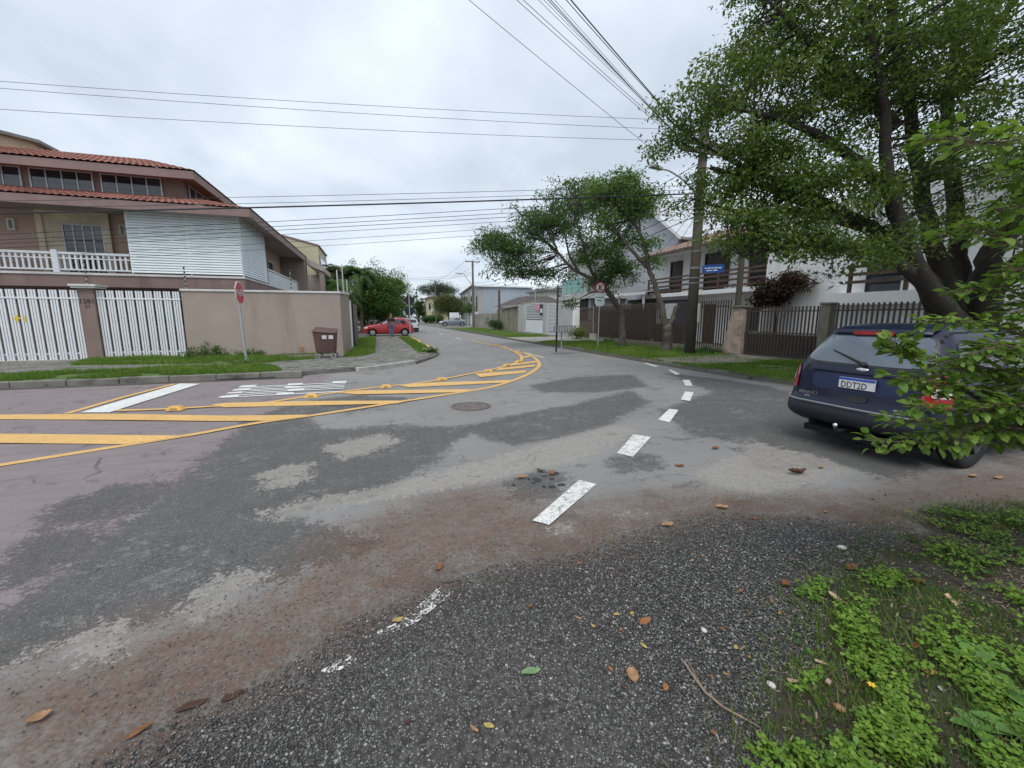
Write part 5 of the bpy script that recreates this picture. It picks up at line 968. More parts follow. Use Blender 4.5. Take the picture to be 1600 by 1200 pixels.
def blue_x(root, S):
    def rp(y, z, e): p = S.rear(y,z); return Vector((p.x-e, p.y, p.z))
    # third brake light, roof spoiler lip, wiper, badge, plate, handle
    sp = MB(); n = 24
    for i in range(n+1): y = -.55+1.1*i/n; p = S.rear(y,1.49); q = S.rear(y,1.515); sp.v += [tuple(p+Vector((-.055,0,.0))), tuple(p+Vector((-.05,0,.03))), tuple(q+Vector((.09,0,.055)))]
    for i in range(n): a = i*3; sp.f += [(a,a+3,a+4,a+1),(a+1,a+4,a+5,a+2)]
    s_ = sp.build('roof_spoiler', blue, root, smooth=True)
    MB().bar(rp(-.22,1.497,.062), rp(.22,1.497,.062), .02, .045).build('brake_light', lamp_red, s_)
    wp = MB(); pv = rp(-.08,1.125,.03); tip = rp(.36,1.27,.02); wp.tube([pv, pv.lerp(tip,.3)+Vector((-.02,0,.01)), tip], [.02,.014,.008], 6); wp.ball(tuple(pv), .035, 8); wp.build('rear_wiper', blk, root)
    bd = MB(); bd.ball((0,0,0), 1, 14); xf(bd, Matrix.Translation(rp(-.08,1.06,.012)) @ Matrix.Diagonal((.012,.075,.028,1))).build('badge', chrome, root, smooth=True)
    rc_ = patch(lambda y, z: S.rear(y,z), [(-.47,.78),(.47,.78),(.50,.99),(-.50,.99)], .004, .25).build('plate_recess', mat('recess_blue', (.012,.022,.07), .5, .15, 3), root, smooth=True)
    ridge = MB(); ridge.tube([rp(-.5+i*.05,1.015,.012) for i in range(21)], .016, 6); ridge.build('tailgate_ridge', blue, root, smooth=True)
    c = rp(-.08,.895,.03); plm = MB().box(-.006,.006,-.20,.20,-.065,.065); pl2 = xf(plm, Matrix.Translation(c)).build('licence_plate', mat('plate_white2', (.66,.67,.68), .4), rc_)
    xf(MB().box(-.002,.002,-.198,.198,.035,.063), Matrix.Translation(c+Vector((-.0075,0,0)))).build('plate_band', mat('plate_blue', (.03,.08,.38), .4), pl2)
    tm3 = text_mb('DDT2D', .075); xf(tm3, Matrix.Translation(c+Vector((-.0085,.028,-.018))) @ Matrix.Rotation(R(-90),4,'Z') @ Matrix.Scale(.85,4,(1,0,0))).build('plate_letters', blk, pl2)
    hd = patch(lambda y, z: S.rear(y,z), [(-.21,.67),(.0,.67),(.01,.75),(-.22,.75)], .012, .45).build('tailgate_handle', plast, root, smooth=True)
    t1 = text_mb('RENAULT', .040); p = rp(.50,.70,.016); xf(t1, Matrix.Translation(p+Vector((-.004,0,0))) @ Matrix.Rotation(R(-86),4,'Z')).build('lettering', chrome, root); t2 = MB(); t2.bar(p+Vector((-.002,.05,-.045)), p+Vector((-.002,-.03,-.045)), .004, .022); t2.build('model_script', chrome, root)
    t3 = MB(); p = rp(-.55,.655,.014); t3.bar(p+Vector((-.006,.06,0)), p+Vector((-.004,-.06,0)), .004, .02); t3.bar(p+Vector((-.006,.05,-.028)), p+Vector((-.004,-.06,-.028)), .004, .012); t3.build('model_script', chrome, root)
    tr = MB(); tr.tube([rp(-.95+i*.05,.598,.045 if abs(i-19) < 14 else .03) for i in range(39)], .012, 6); tr.build('bumper_strip', mat('strip_grey', (.22,.23,.25), .35, .1, 4), root, smooth=True)
    tb = MB(); tb.tube([(.35,0,.30),(-.06,0,.30),(-.09,0,.34)], .022, 8); tb.build('tow_bar', plast, root); MB().ball((-.09,.0,.375), .032, 12).build('tow_ball', chrome, root, smooth=True)
    for sg in (-1,1):
        ln = MB(); ln.tube([tuple(S.side(x,.93+.02*(x-1),sg)+Vector((0,sg*.004,0))) for x in np.linspace(.75,3.1,22)], .010, 6); ln.build('waist_trim', plast, root)
        rr_ = MB(); rr_.tube([tuple(S.side(x,1.02,sg)+Vector((0,sg*.006,0))) for x in np.linspace(.8,3.0,22)], .009, 6); rr_.build('window_trim', chrome, root)
        for x in (1.55,2.5): MB().bar(tuple(S.side(x,.86,sg)+Vector((0,sg*.02,0))), tuple(S.side(x+.16,.87,sg)+Vector((0,sg*.02,0))), .03, .03).build('door_handle', blue, root, bevel=.008)
        for xd in (1.33,2.28): MB().tube([tuple(S.side(xd+.02*math.sin(z*4),z,sg)+Vector((0,sg*.001,0))) for z in np.linspace(.30,1.0,12)], .004, 4).build('door_gap', blk, root)
    # gaps round the tailgate
    for sg in (-1,1): MB().tube([tuple(S.rear(sg*y,z)+Vector((-.001,0,0))) for y, z in ((.80,.62),(.79,.75),(.78,.9),(.775,1.0),(.76,1.08),(.71,1.2),(.64,1.34),(.57,1.47))], .0045, 4).build('tailgate_gap', blk, root)
    MB().box(.2,3.9,-.6,.6,.16,.24).build('underbody', well_m, root)
bw_glass = glassmat('rear_glass', (.05,.072,.10), .06, 1.0); bw_glass.node_tree.nodes['Principled BSDF'].inputs['IOR'].default_value = 1.6
car('people_carrier', 'dark blue people carrier seen from behind, parked half under the leafy branches', 'car', BN, blue, (5.12,3.31,0), 0, (.86,3.45), .315, 'cars parked along the street',
    windows=[[(.44,1.08),(1.22,1.06),(1.22,1.38),(.62,1.40)],[(1.32,1.05),(2.16,1.05),(2.14,1.42),(1.34,1.43)],[(2.26,1.05),(3.05,1.02),(2.46,1.38),(2.24,1.42)]],
    rear=[('window_surround',[(-.72,1.09),(.72,1.09),(.60,1.49),(-.60,1.49)],mat('surround_dark',(.018,.02,.026),.25,.1,3),.004,False),('rear_window',[(-.69,1.115),(.69,1.115),(.57,1.475),(-.57,1.475)],bw_glass,.009,False),('tail_light',[(.685,.74),(1.0,.72),(.98,1.04),(.80,1.07),(.70,1.0)],lamp_red,.012,True),('reverse_light',[(.75,.84),(.92,.83),(.92,.95),(.78,.96)],lamp_clear,.018,True)],
    front=[('windscreen',[(-.60,1.10),(.60,1.10),(.50,1.42),(-.50,1.42)],carglass,.008,False),('headlight',[(.45,.68),(.95,.72),(.9,.86),(.5,.82)],lamp_clear,.01,True),('grille',[(-.35,.5),(.35,.5),(.35,.62),(-.35,.62)],plast,.01,False)], bumper=[(.37,.595,greyp,0,0)], extras=blue_x, size=.945, rimmat=mat('rim_dark', (.05,.05,.052), .5, .2, 6))
# ---------------- red hatchback across the pavement
redp = paint('red_car_paint', (.37,.012,.019))
HN = [(.20,.12,3.68,.72,.2,.3),(.28,.03,3.78,.78,.24,.4),(.42,0.,3.82,.80,.25,.45),(.55,.02,3.82,.80,.25,.45),(.66,.04,3.78,.80,.25,.45),(.76,.06,3.68,.795,.25,.42),(.84,.08,3.40,.79,.25,.4),(.90,.10,3.02,.78,.25,.4),(.95,.14,2.80,.765,.25,.42),(1.05,.24,2.55,.73,.24,.4),(1.18,.38,2.28,.69,.24,.38),(1.30,.52,2.02,.645,.24,.34),(1.38,.64,1.84,.60,.24,.3),(1.42,.80,1.68,.50,.2,.25),(1.435,1.0,1.45,.25,.1,.1)]
def small_x(root, S):
    for sg in (-1,1):
        for x in (1.35,2.25): MB().bar(tuple(S.side(x,.78,sg)+Vector((0,sg*.015,0))), tuple(S.side(x+.14,.79,sg)+Vector((0,sg*.015,0))), .025, .03).build('door_handle', plast, root)
        for xd in (1.18,2.0): MB().tube([tuple(S.side(xd,z,sg)+Vector((0,sg*.001,0))) for z in np.linspace(.3,.93,10)], .006, 4).build('door_gap', blk, root)
        MB().tube([tuple(S.side(x,.52,sg)+Vector((0,sg*.006,0))) for x in np.linspace(1.0,2.75,20)], .018, 6).build('rub_strip', redp if name_red else plast, root)
    MB().box(.2,3.5,-.55,.55,.16,.22).build('underbody', well_m, root)
name_red = True
HW_ = [[(.50,.96),(1.0,.95),(1.08,1.27),(.78,1.26)],[(1.10,.95),(1.86,.95),(1.80,1.29),(1.16,1.29)],[(1.95,.95),(2.62,.94),(2.08,1.27),(1.90,1.28)]]
car('red_hatchback', 'small red hatchback standing across the pavement behind the man', 'car', HN, redp, (2.88,34.5,.12), math.pi, (.72,3.12), .285, 'cars parked along the street', windows=HW_,
    rear=[('rear_window',[(-.6,.97),(.6,.97),(.52,1.3),(-.52,1.3)],carglass,.008,False),('tail_light',[(.62,.6),(.86,.6),(.84,.86),(.68,.86)],lamp_red,.01,True)], front=[('windscreen',[(-.6,.97),(.6,.97),(.5,1.3),(-.5,1.3)],carglass,.008,False),('headlight',[(.42,.58),(.92,.6),(.86,.74),(.46,.70)],lamp_clear,.01,True),('grille',[(-.3,.45),(.3,.45),(.3,.55),(-.3,.55)],plast,.01,False)], extras=small_x)
# ---------------- grey saloon on the driveway by the pole
name_red = False
SN = [(.20,.14,4.3,.75,.2,.3),(.28,.03,4.42,.82,.26,.4),(.42,0.,4.48,.85,.28,.5),(.56,.01,4.48,.855,.28,.5),(.68,.03,4.42,.855,.28,.5),(.78,.06,4.28,.85,.28,.5),(.86,.10,3.95,.84,.28,.48),(.92,.16,3.55,.83,.28,.46),(.97,.40,3.30,.81,.28,.45),(1.02,.62,3.12,.78,.27,.44),(1.12,.82,2.85,.74,.26,.42),(1.24,1.05,2.55,.69,.25,.38),(1.34,1.30,2.28,.64,.24,.34),(1.40,1.52,2.08,.57,.22,.28),(1.43,1.7,1.9,.4,.15,.2),(1.44,1.78,1.85,.2,.1,.1)]
silver = paint('grey_car_paint', (.17,.20,.24))
SW = [[(1.10,1.0),(1.55,.99),(1.60,1.28),(1.36,1.26)],[(1.63,.99),(2.35,.98),(2.25,1.31),(1.68,1.31)],[(2.43,.98),(3.10,.97),(2.50,1.28),(2.34,1.30)]]
SR1 = [('rear_window',[(-.6,1.03),(.6,1.03),(.5,1.3),(-.5,1.3)],carglass,.008,False),('tail_light',[(.5,.72),(.95,.72),(.93,.88),(.55,.86)],lamp_red,.01,True)]; SF1 = [('windscreen',[(-.62,1.03),(.62,1.03),(.5,1.32),(-.5,1.32)],carglass,.008,False),('headlight',[(.45,.64),(.98,.68),(.94,.80),(.5,.76)],lamp_clear,.01,True),('grille',[(-.45,.42),(.45,.42),(.42,.64),(-.42,.64)],plast,.01,False)]
car('grey_saloon', 'grey saloon nosing out of a driveway beside the dark utility pole', 'car', SN, silver, (13.9,66.0,.11), math.pi-.1, (.85,3.5), .31, 'cars parked along the street', windows=SW, rear=SR1, front=SF1, extras=small_x)
# ---------------- white car behind the red one, dark car far up the street
whp = paint('white_car_paint', (.62,.64,.66)); dkp = paint('dark_car_paint', (.035,.038,.045))
car('white_hatchback', 'white car parked at the left kerb just behind the red hatchback', 'car', HN, whp, (3.6,45.5,0), R(90), (.72,3.12), .285, 'cars parked along the street', windows=HW_, rear=[('rear_window',[(-.6,.97),(.6,.97),(.52,1.3),(-.52,1.3)],carglass,.008,False),('tail_light',[(.62,.6),(.86,.6),(.84,.86),(.68,.86)],lamp_red,.01,True)], front=[('windscreen',[(-.6,.97),(.6,.97),(.5,1.3),(-.5,1.3)],carglass,.008,False)], bumper=[(.25,.45,plast,0,0)], extras=small_x)
BN2 = [(z*1.03,a,b,w,r1,r2) for z, a, b, w, r1, r2 in BN]
car('dark_car', 'dark grey car in the distance where the street vanishes', 'car', BN2, dkp, (8.0,92,0), R(90), (.86,3.45), .315, 'cars parked along the street', windows=[[(.44,1.1),(1.22,1.08),(1.22,1.40),(.62,1.42)],[(1.32,1.07),(2.16,1.07),(2.14,1.44),(1.34,1.45)],[(2.26,1.07),(3.05,1.05),(2.46,1.40),(2.24,1.44)]], rear=[('rear_window',[(-.7,1.08),(.7,1.08),(.6,1.46),(-.6,1.46)],carglass,.009,False),('tail_light',[(.72,.8),(1.0,.8),(.98,1.0),(.8,1.0)],lamp_red,.012,True),('licence_plate',[(-.25,.7),(.25,.7),(.25,.82),(-.25,.82)],mat('plate_white2',(.66,.67,.68),.4),.012,False)], front=[('windscreen',[(-.6,1.12),(.6,1.12),(.5,1.44),(-.5,1.44)],carglass,.008,False)], extras=small_x)
# ================= MAN standing on the pavement, looking down at his hands =================
def skinned(name, verts, edges, radii, m, parent, sub=2):
    me = bpy.data.meshes.new(name); me.from_pydata(verts, edges, []); me.update(); o = bpy.data.objects.new(name, me); COL.objects.link(o); o.parent = parent; me.materials.append(m)
    md = o.modifiers.new('skin', 'SKIN'); md.use_smooth_shade = True
    for i, r_ in enumerate(radii):
        sv = me.skin_vertices[0].data[i]; sv.radius = r_ if hasattr(r_, '__len__') else (r_, r_); sv.use_root = (i == 0)
    sb = o.modifiers.new('sub', 'SUBSURF'); sb.levels = sb.render_levels = sub; return o
skin = mat('skin', (.38,.22,.16), .6, .1, 8); shirt = mat('shirt_brown', (.060,.030,.028), .9, .45, 14, stain=(.03,.03,.045), samt=.8, sscale=9, streak=False); jeans = mat('jeans', (.10,.16,.27), .9, .3, 7); hairm = mat('hair_brown', (.03,.02,.015), .7, .3, 20)
man = thing('person', 'man in a dark checked shirt and blue jeans looking down beside the red car', 'person', (0,0,0)); OFF[man.name] = (0,0,0)
# faces -Y (towards the camera); one continuous body
bv = [(0,0,.93),(0,.0,1.08),(0,.01,1.24),(0,.01,1.38),(0,-.01,1.46),(0,-.045,1.56),(0,-.055,1.66), (.17,.01,1.36),(.215,.03,1.12),(.12,-.20,1.04),(.045,-.26,1.06), (-.17,.01,1.36),(-.215,.03,1.12),(-.12,-.20,1.02),(-.045,-.26,1.05), (.085,0,.86),(.09,-.015,.48),(.085,.02,.10),(.09,-.13,.035), (-.085,0,.86),(-.075,-.03,.48),(-.05,.0,.10),(-.06,-.15,.035)]
be = [(0,1),(1,2),(2,3),(3,4),(4,5),(5,6),(3,7),(7,8),(8,9),(9,10),(3,11),(11,12),(12,13),(13,14),(0,15),(15,16),(16,17),(17,18),(0,19),(19,20),(20,21),(21,22)]
br = [(.14,.10),(.125,.095),(.145,.10),(.14,.09),(.055,.055),(.078,.09),(.07,.08),.055,.042,.036,.03,.055,.042,.036,.03,.085,.058,.042,.035,.085,.058,.042,.035]
skinned('body', bv, be, br, skin, man)
skinned('shirt', [bv[i] for i in (0,1,2,3,7,8,11,12)]+[(.135,-.17,1.05),(-.135,-.17,1.03),(0,.0,1.425)], [(0,1),(1,2),(2,3),(3,4),(4,5),(3,6),(6,7),(5,8),(7,9),(3,10)], [(.175,.135),(.162,.13),(.18,.135),(.175,.125),.088,.070,.088,.070,.052,.052,.075], shirt, man)
skinned('jeans', [bv[i] for i in (0,15,16,17,19,20,21)], [(0,1),(1,2),(2,3),(0,4),(4,5),(5,6)], [(.155,.118),.102,.072,.06,.102,.072,.06], jeans, man)
hm = MB().ball((0,-.035,1.655), .098, 14, 1.05); hm.v = [(x, y+.012, z+.012) for x, y, z in hm.v if True]; hm.f = [f for f in hm.f if np.mean([hm.v[i][2] for i in f]) > 1.63 and not (np.mean([hm.v[i][1] for i in f]) < -.07 and np.mean([hm.v[i][2] for i in f]) < 1.70)]; hm.build('hair', hairm, man, smooth=True)
fc = MB(); fc.ball((0,-.145,1.585), .016, 8, 1.4); fc.build('nose', skin, man, smooth=True)
ey = MB(); ey.ball((.032,-.128,1.605), .010, 8); ey.ball((-.032,-.128,1.605), .010, 8); ey.build('eyes', blk, man); MB().box(-.022,.022,-.137,-.128,1.542,1.549).build('mouth', mat('lips', (.25,.1,.09), .6), man)
for sg in (-1,1):
    MB().ball((sg*.085,-.045,1.60), .022, 8, 1.5).build('ear', skin, man, smooth=True)
    hd = []; hx, hy, hz = sg*.045, -.26, 1.055
    fv = [(hx,hy,hz),(hx*.7,hy-.05,hz+.01)]; fe = [(0,1)]; fr_ = [.030,.028]
    for k, (dx_, ln) in enumerate(((-.026,.06),(-.009,.07),(.009,.065),(.026,.05))): fv += [(hx*.7+dx_,hy-.05-ln*.6,hz+.005),(hx*.7+dx_*.8,hy-.05-ln*.8,hz-.028)]; fe += [(1,len(fv)-2),(len(fv)-2,len(fv)-1)]; fr_ += [.010,.008]
    fv += [(hx-sg*.04,hy-.04,hz+.03),(hx-sg*.045,hy-.075,hz+.025)]; fe += [(0,len(fv)-2),(len(fv)-2,len(fv)-1)]; fr_ += [.011,.009]; skinned('hand', fv, fe, fr_, skin, man, 1)
    q = bv[18] if sg > 0 else bv[22]; sh = MB(); sh.ball((0,0,0), 1, 12); xf(sh, Matrix.Translation((q[0],q[1]+.07,.045)) @ Matrix.Diagonal((.055,.15,.05,1))).build('shoe', mat('shoe_dark', (.03,.028,.03), .6), man, smooth=True)
man.location = (1.07,31.3,.13); man.rotation_euler = (0,0,R(12))

# ================= VEGETATION =================
bark = mat('bark_grey', (.115,.098,.082), .95, .35, 4, bump=.7, bscale=22, stain=(.19,.185,.15), samt=.6, sscale=2.5); bark_d = mat('bark_dark', (.036,.030,.026), .95, .4, 4, bump=.8, bscale=20, stain=(.06,.065,.035), samt=.6, sscale=2)
L_big = leafmat('leaf_big_tree', [(0,(.038,.074,.022)),(.45,(.080,.140,.034)),(.8,(.145,.205,.044)),(1,(.235,.20,.08))], .45)
L_fea = leafmat('leaf_feathery', [(0,(.035,.085,.035)),(.5,(.060,.135,.042)),(.85,(.11,.20,.045)),(1,(.17,.25,.06))], .38)
L_feb = leafmat('leaf_feathery_light', [(0,(.06,.13,.035)),(.5,(.105,.21,.045)),(1,(.19,.30,.065))], .4)
L_dk = leafmat('leaf_dark', [(0,(.026,.065,.022)),(.5,(.045,.105,.032)),(1,(.08,.155,.042))], .35); L_mid = leafmat('leaf_mid', [(0,(.045,.105,.03)),(.5,(.08,.165,.042)),(1,(.14,.24,.06))], .38)
L_red = leafmat('leaf_purple', [(0,(.018,.008,.011)),(.6,(.045,.014,.018)),(1,(.13,.045,.03))], .2); L_oliv = leafmat('leaf_olive', [(0,(.06,.075,.025)),(.6,(.10,.12,.04)),(1,(.17,.17,.06))], .3)
# big tree behind the blue car
B0 = (13.3,6.15,.1)
big = tree('big_street_tree', 'huge many stemmed tree with a dark spreading crown behind the blue car', 'tree', B0,
  [([(13.3,6.15,-.1),(13.3,6.2,.9),(13.25,6.25,1.7)], .66, .55), ([(13.1,6.2,1.1),*[(11.826,6.357,2.531),(10.74,6.71,3.433),(9.599,7.08,3.907),(8.064,7.579,4.506),(7.109,7.889,4.808)]], .27, .04),
   ([(13.2,6.2,1.3),*[(12.595,6.422,2.704),(12.049,6.6,3.979),(11.516,6.773,5.728),(10.931,6.963,7.5),(10.256,7.182,9.625)]], .24, .06), ([(13.2,6.3,1.3),*[(13.802,6.661,2.771),(13.364,6.803,4.559),(12.949,6.938,6.251),(12.888,6.958,8.37),(12.413,7.112,10.466)]], .24, .06),
   ([(13.4,6.1,1.2),*[(13.588,6.1,2.704),(14.063,5.945,3.979),(14.145,5.919,5.728),(14.279,5.875,7.745)]], .32, .08), ([(13.4,5.9,1.2),*[(12.531,5.392,2.332),(13.43,5.099,2.982),(14.782,4.66,3.741),(15.666,4.373,4.721)]], .28, .06),
   ([(13.1,6.0,1.3),*[(10.728,5.767,2.444),(10.053,5.986,3.693),(9.739,6.089,4.651),(9.523,6.159,5.801),(9.003,6.328,7.114)]], .22, .05), ([(13.0,6.0,1.4),*[(9.961,5.806,2.674),(9.078,6.093,2.92),(7.981,6.449,2.982),(7.029,6.759,2.797)]], .16, .03),
   ([(10.266,6.338,4.169),(9.212,6.68,5.035),(8.164,7.021,5.518),(7.155,7.349,5.756)], .14, .03), ([(10.508,6.469,5.48),(9.502,6.796,6.445),(8.555,7.104,7.146),(7.754,7.364,7.83)], .13, .03), ([(10.62,6.643,3.482),(9.058,7.151,4.28),(7.69,7.595,4.8),(6.603,7.949,5.374)], .12, .02), ([(9.614,6.655,3.618),(8.557,6.998,3.812),(7.395,7.376,3.812),(6.538,7.654,4.069)], .10, .02), ([(12.401,6.485,6.501),(12.978,6.298,7.745),(13.531,6.118,8.935)], .12, .03)],
  [((8.074,7.471,6.305),(1.25,1.5,1.0),63),((8.756,7.67,7.684),(1.3,1.6,1.0),63),((9.329,7.483,8.935),(1.9,2,1.4),84),((9.407,6.617,6.458),(1.5,1.8,1.1),78),((8.339,7.069,4.7),(1.3,1.3,.8),53),((8.788,6.397,4.057),(1.2,1.4,.7),48),
   ((7.684,7.597,4.865),(.9,1.1,.7),33),((6.834,8.084,6.027),(.75,1.0,.8),25),((6.483,8.198,5.324),(.5,.7,.5),7),((6.933,7.631,4.096),(.7,.8,.55),17),((7.588,6.892,3.531),(1.0,1.0,.45),31),((8.002,6.337,3.026),(.95,.9,.35),25),((8.67,5.805,2.742),(.8,.8,.35),17),((6.973,6.882,2.998),(.4,.5,.25),5),
   ((11.229,6.445,6.548),(1.8,2.0,1.3),84),((11.786,6.685,8.701),(2.2,2.2,1.5),84),((10.776,5.962,4.6),(1.3,1.5,.8),42),((12.76,5.738,6.326),(1.7,2,1.5),78),((13,4.818,4.467),(1.6,1.8,1.3),56),((12.009,5.351,3.693),(1.1,1.3,.8),20),((10.333,5.896,3.448),(1.0,1.0,.4),12),((13.954,4.929,6.91),(2.2,2,2.2),56),((14.334,5.857,9.964),(2.5,2.5,1.8),48)],
  L_big, bark_d, nleaf=104, spread=.185, size=.092, aspect=.42, droop=.55, twig=.011, seed=3, shell=.3, sides=12)
# feathery trees on the verge
TA = (11.889,18.449); A0 = (*TA,.1); yA = 21.6
tree('feathery_tree', 'leaning feathery street tree whose wide flat crown spreads left over the road', 'tree', A0,
  [([(*TA,-.1),*[(12.048,18.797,1.438),(11.835,18.866,2.084),(11.31,19.037,2.883)]], .19, .13), ([(11.31,19.037,2.883),(10.676,19.243,3.421),(9.586,19.597,3.986),(8.868,19.83,4.762),(8.191,20.05,5.377),(7.43,20.297,5.773)], .115, .035), ([(11.152,19.088,2.978),(10.51,19.297,3.829),(10.178,19.405,4.762),(9.847,19.512,5.834),(9.525,19.617,6.738)], .10, .03), ([(8.809,19.849,4.669),(8.344,20,5.223),(7.584,20.247,5.468),(6.371,20.641,5.223)], .06, .02), ([(10.171,20.038,3.891),(9.681,20.197,4.691),(9.344,20.306,5.951),(8.71,20.512,6.881)], .07, .02),([(11.15,19.089,3.042),(11.584,18.948,3.829),(12.012,18.809,4.607)], .06,.02), ([(8.663,19.371,4.689),(7.991,19.59,6.179),(6.96,19.924,6.473)], .05, .02)],
  [((6.675,20.543,4.916),(1.89,1.92,0.78),92),((5.765,20.839,5.285),(0.98,1.20,0.53),36),((7.728,20.2,6.288),(1.46,1.68,0.78),72),((7.134,20.393,3.986),(1.46,1.20,0.53),40),((8.518,19.944,3.672),(0.98,0.96,0.44),22),((9.254,20.125,6.221),(1.65,1.80,1.00),80),((9.929,20.116,7.494),(1.59,1.68,0.88),60),((10.784,20.049,7.854),(1.22,1.44,0.75),44),((10.63,19.258,4.916),(1.59,1.56,0.88),68),((11.47,18.774,3.964),(1.34,1.20,0.62),56),((11.494,20.028,3.439),(0.98,0.96,0.50),22),((9.621,19.586,2.405),(0.37,0.36,0.19),6)],
  L_fea, bark, nleaf=44, spread=.24, size=.175, aspect=.26, droop=.75, twig=.014, seed=5, shell=.25, flat=.3)
TB = (11.965,15.081); B1 = (*TB,.1); yB = 18.0
tree('forked_tree', 'grey forked street tree with a sawn stub and a light feathery top', 'tree', B1,
  [([(*TB,-.1),*[(11.927,15.051,0.784),(11.822,15.085,1.248)]], .22, .19), ([(11.825,15.084,1.194),(11.598,15.158,2.003),(11.349,15.239,2.801),(10.97,15.362,3.718),(10.893,15.387,4.235),(10.604,15.481,5.001),(10.198,15.613,5.632),(9.803,15.741,6.131)], .15, .04), ([(11.959,15.041,1.139),(12.116,14.99,1.573),(12.243,14.948,2.057)], .12, .10), ([(10.973,15.361,3.64),(10.518,15.509,4.106),(10.119,15.639,4.543),(9.716,15.769,5.128),(9.326,15.896,5.506)], .09, .03), ([(10.604,15.481,5.001),(10.574,15.491,5.632),(10.798,15.418,6.181)], .05, .02), ([(10.368,15.873,5.699),(9.717,16.084,6.08),(9.077,16.293,6.257)], .05, .02)],
  [((10.138,16.053,6.485),(1.34,1.44,0.69),64),((10.668,15.67,6.181),(1.04,1.20,0.56),48),((9.468,16.481,6.793),(1.22,1.20,0.62),48),((10.073,16.494,7.233),(0.73,0.96,0.38),24),((9.714,16.296,5.615),(1.10,1.20,0.56),44),((10.874,15.393,4.62),(0.55,0.48,0.25),10),((11.218,15.281,3.848),(0.30,0.30,0.19),6),((10.256,16.12,4.965),(0.61,0.60,0.38),16)],
  L_feb, bark, nleaf=44, spread=.22, size=.165, aspect=.28, droop=.6, twig=.012, seed=8, shell=.25, flat=.3)
# purple shrub behind the fence, small shrubs
tree('purple_shrub', 'dark purple leaved shrub growing behind the crumbling pillar', 'shrub', (15.3,12.8,.1), [([(15.3,12.8,.1),(15.3,12.8,1.2),(15.2,12.8,2.2)], .06, .03)], [((15.2,12.75,2.65),(.55,.75,.55),60),((15.2,12.2,2.9),(.5,.5,.4),30),((15.2,13.3,2.3),(.5,.5,.35),25)], L_red, bark_d, nleaf=55, spread=.16, size=.16, aspect=.32, droop=.5, seed=9, shell=.2)
tree('yellow_shrub', 'yellow green shrub at the end of the garage gate by the driveway', 'shrub', (12.9,25.6,.1), [([(12.9,25.6,.1),(12.9,25.6,.5)], .03, .02)], [((12.9,25.6,.55),(.6,.6,.4),45)], leafmat('leaf_yellow', [(0,(.08,.13,.02)),(.6,(.16,.20,.03)),(1,(.28,.27,.05))], .3), bark, nleaf=50, spread=.16, size=.09, seed=12, shell=.2)
tree('round_bush', 'clipped round dark bush by the low concrete wall', 'bush', (12.8,45.5,.1), [([(12.8,45.5,.1),(12.8,45.5,.6)], .05, .03)], [((12.8,45.5,.75),(.75,.75,.62),90)], L_dk, bark_d, nleaf=50, spread=.14, size=.08, seed=13, shell=.7)
tree('small_green_tree', 'small lollipop tree in front of the warehouse street front', 'tree', (15.6,72,.1), [([(15.6,72,.1),(15.6,72,2.2)], .08, .05)], [((15.6,72,3.0),(.95,.95,.9),70)], L_mid, bark, nleaf=45, spread=.25, size=.14, seed=14, shell=.5)
# trees of the left side beyond the wall
def simple_tree(name, label, x, y, h, rx, rz_, leaf, seed, trunk=.25, n=160, nleaf=60, size=.16, group=None, low=.25, cat='tree'):
    zc = h-rz_; rng = random.Random(seed); bl = [((x,y,zc),(rx,rx,rz_),n//2)]
    for k in range(5): a = rng.uniform(0,6.28); bl.append(((x+rx*.6*math.cos(a),y+rx*.6*math.sin(a),zc+rng.uniform(-.5,.45)*rz_),(rx*.55,rx*.55,rz_*.5),n//10))
    lm = [([(x,y,0),(x+.1,y,zc*.6),(x,y,zc)], trunk, trunk*.5)]
    for k in range(4): a = 1.57*k+rng.uniform(-.4,.4); lm.append(([(x,y,zc*.7),(x+rx*.4*math.cos(a),y+rx*.4*math.sin(a),zc*1.05),(x+rx*.7*math.cos(a),y+rx*.7*math.sin(a),zc+rz_*.4)], trunk*.45, .04))
    return tree(name, label, cat, (x,y,.05), lm, bl, leaf, bark_d, nleaf=nleaf, spread=rx*.16, size=size, aspect=.5, droop=.4, twig=.02, group=group, seed=seed, shell=.45, sides=8)
simple_tree('leafy_tree', 'dense green tree directly behind the red car and the man', .55, 42, 6.2, 2.1, 2.7, leafmat('leaf_fresh', [(0,(.035,.085,.02)),(.5,(.075,.16,.035)),(1,(.15,.26,.055))], .35), 21, n=300, nleaf=90)
simple_tree('leafy_tree', 'lower spreading green tree right of the red car roof', 1.0, 47, 5.6, 2.3, 2.2, leafmat('leaf_fresh', [(0,(.035,.085,.02)),(.5,(.07,.15,.03)),(1,(.13,.23,.045))], .3), 22, n=200, nleaf=80)
simple_tree('leafy_tree', 'dark tree filling the gap between the palms and the bright green tree', -1.2, 44, 5.6, 1.7, 2.5, L_dk, 23, n=180, nleaf=80)
simple_tree('leafy_tree', 'small dull tree in the gap left of the diamond sign', 1.0, 82, 3.8, 1.5, 1.4, L_mid, 24, n=120, nleaf=60, size=.2)
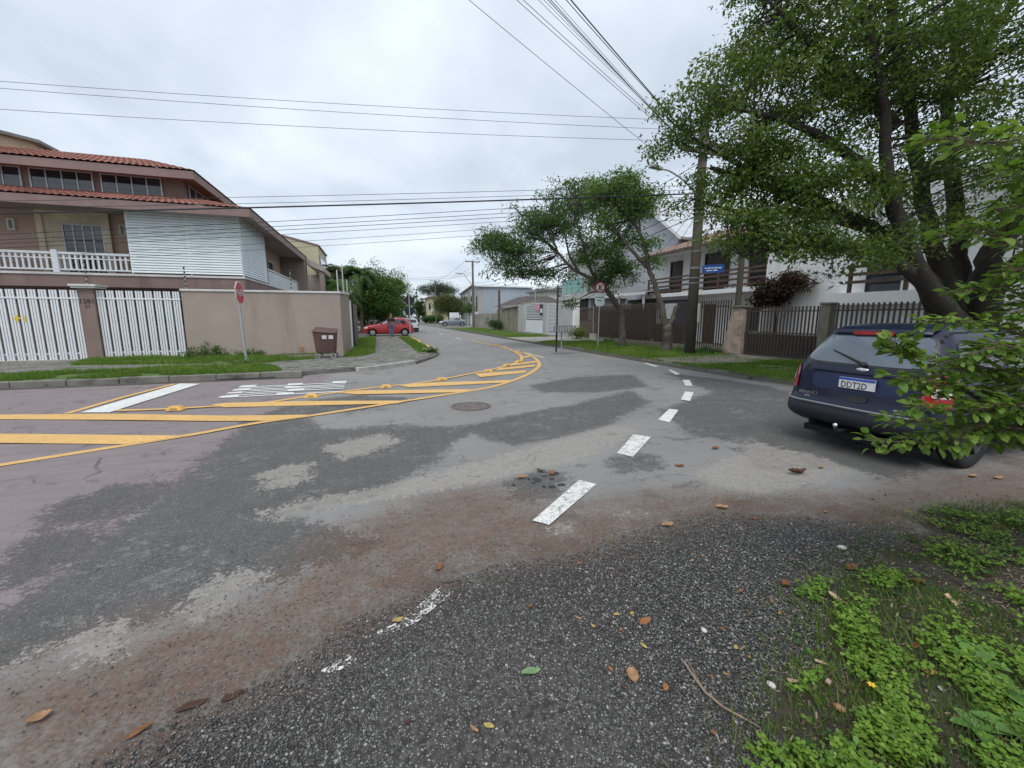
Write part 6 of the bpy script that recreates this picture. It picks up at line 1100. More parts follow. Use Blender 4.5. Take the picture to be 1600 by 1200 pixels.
def palm(x, y, h, label, seed):
    t = thing('palm_tree', label, 'palm', (x,y,.1), 'palms behind the white posts'); rng = random.Random(seed); MB().tube([(x,y,0),(x+.1,y,h*.5),(x,y,h)], [.16,.13,.1], 10).build('trunk', bark, t)
    V = []; F = []; T = []
    for k in range(40):
        a = rng.uniform(0,6.28); el = rng.uniform(-.3,1.25); L = rng.uniform(1.5,2.3); pts = []
        for i in range(11):
            u = i/10; pts.append(Vector((x+math.cos(a)*L*u*math.cos(el*.7), y+math.sin(a)*L*u*math.cos(el*.7), h+L*(math.sin(el)*u-.75*u*u))))
        for i in range(1,11):
            p = pts[i]; d = (p-pts[i-1]).normalized(); s = d.cross(Vector((0,0,1))).normalized()
            for sg in (-1,1):
                for q in (0,.5):
                    pp = pts[i-1].lerp(p,q); ln = .6*(1-abs(i/10-.45)); tip = pp+s*sg*ln+d*.18+Vector((0,0,-.22*ln-.05)); b = len(V); V += [pp, pp+d*.05, tip, pp-d*.02]; F.append((b,b+1,b+2,b+3)); T.append(rng.uniform(.2,.9))
    fast('fronds', np.array([tuple(v) for v in V]), np.array(F), L_oliv if seed % 2 else L_mid, t, np.array(T))
palm(-3.3,41.5,5.6,'left palm with drooping fronds against the cream building',31); palm(-2.3,42.5,5.7,'middle palm with yellowish fronds behind the tall posts',33); palm(-1.2,41.0,5.5,'right palm rising beside the dense green tree',34); palm(-2.9,36.0,4.0,'low palm with arching fronds by the shaded terrace',36)
# trees along the street in the distance
simple_tree('street_tree', 'olive street tree with a dark double trunk left of the warehouse', 14.2, 84, 6.3, 2.9, 2.2, L_oliv, 41, .45, n=200, nleaf=70, size=.22)
simple_tree('street_tree', 'smaller olive tree touching the warehouse gable', 16.6, 90, 5.6, 2.3, 2.0, L_oliv, 42, .3, n=130, nleaf=60, size=.22)
simple_tree('dark_canopy_tree', 'flat topped dark tree above the far olive street tree', 17.0, 118, 10.5, 5.0, 1.5, leafmat('leaf_grey', [(0,(.03,.045,.03)),(.6,(.05,.065,.045)),(1,(.08,.10,.06))], .2), 43, .4, n=150, nleaf=60, size=.3)
simple_tree('street_tree', 'dark narrow tree by the most distant utility pole', 10.8, 112, 7.5, 1.6, 3.0, L_dk, 44, .25, n=100, nleaf=60, size=.25)
for k, (x, y, h, rx, lab) in enumerate(((1.6,98,4.0,1.6,'far tree left of the street just above the dark car'),(-1.5,88,6.5,3,'far tree on the left side showing under the diamond sign'),(.5,120,8.5,4,'far hazy tree closing the left side of the street'),(13.5,98,2.0,1.6,'low far bush at the foot of the yellowish house'),(11.5,95,1.8,1.4,'small far bush on the verge before the yellowish house'))):
    simple_tree('far_tree' if h > 3 else 'far_bush', lab, x, y, h, rx, h*.38, (L_dk, L_mid, L_dk, L_mid, L_dk)[k], 50+k, .15, n=90, nleaf=50, size=.25, cat='tree' if h > 3 else 'bush')
simple_tree('flat_dark_tree', 'dark flat crowned tree behind the warehouse roof end', 34, 78, 7.6, 4.5, 1.1, MATS['leaf_grey'], 56, .3, n=90, nleaf=50, size=.25)
def wood(name, pts, seed):
    rng = np.random.default_rng(seed); P = []
    for (x, y, h, r) in pts: q = rng.normal(size=(900,3)); q /= np.linalg.norm(q,axis=1)[:,None]; P.append(np.array((x,y,h*.5))+q*np.array((r,r,h*.5))*rng.uniform(.6,1.05,900)[:,None])
    P = np.concatenate(P); V, F = leaf_quads(P, .9, .7, .3, rng); o = fast(name, V, F, MATS['leaf_grey'], None, rng.uniform(0,1,len(P))); o['kind'] = 'stuff'
wood('distant_trees', [(-60+k*9+RNG.uniform(-3,3), 210+RNG.uniform(-15,25), RNG.uniform(6,11), RNG.uniform(5,8)) for k in range(22)], 61)
# grass on the verges
L_gr = leafmat('grass_blades', [(0,(.075,.135,.025)),(.5,(.14,.25,.036)),(.85,(.21,.34,.055)),(1,(.31,.34,.12))], .4)
V, F, T = blades([(GR[0],34000),(GR[1],26000),(GR[2],7000),(GR[3],12000)], .118, .085, .006, RNG); o = fast('verge_grass', V, F, L_gr, None, T); o['kind'] = 'stuff'
V, F, T = blades([(GLF[0],30000),(GLF[1],16000),(GLF[2],15000),(GLF[3],10000)], .12, .10, .006, RNG); o = fast('left_grass', V, F, L_gr, None, T); o['kind'] = 'stuff'
V, F, T = blades([([(9.05,6.9),(9.35,6.9),(9.3,23),(9.05,23)],6000),([(-24,12.5),(-3,12.5),(-3,12.7),(-24,12.7)],4000),([(-8.5,18.1),(-1.5,18.1),(-1.5,18.32),(-8.5,18.32)],2500),([(9.1,10.4),(13,10.4),(13,12.9),(9.1,12.9)],2500),([(12.8,13.2),(13.9,13.2),(13.9,23),(12.8,23)],2500),([(-24,13.6),(-4,13.7),(-3.4,17.8),(-24,17.8)],3500)], .115, .07, .005, RNG, thr=.15); o = fast('edge_grass', V, F, L_gr, None, T); o['kind'] = 'stuff'
# tall weeds at the wall foot and at the pole
def weed(x, y, z, h, r, n, label, seed, leaf=None):
    rng = np.random.default_rng(seed); t = thing('weed_clump', label, 'weeds', (x,y,z)); st_ = MB(); P = []
    for k in range(n):
        a = rng.uniform(0,6.28); q = r*math.sqrt(rng.uniform(0,1)); hh = h*rng.uniform(.35,1)*(1-.5*q/r); b = (x+q*math.cos(a), y+q*.6*math.sin(a), z); tp_ = (b[0]+rng.normal()*.06, b[1]+rng.normal()*.05, z+hh); st_.tube([b,tp_], [.006,.003], 4, False); P += [np.array(b)+(np.array(tp_)-np.array(b))*u+rng.normal(size=3)*.03 for u in rng.uniform(.15,1,14)]
    st_.build('stems', leaf or L_gr, t); P = np.array(P); V, F = leaf_quads(P, .09, .4, .1, rng); fast('leaves', V, F, leaf or L_mid, t, rng.uniform(0,1,len(P)))
weed(-6.1,18.1,.12,.75,.75,60,'tall seeding weed clump against the taupe wall left of the sign',71); weed(-4.6,18.1,.12,.4,.5,34,'low weed clump at the wall foot right of the PARE sign',72); weed(TX,TY-.15,.12,.25,.35,40,'bright grass tuft round the foot of the PARE sign pole',73)
weed(PX+.9,PYY+.3,.11,.35,.9,70,'dark green weeds right of the utility pole foot',74,L_dk); weed(TB[0]+.5,TB[1]-.2,.11,.25,.5,30,'small weed tuft at the forked tree foot',75); weed(13.2,21.9,.11,.45,.3,16,'thin weed by the fence beside the leaning tree',76)
weed(2.2,17.6,.12,.3,.2,22,'dark weed tuft at the yellow kerb corner',77,L_dk)
# ---------------- near right corner: soil, ground cover
SOIL = [(0.991,0.646),(1.317,0.892),(1.508,1.005),(1.604,1.125),(1.869,1.258),(2.004,1.415),(2.415,1.523),(3.099,1.636),(3.701,1.826),(4.365,1.929),(4.842,1.834),(5.62,1.839),(8.077,0.783),(3.009,-0.133),(0.956,-0.049)]
sx = np.arange(.6,7.0,.05); sy = np.arange(-3.,4.6,.05); SX_, SY_ = np.meshgrid(sx, sy); px_, py_ = SX_.ravel(), SY_.ravel(); sd = sdist(px_, py_, SOIL)
nzv = np.array([noise.noise(Vector((a*1.7,b*1.7,5)))*.5+noise.noise(Vector((a*5,b*5,2)))*.25+noise.noise(Vector((a*13,b*13,7)))*.14 for a, b in zip(px_,py_)])
pz_ = np.clip(sd*.16+nzv*.045+.0, -.04, .07)+nzv*.014
iy = np.arange(len(px_)).reshape(SX_.shape); Fs = np.column_stack((iy[:-1,:-1].ravel(), iy[:-1,1:].ravel(), iy[1:,1:].ravel(), iy[1:,:-1].ravel()))
def soil_mat():
    m, t, b, out = newmat('damp_soil'); co = t.n('ShaderNodeNewGeometry').outputs['Position']; n1 = t.noise(co, 4, 8, .65); n2 = t.noise(co, 45, 6, .7); n3 = t.noise(t.n('ShaderNodeMapping', {'Vector': co, 'Rotation': (0,0,R(35)), 'Scale': (1,5,1)}).outputs[0], 28, 5, .65)
    c = t.ramp(n1, [(.3,(.042,.032,.026)),(.7,(.085,.068,.052))]); c = t.mix(t.smooth(n2,.55,.75), c, (.15,.125,.10)); c = t.mix(t.math('MULTIPLY',t.smooth(n3,.60,.72),.7), c, (.20,.165,.11)); c = t.mix(t.math('MULTIPLY',t.smooth(n1,.48,.62),.6), c, (.055,.075,.028))
    t.t.links.new(c, b.inputs['Base Color']); b.inputs['Roughness'].default_value = .95; bp = t.n('ShaderNodeBump', {'Strength': .9, 'Distance': .02, 'Height': t.math('ADD', n2, t.math('MULTIPLY', n3, .6))}); t.t.links.new(bp.outputs[0], b.inputs['Normal']); return m
so = fast('soil_verge', np.column_stack((px_,py_,pz_)), Fs, soil_mat(), smooth=True); so['kind'] = 'structure'
def soilz(p): 
    i = np.clip(np.round((p[:,0]-.6)/.05).astype(int), 0, len(sx)-1); j = np.clip(np.round((p[:,1]+3.)/.05).astype(int), 0, len(sy)-1); return np.maximum(pz_.reshape(SX_.shape)[j,i], 0)
L_cov = leafmat('leaf_ground_cover', [(0,(.07,.15,.022)),(.5,(.16,.285,.036)),(.9,(.26,.40,.06)),(1,(.36,.44,.11))], .4)
L_cov2 = leafmat('leaf_ground_dark', [(0,(.025,.06,.02)),(.6,(.05,.11,.03)),(1,(.09,.16,.045))], .3)
PATCH = [[(2.187,1.431),(2.556,1.477),(2.618,1.291),(2.496,1.139),(2.117,0.958),(1.952,0.889),(1.726,0.934),(1.868,1.107),(2.13,1.258)],[(3.43,1.606),(4.125,1.737),(5.044,1.768),(4.757,1.343),(3.613,0.967),(3.22,1.148),(3.088,1.304)],[(1.614,1.09),(1.841,1.116),(1.71,0.997),(1.506,0.952)],[(1.702,0.942),(2.01,0.9),(1.787,0.739),(1.632,0.592),(1.243,0.637),(1.481,0.839)],[(3.371,1.212),(3.779,1.022),(3.071,0.789),(2.841,0.902)],[(2.139,0.8),(2.562,0.72),(2.194,0.501),(1.883,0.583),(1.954,0.731)],[(2.273,1.569),(2.535,1.608),(2.45,1.512),(2.203,1.478)],[(2.828,1.58),(3.055,1.472),(2.769,1.408),(2.655,1.506)],[(1.257,0.958),(1.437,0.876),(1.278,0.78),(1.117,0.832)],[(2.496,1.139),(2.888,1.103),(2.788,0.881),(2.47,0.721),(2.125,0.833)],[(5.674,1.822),(6.626,1.028),(3.523,0.438),(3.32,0.871)],[(4.135,2.064),(4.696,2.006),(4.397,1.752),(3.792,1.796)]]
def cover(n, poly, size, rng, leaf3=True, hh=(.02,.06)):
    p = scatter(poly, n, rng)+rng.normal(0,.03,(n,2)); g = np.array([noise.noise(Vector((a*4.5,b*4.5,9))) for a, b in p]); p = p[g+rng.normal(0,.12,n) > -.05]; k = len(p); z = soilz(p)+rng.uniform(*hh,k); VV = []; TT = []
    a0 = rng.uniform(0,6.28,k); s = size*rng.uniform(.55,1.25,k); tl0 = rng.uniform(.3,.9,k)
    for q in range(3):
        a = a0+q*2.094+rng.normal(0,.15,k); d = np.column_stack((np.cos(a),np.sin(a),rng.normal(.0,.28,k))); sd_ = np.column_stack((-np.sin(a),np.cos(a),rng.normal(0,.25,k))); B = np.column_stack((p,z))
        V = np.empty((k,6,3)); S = s[:,None]
        V[:,0] = B; V[:,1] = B+d*S*.45+sd_*S*.42; V[:,2] = B+d*S*.85+sd_*S*.36; V[:,3] = B+d*S*.95; V[:,4] = B+d*S*.85-sd_*S*.36; V[:,5] = B+d*S*.45-sd_*S*.42; V[:,3,2] -= s*.12; V[:,0,2] -= s*.06
        VV.append(V.reshape(-1,3)); TT.append(np.clip(tl0*.8+rng.normal(0,.12,k),0,1))
    V = np.concatenate(VV); return V, np.arange(len(V)).reshape(-1,6), np.concatenate(TT)
VV, TT = [], []
for p, n in zip(PATCH, (800,1400,160,1000,450,500,80,140,200,420,1500,160)):
    V, F, T = cover(int(n*1.25), p, .0185, RNG); VV.append(V); TT.append(T)
V = np.concatenate(VV); o = fast('ground_cover', V, np.arange(len(V)).reshape(-1,6), L_cov, None, np.concatenate(TT)); o['kind'] = 'stuff'
V, F, T = cover(4200, SOIL, .016, RNG, hh=(.005,.03)); o = fast('low_weeds', V, F, L_cov2, None, T); o['kind'] = 'stuff'
thin = [(1,0.797),(1.51,1.092),(2.055,1.474),(2.899,1.701),(3.937,1.955),(5.009,1.904),(5.741,1.667),(3.449,0.199),(1.368,0.029)]
p_ = blades([(thin,26000)], .0, .05, .0020, RNG, jit=.11, thr=.1); V, F, T = p_; zz0 = soilz(V[:, :2]); V[:,2] += zz0; o = fast('thin_grass', V, F, leafmat('thin_grass_leaf', [(0,(.12,.10,.04)),(.35,(.07,.13,.025)),(.8,(.14,.23,.04)),(1,(.26,.22,.11))], .3), None, T); o['kind'] = 'stuff'
# scattered bits of straw and bark on the soil
rngl = np.random.default_rng(88); q = scatter(thin, 7000, rngl)+rngl.normal(0,.10,(7000,2)); k = len(q); a = rngl.uniform(-.6,.9,k); ln = rngl.uniform(.008,.035,k); wd = rngl.uniform(.001,.005,k); z = soilz(q)+.006; d = np.column_stack((np.cos(a)*ln,np.sin(a)*ln,rngl.normal(0,.004,k))); s = np.column_stack((-np.sin(a)*wd,np.cos(a)*wd,0*a)); B = np.column_stack((q,z)); V = np.stack((B-s,B+s,B+d+s,B+d-s),1).reshape(-1,3)
o = fast('plant_litter', V, np.arange(len(V)).reshape(-1,4), leafmat('litter', [(0,(.07,.045,.03)),(.5,(.16,.115,.075)),(1,(.34,.28,.20))], .05, .8), None, rngl.uniform(0,1,k)); o['kind'] = 'stuff'
# broad-leaved plants in the cover
def rosette(px, label, n, L, seed):
    rng = np.random.default_rng(seed); x, y = px; z = float(soilz(np.array([[x,y]]))[0]); t = thing('broadleaf_weed', label, 'weed', (x,y,z)); 
    for k in range(n):
        a = 6.283*k/n+rng.normal(0,.3); l = L*rng.uniform(.7,1.15); w = l*.23; d = Vector((math.cos(a),math.sin(a),0)); s = Vector((-math.sin(a),math.cos(a),0)); mb = MB(); rows = 6; el = rng.uniform(.25,.7)
        for i in range(rows+1):
            u = i/rows; c = Vector((x,y,z+.01))+d*l*u*math.cos(el)+Vector((0,0,l*(math.sin(el)*u-.55*u*u*math.sin(el)))); ww = w*math.sin(math.pi*min(1,(u*.9+.08)))**.8; mb.v += [tuple(c-s*ww+Vector((0,0,ww*.25))), tuple(c), tuple(c+s*ww+Vector((0,0,ww*.25)))]
        for i in range(rows): b = i*3; mb.f += [(b,b+1,b+4,b+3),(b+1,b+2,b+5,b+4)]
        mb.build('leaf', mat('broadleaf_green', (.085,.175,.035), .5, .25, 12, bump=.15, bscale=60), t, smooth=True)
rosette((2.468,0.912), 'broad leaved weed with a long blue green leaf among the litter', 5, .13, 91); rosette((2.069,0.731), 'bright broad leaved weed at the bottom right', 7, .12, 92); rosette((2.361,0.786), 'dull green broad leaved weed at the right edge', 5, .13, 93); rosette((2.179,0.658), 'large leaved weed in the bottom right corner', 6, .13, 94)
# ---------------- overhanging shrub branches at the right
rs = np.random.default_rng(101); shr = thing('overhanging_shrub', 'leafy green shrub branches reaching in from the right over the blue car', 'shrub', (3.9,1.0,0))
L_sh = mat('shrub_stem', (.13,.10,.07), .8, .3, 10); SHM = [leafmat('leaf_shrub', [(0,(.075,.15,.025)),(.5,(.155,.275,.042)),(1,(.29,.41,.085))], .5)]
branches = [[(4.016,1.113,1.082),(3.334,1.177,1.287),(2.871,1.223,1.333),(2.526,1.282,1.402),(2.285,1.308,1.452)],[(3.882,1.052,0.925),(3.296,1.137,1.093),(2.787,1.197,1.245),(2.51,1.235,1.285),(2.273,1.259,1.323)],[(3.906,1.044,0.815),(3.182,1.122,0.971),(2.82,1.187,1.052),(2.539,1.225,1.098),(2.286,1.255,1.126)],[(3.68,1.012,0.78),(3.044,1.114,0.986),(2.667,1.184,1.034),(2.373,1.227,1.017),(2.19,1.265,1.029)],[(4.208,1.156,0.982),(3.608,1.246,1.228),(3.152,1.289,1.279),(2.815,1.346,1.354)],[(3.715,1.106,1.382),(3.225,1.16,1.457),(2.892,1.216,1.554),(2.614,1.254,1.585),(2.485,1.296,1.576)],[(3.837,1.172,1.583),(3.378,1.216,1.616),(2.992,1.236,1.725),(2.869,1.276,1.74),(2.752,1.314,1.725)],[(3.785,1.188,1.821),(3.289,1.245,1.906),(2.887,1.27,1.982),(2.735,1.319,2.006),(2.621,1.357,1.988)],[(3.927,1.248,1.934),(3.471,1.291,2.083),(3.122,1.299,2.139),(3.001,1.338,2.129)],[(3.187,1.067,2.267),(2.746,1.106,2.347),(2.477,1.141,2.31),(2.237,1.166,2.301),(2.139,1.198,2.305)],[(3.483,1.076,1.678),(3.036,1.117,1.792),(2.888,1.165,1.821),(2.808,1.191,1.792)],[(3.097,0.992,1.412),(2.874,1.064,1.412),(2.652,1.084,1.474),(2.472,1.142,1.417)],[(3.491,1.179,2.123),(3.105,1.199,2.215),(2.953,1.249,2.258),(2.863,1.278,2.277)],[(3.006,0.916,1.077),(2.82,0.976,1.194),(2.653,1.031,1.223),(2.496,1.082,1.194)],[(2.413,1.298,1.404),(2.355,1.296,1.442),(2.309,1.3,1.482)],[(3.512,1.067,1.261),(3.016,1.123,1.448),(2.772,1.15,1.437),(2.684,1.178,1.452)],[(3.44,0.985,1.117),(3.049,1.06,1.192),(2.749,1.105,1.172),(2.455,1.148,1.183),(2.314,1.193,1.198)],[(3.728,1.049,0.94),(3.335,1.125,1.059),(3.033,1.17,1.105),(2.736,1.214,1.197),(2.526,1.261,1.233)],[(3.36,0.958,1.098),(3.052,1.006,1.079),(2.851,1.071,1.079),(2.606,1.098,1.108),(2.507,1.131,1.032)],[(3.404,0.997,1.277),(3.082,1.049,1.316),(2.868,1.066,1.293),(2.733,1.11,1.263)],[(3.434,1.04,1.523),(3.134,1.084,1.585),(2.978,1.135,1.645),(2.869,1.171,1.615)],[(3.776,1.086,1.104),(3.232,1.158,1.261),(2.798,1.194,1.355),(2.57,1.268,1.308),(2.49,1.273,1.28)]]
LV = []; stem = MB()
for b in branches:
    sp = spline([np.array(q) for q in b], 8); m = len(sp); stem.tube(sp, [.0075-.0055*i/(m-1) for i in range(m)], 6)
    for i in range(3, m):
        u = i/(m-1)
        for q in range(8 if u < .7 else 5):
            d = np.array(sp[i])-np.array(sp[i-1]); d /= np.linalg.norm(d); a = rs.uniform(0,6.28); side = np.cross(d, (0,0,1)); side /= np.linalg.norm(side); out = d*rs.uniform(.2,.9)+side*rs.choice((-1,1))*rs.uniform(.4,1)+np.array((0,0,rs.normal(.0,.35))); out /= np.linalg.norm(out)
            pet = np.array(sp[i])+rs.normal(size=3)*.006; off = rs.uniform(.0,.11)*(1-.6*u); LV.append((pet+out*(.012+off), out, rs.uniform(.034,.064)*(1-.35*u*rs.uniform(0,1)), rs.uniform(0,1)))
            if off > .03: stem.tube([pet, pet+out*(.012+off)], [.0018,.0012], 4, False)
stem.build('stem', L_sh, shr)
def leaf_geo(p, out, L, rng):
    out = Vector(out); up = Vector((rng.normal()*.35, rng.normal()*.35, 1)); s = out.cross(up).normalized(); n = s.cross(out); V = []; W = L*rng.uniform(.26,.36); cv = rng.uniform(.0,.38)
    for u, w in ((0,.02),(.2,.72),(.42,1),(.68,.82),(.88,.4),(1,.02)):
        c = Vector(p)+out*L*u+n*(-cv*L*u*u); V += [tuple(c-s*W*w+n*W*w*.22), tuple(c), tuple(c+s*W*w+n*W*w*.22)]
    F = []
    for i in range(5): b = i*3; F += [(b,b+1,b+4,b+3),(b+1,b+2,b+5,b+4)]
    return V, F
proto = []
for t_ in (.05,.15,.25,.35,.45,.55,.65,.75,.85,.95):
    V, F = leaf_geo((0,0,0), (1,0,0), 1, np.random.default_rng(int(t_*100))); me = bpy.data.meshes.new('leaf'); me.from_pydata(V, [], F); a = me.attributes.new('tint','FLOAT','FACE'); a.data.foreach_set('value', [t_]*len(F)); me.materials.append(SHM[0])
    for p in me.polygons: p.use_smooth = True
    proto.append(me)
body = []  # unseen foliage mass, added out of frame to block sky light from the car
for c, r_, n_ in (((4.086,1.091,1.228),(.42,.45,.5),900),((4.368,1.104,1.654),(.5,.5,.45),800),((4.142,0.968,0.815),(.45,.45,.35),700),((4.15,1.175,2.138),(.4,.4,.4),500)):
    d = rs.normal(size=(n_,3)); d /= np.linalg.norm(d,axis=1)[:,None]; body.append(np.array(c)+d*rs.uniform(.5,1,n_)[:,None]*np.array(r_))
for p in np.concatenate(body): o_ = rs.normal(size=3); o_[2] *= .4; o_ /= np.linalg.norm(o_); LV.append((p, o_, rs.uniform(.05,.08), rs.uniform(0,1)))
rest_v, rest_t = [], []
order = sorted(range(len(LV)), key=lambda i: np.linalg.norm(LV[i][0]-np.array((0,0,1.6))))
for j, i in enumerate(order):
    p, out, L, tv = LV[i]
    if j < 300:
        o_ = Vector(out); up = Vector((rs.normal()*.75, rs.normal()*.75, 1)); s = up.cross(o_).normalized(); n = o_.cross(s); M_ = Matrix((o_, s, n)).transposed(); q = bpy.data.objects.new('leaf', proto[min(9,int(tv*10))]); COL.objects.link(q); q.parent = shr
        q.location = Vector(p)-shr.location; q.rotation_euler = M_.to_euler(); q.scale = (L,L,L)
    else:
        V, F = leaf_geo(p, out, L, rs); rest_v += V; rest_t += [tv]*10
if rest_v:
    nb_ = len(rest_v)//18; F0 = np.array([(b,b+1,b+4,b+3) for b in (0,3,6,9,12)]+[(b+1,b+2,b+5,b+4) for b in (0,3,6,9,12)]); F = (F0[None]+18*np.arange(nb_)[:,None,None]).reshape(-1,4); o = fast('foliage', np.array(rest_v), F, SHM[0], shr, np.array(rest_t)); o['kind'] = 'stuff'
MB().tube([(3.9,1.0,0),(3.85,1.05,.6),(3.6,1.2,1.1),branches[2][0]], [.03,.025,.02,.008], 8).build('stem', L_sh, shr)
for b in branches:
    MB().tube([(3.86,1.04,.5),((3.86+b[0][0])/2,(1.04+b[0][1])/2,.5+(b[0][2]-.5)*.62),b[0]], [.016,.011,.0075], 6, False).build('stem', L_sh, shr)

# ================= OVERHEAD WIRES =================
wirem = mat('wire_black', (.025,.027,.03), .6)
def wire(a, b, r, label, sag=.25, ext=None, group='overhead cables', n=14, name='overhead_cable'):
    a, b = Vector(a), Vector(b)
    if ext: b = a+(b-a)*ext
    pts = [a.lerp(b, i/n)+Vector((0,0,-sag*4*(i/n)*(1-i/n))) for i in range(n+1)]; solo(MB().tube(pts, r*.78, 5), name, wirem, label, 'cable', group)
top = PYY-.2
for k, (z, u, v, lab) in enumerate(((8.65,0,113,'uppermost thin wire crossing the left sky to the utility pole'),(8.3,0,124,'second thin wire from the top crossing the left sky'),(7.9,0,157,'lowest of the three thin wires crossing the upper left sky'))):
    b = ((-9.83,17,8.483), (-9.858,17,8.297), (-9.941,17,7.735))[k]; wire((PX-.2-.3*k,top,z-.0), b, .008, lab, .0+.25, 1.6, 'thin wires across the upper left sky')
low = [(6.45,.034,(-6.62,17.5,5.234),'thick bundled cable crossing left in front of the corner house'),(6.75,.010,(-4.928,17.5,5.759),'thin cable highest of the lower bundle left of the pole'),(6.6,.010,(-3.78,17.5,5.666),'thin cable second of the lower bundle left of the pole'),(6.35,.012,(-3.835,17.5,5.019),'thin cable just under the thick bundled cable'),(6.2,.012,(-3.85,17.5,4.846),'cable two below the thick bundled cable'),(6.05,.012,(-3.862,17.5,4.715),'cable three below the thick bundled cable'),(5.9,.010,(-3.468,17.5,4.608),'thin cable sagging low across the louvre screen'),(5.75,.008,(-1.795,17.5,4.527),'faint low cable above the feathery tree'),(5.55,.008,(-1.367,17.5,4.367),'lowest faint cable left of the feathery tree')]
for z, r, b, lab in low: wire((PX-.2,PYY-.05,z-.25), b, r, lab, .12, 1.9, 'cables low across the street')
diag = [((2.905,11.884,9.685),(10.2,PYY-.35,7.05),.009,'lone wire running down to the street lamp head'),((4.002,11.317,9.553),(PX-1.1,top,7.75),.009,'second wire from the left in the fan above the street'),((4.157,11.267,9.553),(PX-1.05,top,7.8),.009,'third wire from the left in the fan above the street'),((4.513,11.151,9.553),(PX-.75,top,7.75),.007,'fourth wire from the left in the fan above the street'),((4.637,11.111,9.553),(PX-.7,top,7.7),.007,'fifth wire in the fan, at its crowded middle'),((4.73,11.081,9.553),(PX-.55,top,7.55),.012,'sixth wire in the fan, at its crowded middle'),((4.792,11.061,9.553),(PX-.5,top,7.45),.012,'seventh wire in the fan, fourth from the right'),((4.885,11.03,9.553),(PX-.4,top,7.4),.007,'eighth wire in the fan, third from the right'),((5.163,10.94,9.553),(PX-.35,top,7.75),.012,'heavy wire just left of the thickest fanning wire'),((5.271,10.905,9.553),(PX-.3,top,7.7),.02,'thickest of the wires fanning up to the top of the sky')]
for b, a, r, lab in diag: wire(a, b, r, lab or 'thin wire of the bundle fanning from the pole up over the street', .15, 2.2, 'wires fanning up from the pole')
P1, P2, P3 = (13.1,57.8), (12.6,92), (12.0,128)
for dx_ in (-.95,.95): wire((P1[0]+dx_,P1[1],9.2), (P2[0]+dx_,P2[1],9.3), .02, 'wire between the two far utility poles', .7, None, 'wires along the far street'); wire((P2[0]+dx_,P2[1],9.3), (P3[0]+dx_,P3[1],9.6), .025, 'wire beyond the second far utility pole', .7, None, 'wires along the far street'); wire((P1[0]+dx_,P1[1],9.2), (PX+dx_,PYY,7.9), .016, 'wire from the T topped pole forward to the near pole', 1.0, None, 'wires along the far street')
for z, x, lab in ((7.6,-9,'higher sagging cable crossing the far street to the left trees'),(7.3,-8,'lower sagging cable crossing the far street to the left trees')): wire((P1[0]-.1,P1[1],z), (x,57,7.6), .02, lab, 1.1, None, 'wires along the far street')
for z in (5.6,5.2,4.8): wire((P1[0],P1[1],z+.6), (PX+.1,PYY,z+.7), .02, 'telephone cable strung between near pole and T topped pole', .8, None, 'telephone cables behind the feathery tree')
for k, z in enumerate((6.3,6.0,5.6,5.2)): wire((PX+.1,PYY,z-.2), (18.0,25.5-k*1.5,5.2-.2*k), .012, 'house service cable sloping from the pole behind the forked tree', .3, None, 'house service cables')
# ================= FALLEN LEAVES, TWIGS AND CHIPS =================
def dead(px, L, W, ang, m, label, z=.008, curl=.35, group=None, cat='leaf', name='fallen_leaf', lob=0):
    x, y = px; mb = MB(); rows = 8; d = Vector((math.cos(ang),math.sin(ang),0)); s = Vector((-math.sin(ang),math.cos(ang),0)); z0 = z+max(0, float(soilz(np.array([[x,y]]))[0]))
    for i in range(rows+1):
        u = i/rows; c = Vector((x,y,z0))+d*L*(u-.5)+Vector((0,0,curl*L*(u-.5)**2+L*.035*math.sin(u*7+x*9))); w = W/2*math.sin(math.pi*min(1,u*.92+.05))**.7*(1+lob*math.sin(u*22)); mb.v += [tuple(c-s*w+Vector((0,0,abs(w)*curl*.9+lob*.01))), tuple(c-s*w*.5), tuple(c), tuple(c+s*w*.5+Vector((0,0,.002))), tuple(c+s*w+Vector((0,0,abs(w)*curl*1.2)))]
    for i in range(rows):
        b = i*5
        for j in range(4): mb.f.append((b+j,b+j+1,b+5+j+1,b+5+j))
    return solo(mb, name, m, label, cat, group, smooth=True)
br_ = mat('dead_leaf_brown', (.20,.085,.035), .75, .5, 25); tn_ = mat('dead_leaf_tan', (.33,.19,.10), .75, .4, 25); or_ = mat('dead_leaf_orange', (.30,.13,.05), .7, .4, 25); gn_ = mat('leaf_pale_green', (.16,.26,.12), .6, .3, 25); ye_ = mat('dead_leaf_yellow', (.40,.30,.09), .7, .35, 25); dk_ = mat('dead_leaf_dark', (.075,.035,.022), .8, .5, 25); cr_ = mat('bark_chip_cream', (.52,.38,.24), .8, .3, 12)
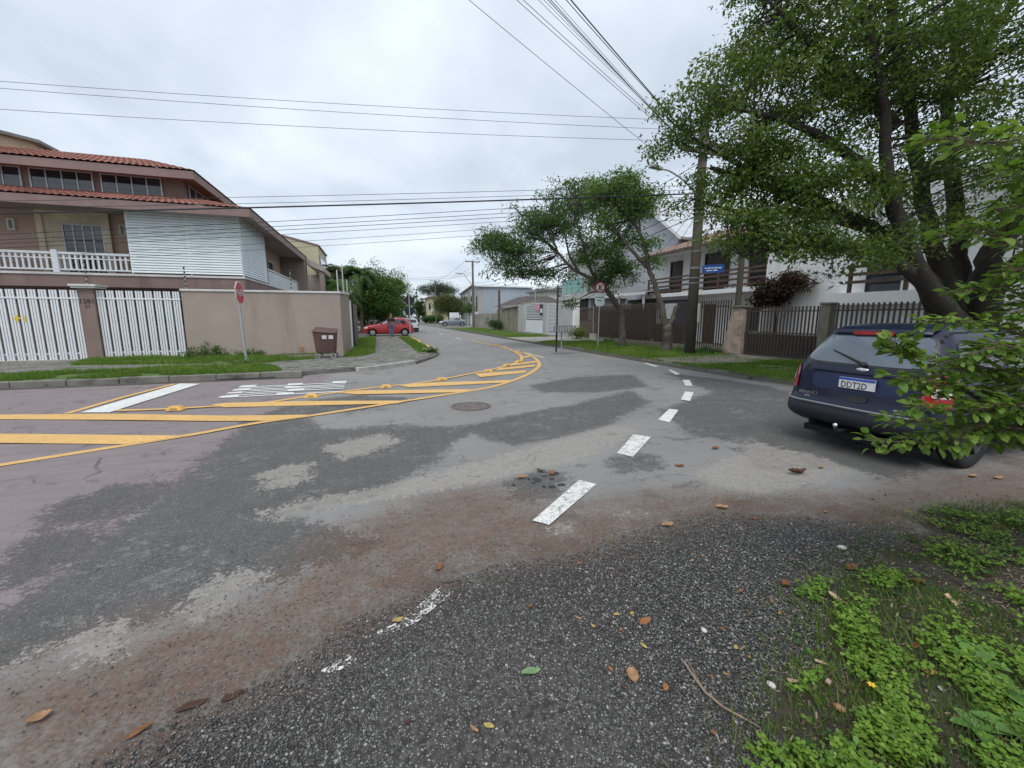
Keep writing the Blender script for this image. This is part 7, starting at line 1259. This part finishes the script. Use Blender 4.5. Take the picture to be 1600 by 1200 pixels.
ld = [((1.275,1.652),.10,.055,.3,or_,'curled orange brown leaf on the gravel right of the worn dash',.5),((1.017,1.384),.10,.07,1.2,tn_,'tan crumpled leaf on the gravel near the bottom centre',.6),((1.122,1.291),.05,.035,.8,or_,'small orange leaf scrap beside the tan crumpled leaf',.5),((0.595,1.549),.11,.05,-.1,gn_,'pale green torn leaf lying on the gravel',.3),((0.347,1.363),.055,.03,-.6,ye_,'yellow green oval leaf at the bottom centre of the gravel',.3),((0.037,2.074),.07,.045,.2,ye_,'yellow leaf lying on the worn white dash',.25),((0.312,2.482),.10,.06,.9,br_,'dull brown leaf half covered by dirt above the worn dash',.3),((-0.804,1.832),.14,.05,.25,dk_,'long rusty brown leaf lying in the reddish dirt at lower left',.12),((-0.957,1.766),.11,.04,.6,br_,'narrow rusty leaf near the bottom left corner',.15),((-0.66,1.829),.10,.045,.5,dk_,'dark brown leaf right of the long rusty leaf',.1),((-1.362,1.952),.09,.06,.4,tn_,'pale brown leaf scrap in the bottom left corner',.5),((2.081,2.494),.13,.08,.1,tn_,'flat tan leaf on the gravel right of the chipped dash',.25),((2.714,2.599),.13,.08,-.3,tn_,'tan leaf on the dirt edge towards the car',.4),((3.9,3.908),.16,.07,.1,br_,'brown leaf on the grey asphalt ahead of the car tail',.4),((3.055,3.531),.13,.07,-.4,br_,'small brown leaf beside the second dash',.4),((4.066,2.987),.26,.09,-.15,dk_,'dark curled leaf behind the near rear tyre',.8),((4.472,3.03),.10,.06,.3,tn_,'little tan leaf right of the dark curled leaf',.4),((5.678,2.371),.15,.07,.1,tn_,'tan leaf on the brown dirt beside the car tyre',.3),((5.854,2.261),.16,.06,-.1,tn_,'pale tan leaf at the right edge beyond the tyre',.3),((2.267,1.657),.075,.06,.2,br_,'folded brown leaf at the gravel edge by the weeds',.8),((2.403,1.469),.10,.05,1.4,cr_,'pale upright curled leaf at the edge of the weeds',.9),((2.823,1.652),.13,.08,.2,br_,'reddish brown leaf on the dark soil edge',.4),((4.339,1.638),.19,.09,-.1,br_,'large dull brown leaf on the soil at the right edge',.2),((2.999,1.394),.10,.05,-.5,or_,'orange curled leaf among the ground cover',.7),((2.223,0.957),.085,.05,-.8,ye_,'pointed yellow brown leaf on bare soil between the weeds',.3),((2.154,1.102),.05,.03,.1,br_,'rusty leaf scrap on top of the ground cover',.3),((2.328,1.061),.07,.035,.2,br_,'brown leaf strip right of the rusty scrap',.3),((2.417,1.42),.05,.03,.5,tn_,'thin tan leaf by the pale upright leaf',.5)]
for p, L, W, a, m, lab, cu in ld: dead(p, L*.8, W*.75, a, m, lab, curl=cu, lob=.10 if cu > .2 else .0)
rl_ = np.random.default_rng(5)
for k, p in enumerate(scatter([(-0.049,1.382),(0.298,2.044),(1.177,2.26),(3.023,2.425),(5.12,2.299),(3.665,1.887),(2.055,1.474),(1.365,0.998)], 46, rl_)): dead(tuple(p), rl_.uniform(.018,.045), rl_.uniform(.012,.022), rl_.uniform(0,6.28), (br_, tn_, or_, ye_, dk_)[k%5], 'tiny dry leaf fragment scattered on the gravel', curl=.4, group='leaf fragments on the gravel')
def chip(px, L, W, T, ang, m, label, cat='wood chip', name='wood_chip', tilt=.1):
    x, y = px; z = max(0, float(soilz(np.array([[x,y]]))[0]))+.012; mb = MB(); mb.add([(-L/2,-W/2,0),(L/2,-W*.35,0),(L/2*.95,W/2,0),(-L/2,W*.4,0),(-L/2,-W/2,T),(L/2,-W*.35,T),(L/2*.95,W/2,T),(-L/2,W*.4,T)], [(3,2,1,0),(4,5,6,7),(0,1,5,4),(1,2,6,5),(2,3,7,6),(3,0,4,7)])
    solo(xf(mb, Matrix.Translation((x,y,z)) @ Matrix.Rotation(ang,4,'Z') @ Matrix.Rotation(tilt,4,'Y')), name, m, label, cat)
chip((2.887,1.193), .085, .030, .006, 1.4, cr_, 'cream wood chip standing out upright on the weedy soil', tilt=-.5); chip((1.888,1.173), .05, .016, .005, -.7, cr_, 'cream wood splinter at the gravel edge below the pale leaf'); chip((1.667,1.131), .055, .018, .006, -.5, cr_, 'pale splinter next to the white pebble at the weed edge'); chip((1.618,1.356), .05, .012, .004, .3, mat('chip_grey', (.20,.16,.12), .9), 'grey brown wood sliver lying on the gravel'); chip((1.799,1.078), .03, .02, .008, .3, mat('pink_chip', (.55,.38,.34), .7), 'pinkish chip beside the splinters')
whp_ = mat('pebble_white', (.58,.55,.52), .6, .2, 20)
for (px, r_, lab) in (((1.565,1.154),.016,'white pebble at the edge of the weeds, largest of the pale ones'),((1.527,1.508),.014,'small white stone on the gravel near the fallen twig'),((1.7,0.965),.018,'rounded tan pebble in the weeds near the bottom'),((2.476,1.102),.014,'pale greenish pebble on bare soil'),((2.161,0.878),.011,'tiny white stone under the pointed yellow leaf'),((3.02,1.838),.022,'white stone at the far edge of the gravel')):
    mb = MB().ball((0,0,0), r_, 10, .6); mb.v = [(x*(1.3+.2*math.sin(9*x/r_)), y, z) for x, y, z in mb.v]; z0 = max(0, float(soilz(np.array([px]))[0])); solo(xf(mb, Matrix.Translation((*px, z0+.012)) @ Matrix.Rotation(r_*99,4,'Z')), 'pebble', whp_ if 'tan' not in lab else tn_, lab, 'stone', smooth=True)
tw = MB(); q = [(1.288,1.376),(1.267,1.282),(1.261,1.211),(1.288,1.14),(1.327,1.081),(1.349,1.024)]; tw.tube([(x,y,.015+.008*math.sin(i*1.3)) for i, (x,y) in enumerate(q)], [.0055,.006,.006,.005,.004,.002], 6); q2 = [(1.306,1.363),(1.276,1.272),(1.261,1.211)]; tw.tube([(x,y,.017) for x, y in q2], [.002,.003,.004], 5)
solo(tw, 'fallen_twig', mat('twig_grey', (.26,.19,.14), .85, .3, 20), 'long forked dry twig lying on the gravel near the bottom', 'twig')
fl = (1.878,0.967); fz = float(soilz(np.array([fl]))[0])+.07; fm_ = MB()
for k in range(6): a = k*1.047; fm_.add([(fl[0],fl[1],fz),(fl[0]+.011*math.cos(a-.4),fl[1]+.011*math.sin(a-.4),fz+.004),(fl[0]+.017*math.cos(a),fl[1]+.017*math.sin(a),fz+.003),(fl[0]+.011*math.cos(a+.4),fl[1]+.011*math.sin(a+.4),fz+.004)], [(0,1,2,3)])
solo(fm_, 'yellow_flower', mat('petal_yellow', (.80,.50,.03), .5, .1, 10), 'tiny yellow flower in the ground cover', 'flower')
# broken asphalt in the pothole
ra = random.Random(4); ph_ = (1.431,3.629); am = mat('asphalt_lump', (.055,.05,.048), .95, .4, 12, bump=.5, bscale=40)
pit = MB()
for k in range(16):
    a = ra.uniform(0,6.28); d = ra.uniform(0,.32); x, y, r_ = ph_[0]+d*math.cos(a), ph_[1]+d*.8*math.sin(a), ra.uniform(.012,.04); n_ = ra.randint(5,7); pts = [(x+r_*ra.uniform(.7,1.2)*math.cos(6.283*i/n_), y+r_*ra.uniform(.6,1.1)*math.sin(6.283*i/n_)) for i in range(n_)]; pit.prism(pts, -.01, ra.uniform(.006,.016))
o = pit.build('broken_asphalt', am); o['kind'] = 'stuff'
lf_ = mat('dead_leaf_mulch', (.10,.055,.03), .85, .5, 25)
for k, p in enumerate([(1.315,3.736),(1.642,3.737),(1.563,3.838)]): dead(p, .12, .05, k*1.1, (tn_, br_, dk_)[k], ['tan leaf caught at the left of the broken asphalt hole','brown leaf at the right rim of the broken asphalt hole','dark leaf at the back rim of the broken asphalt hole'][k], z=.018, curl=.3)
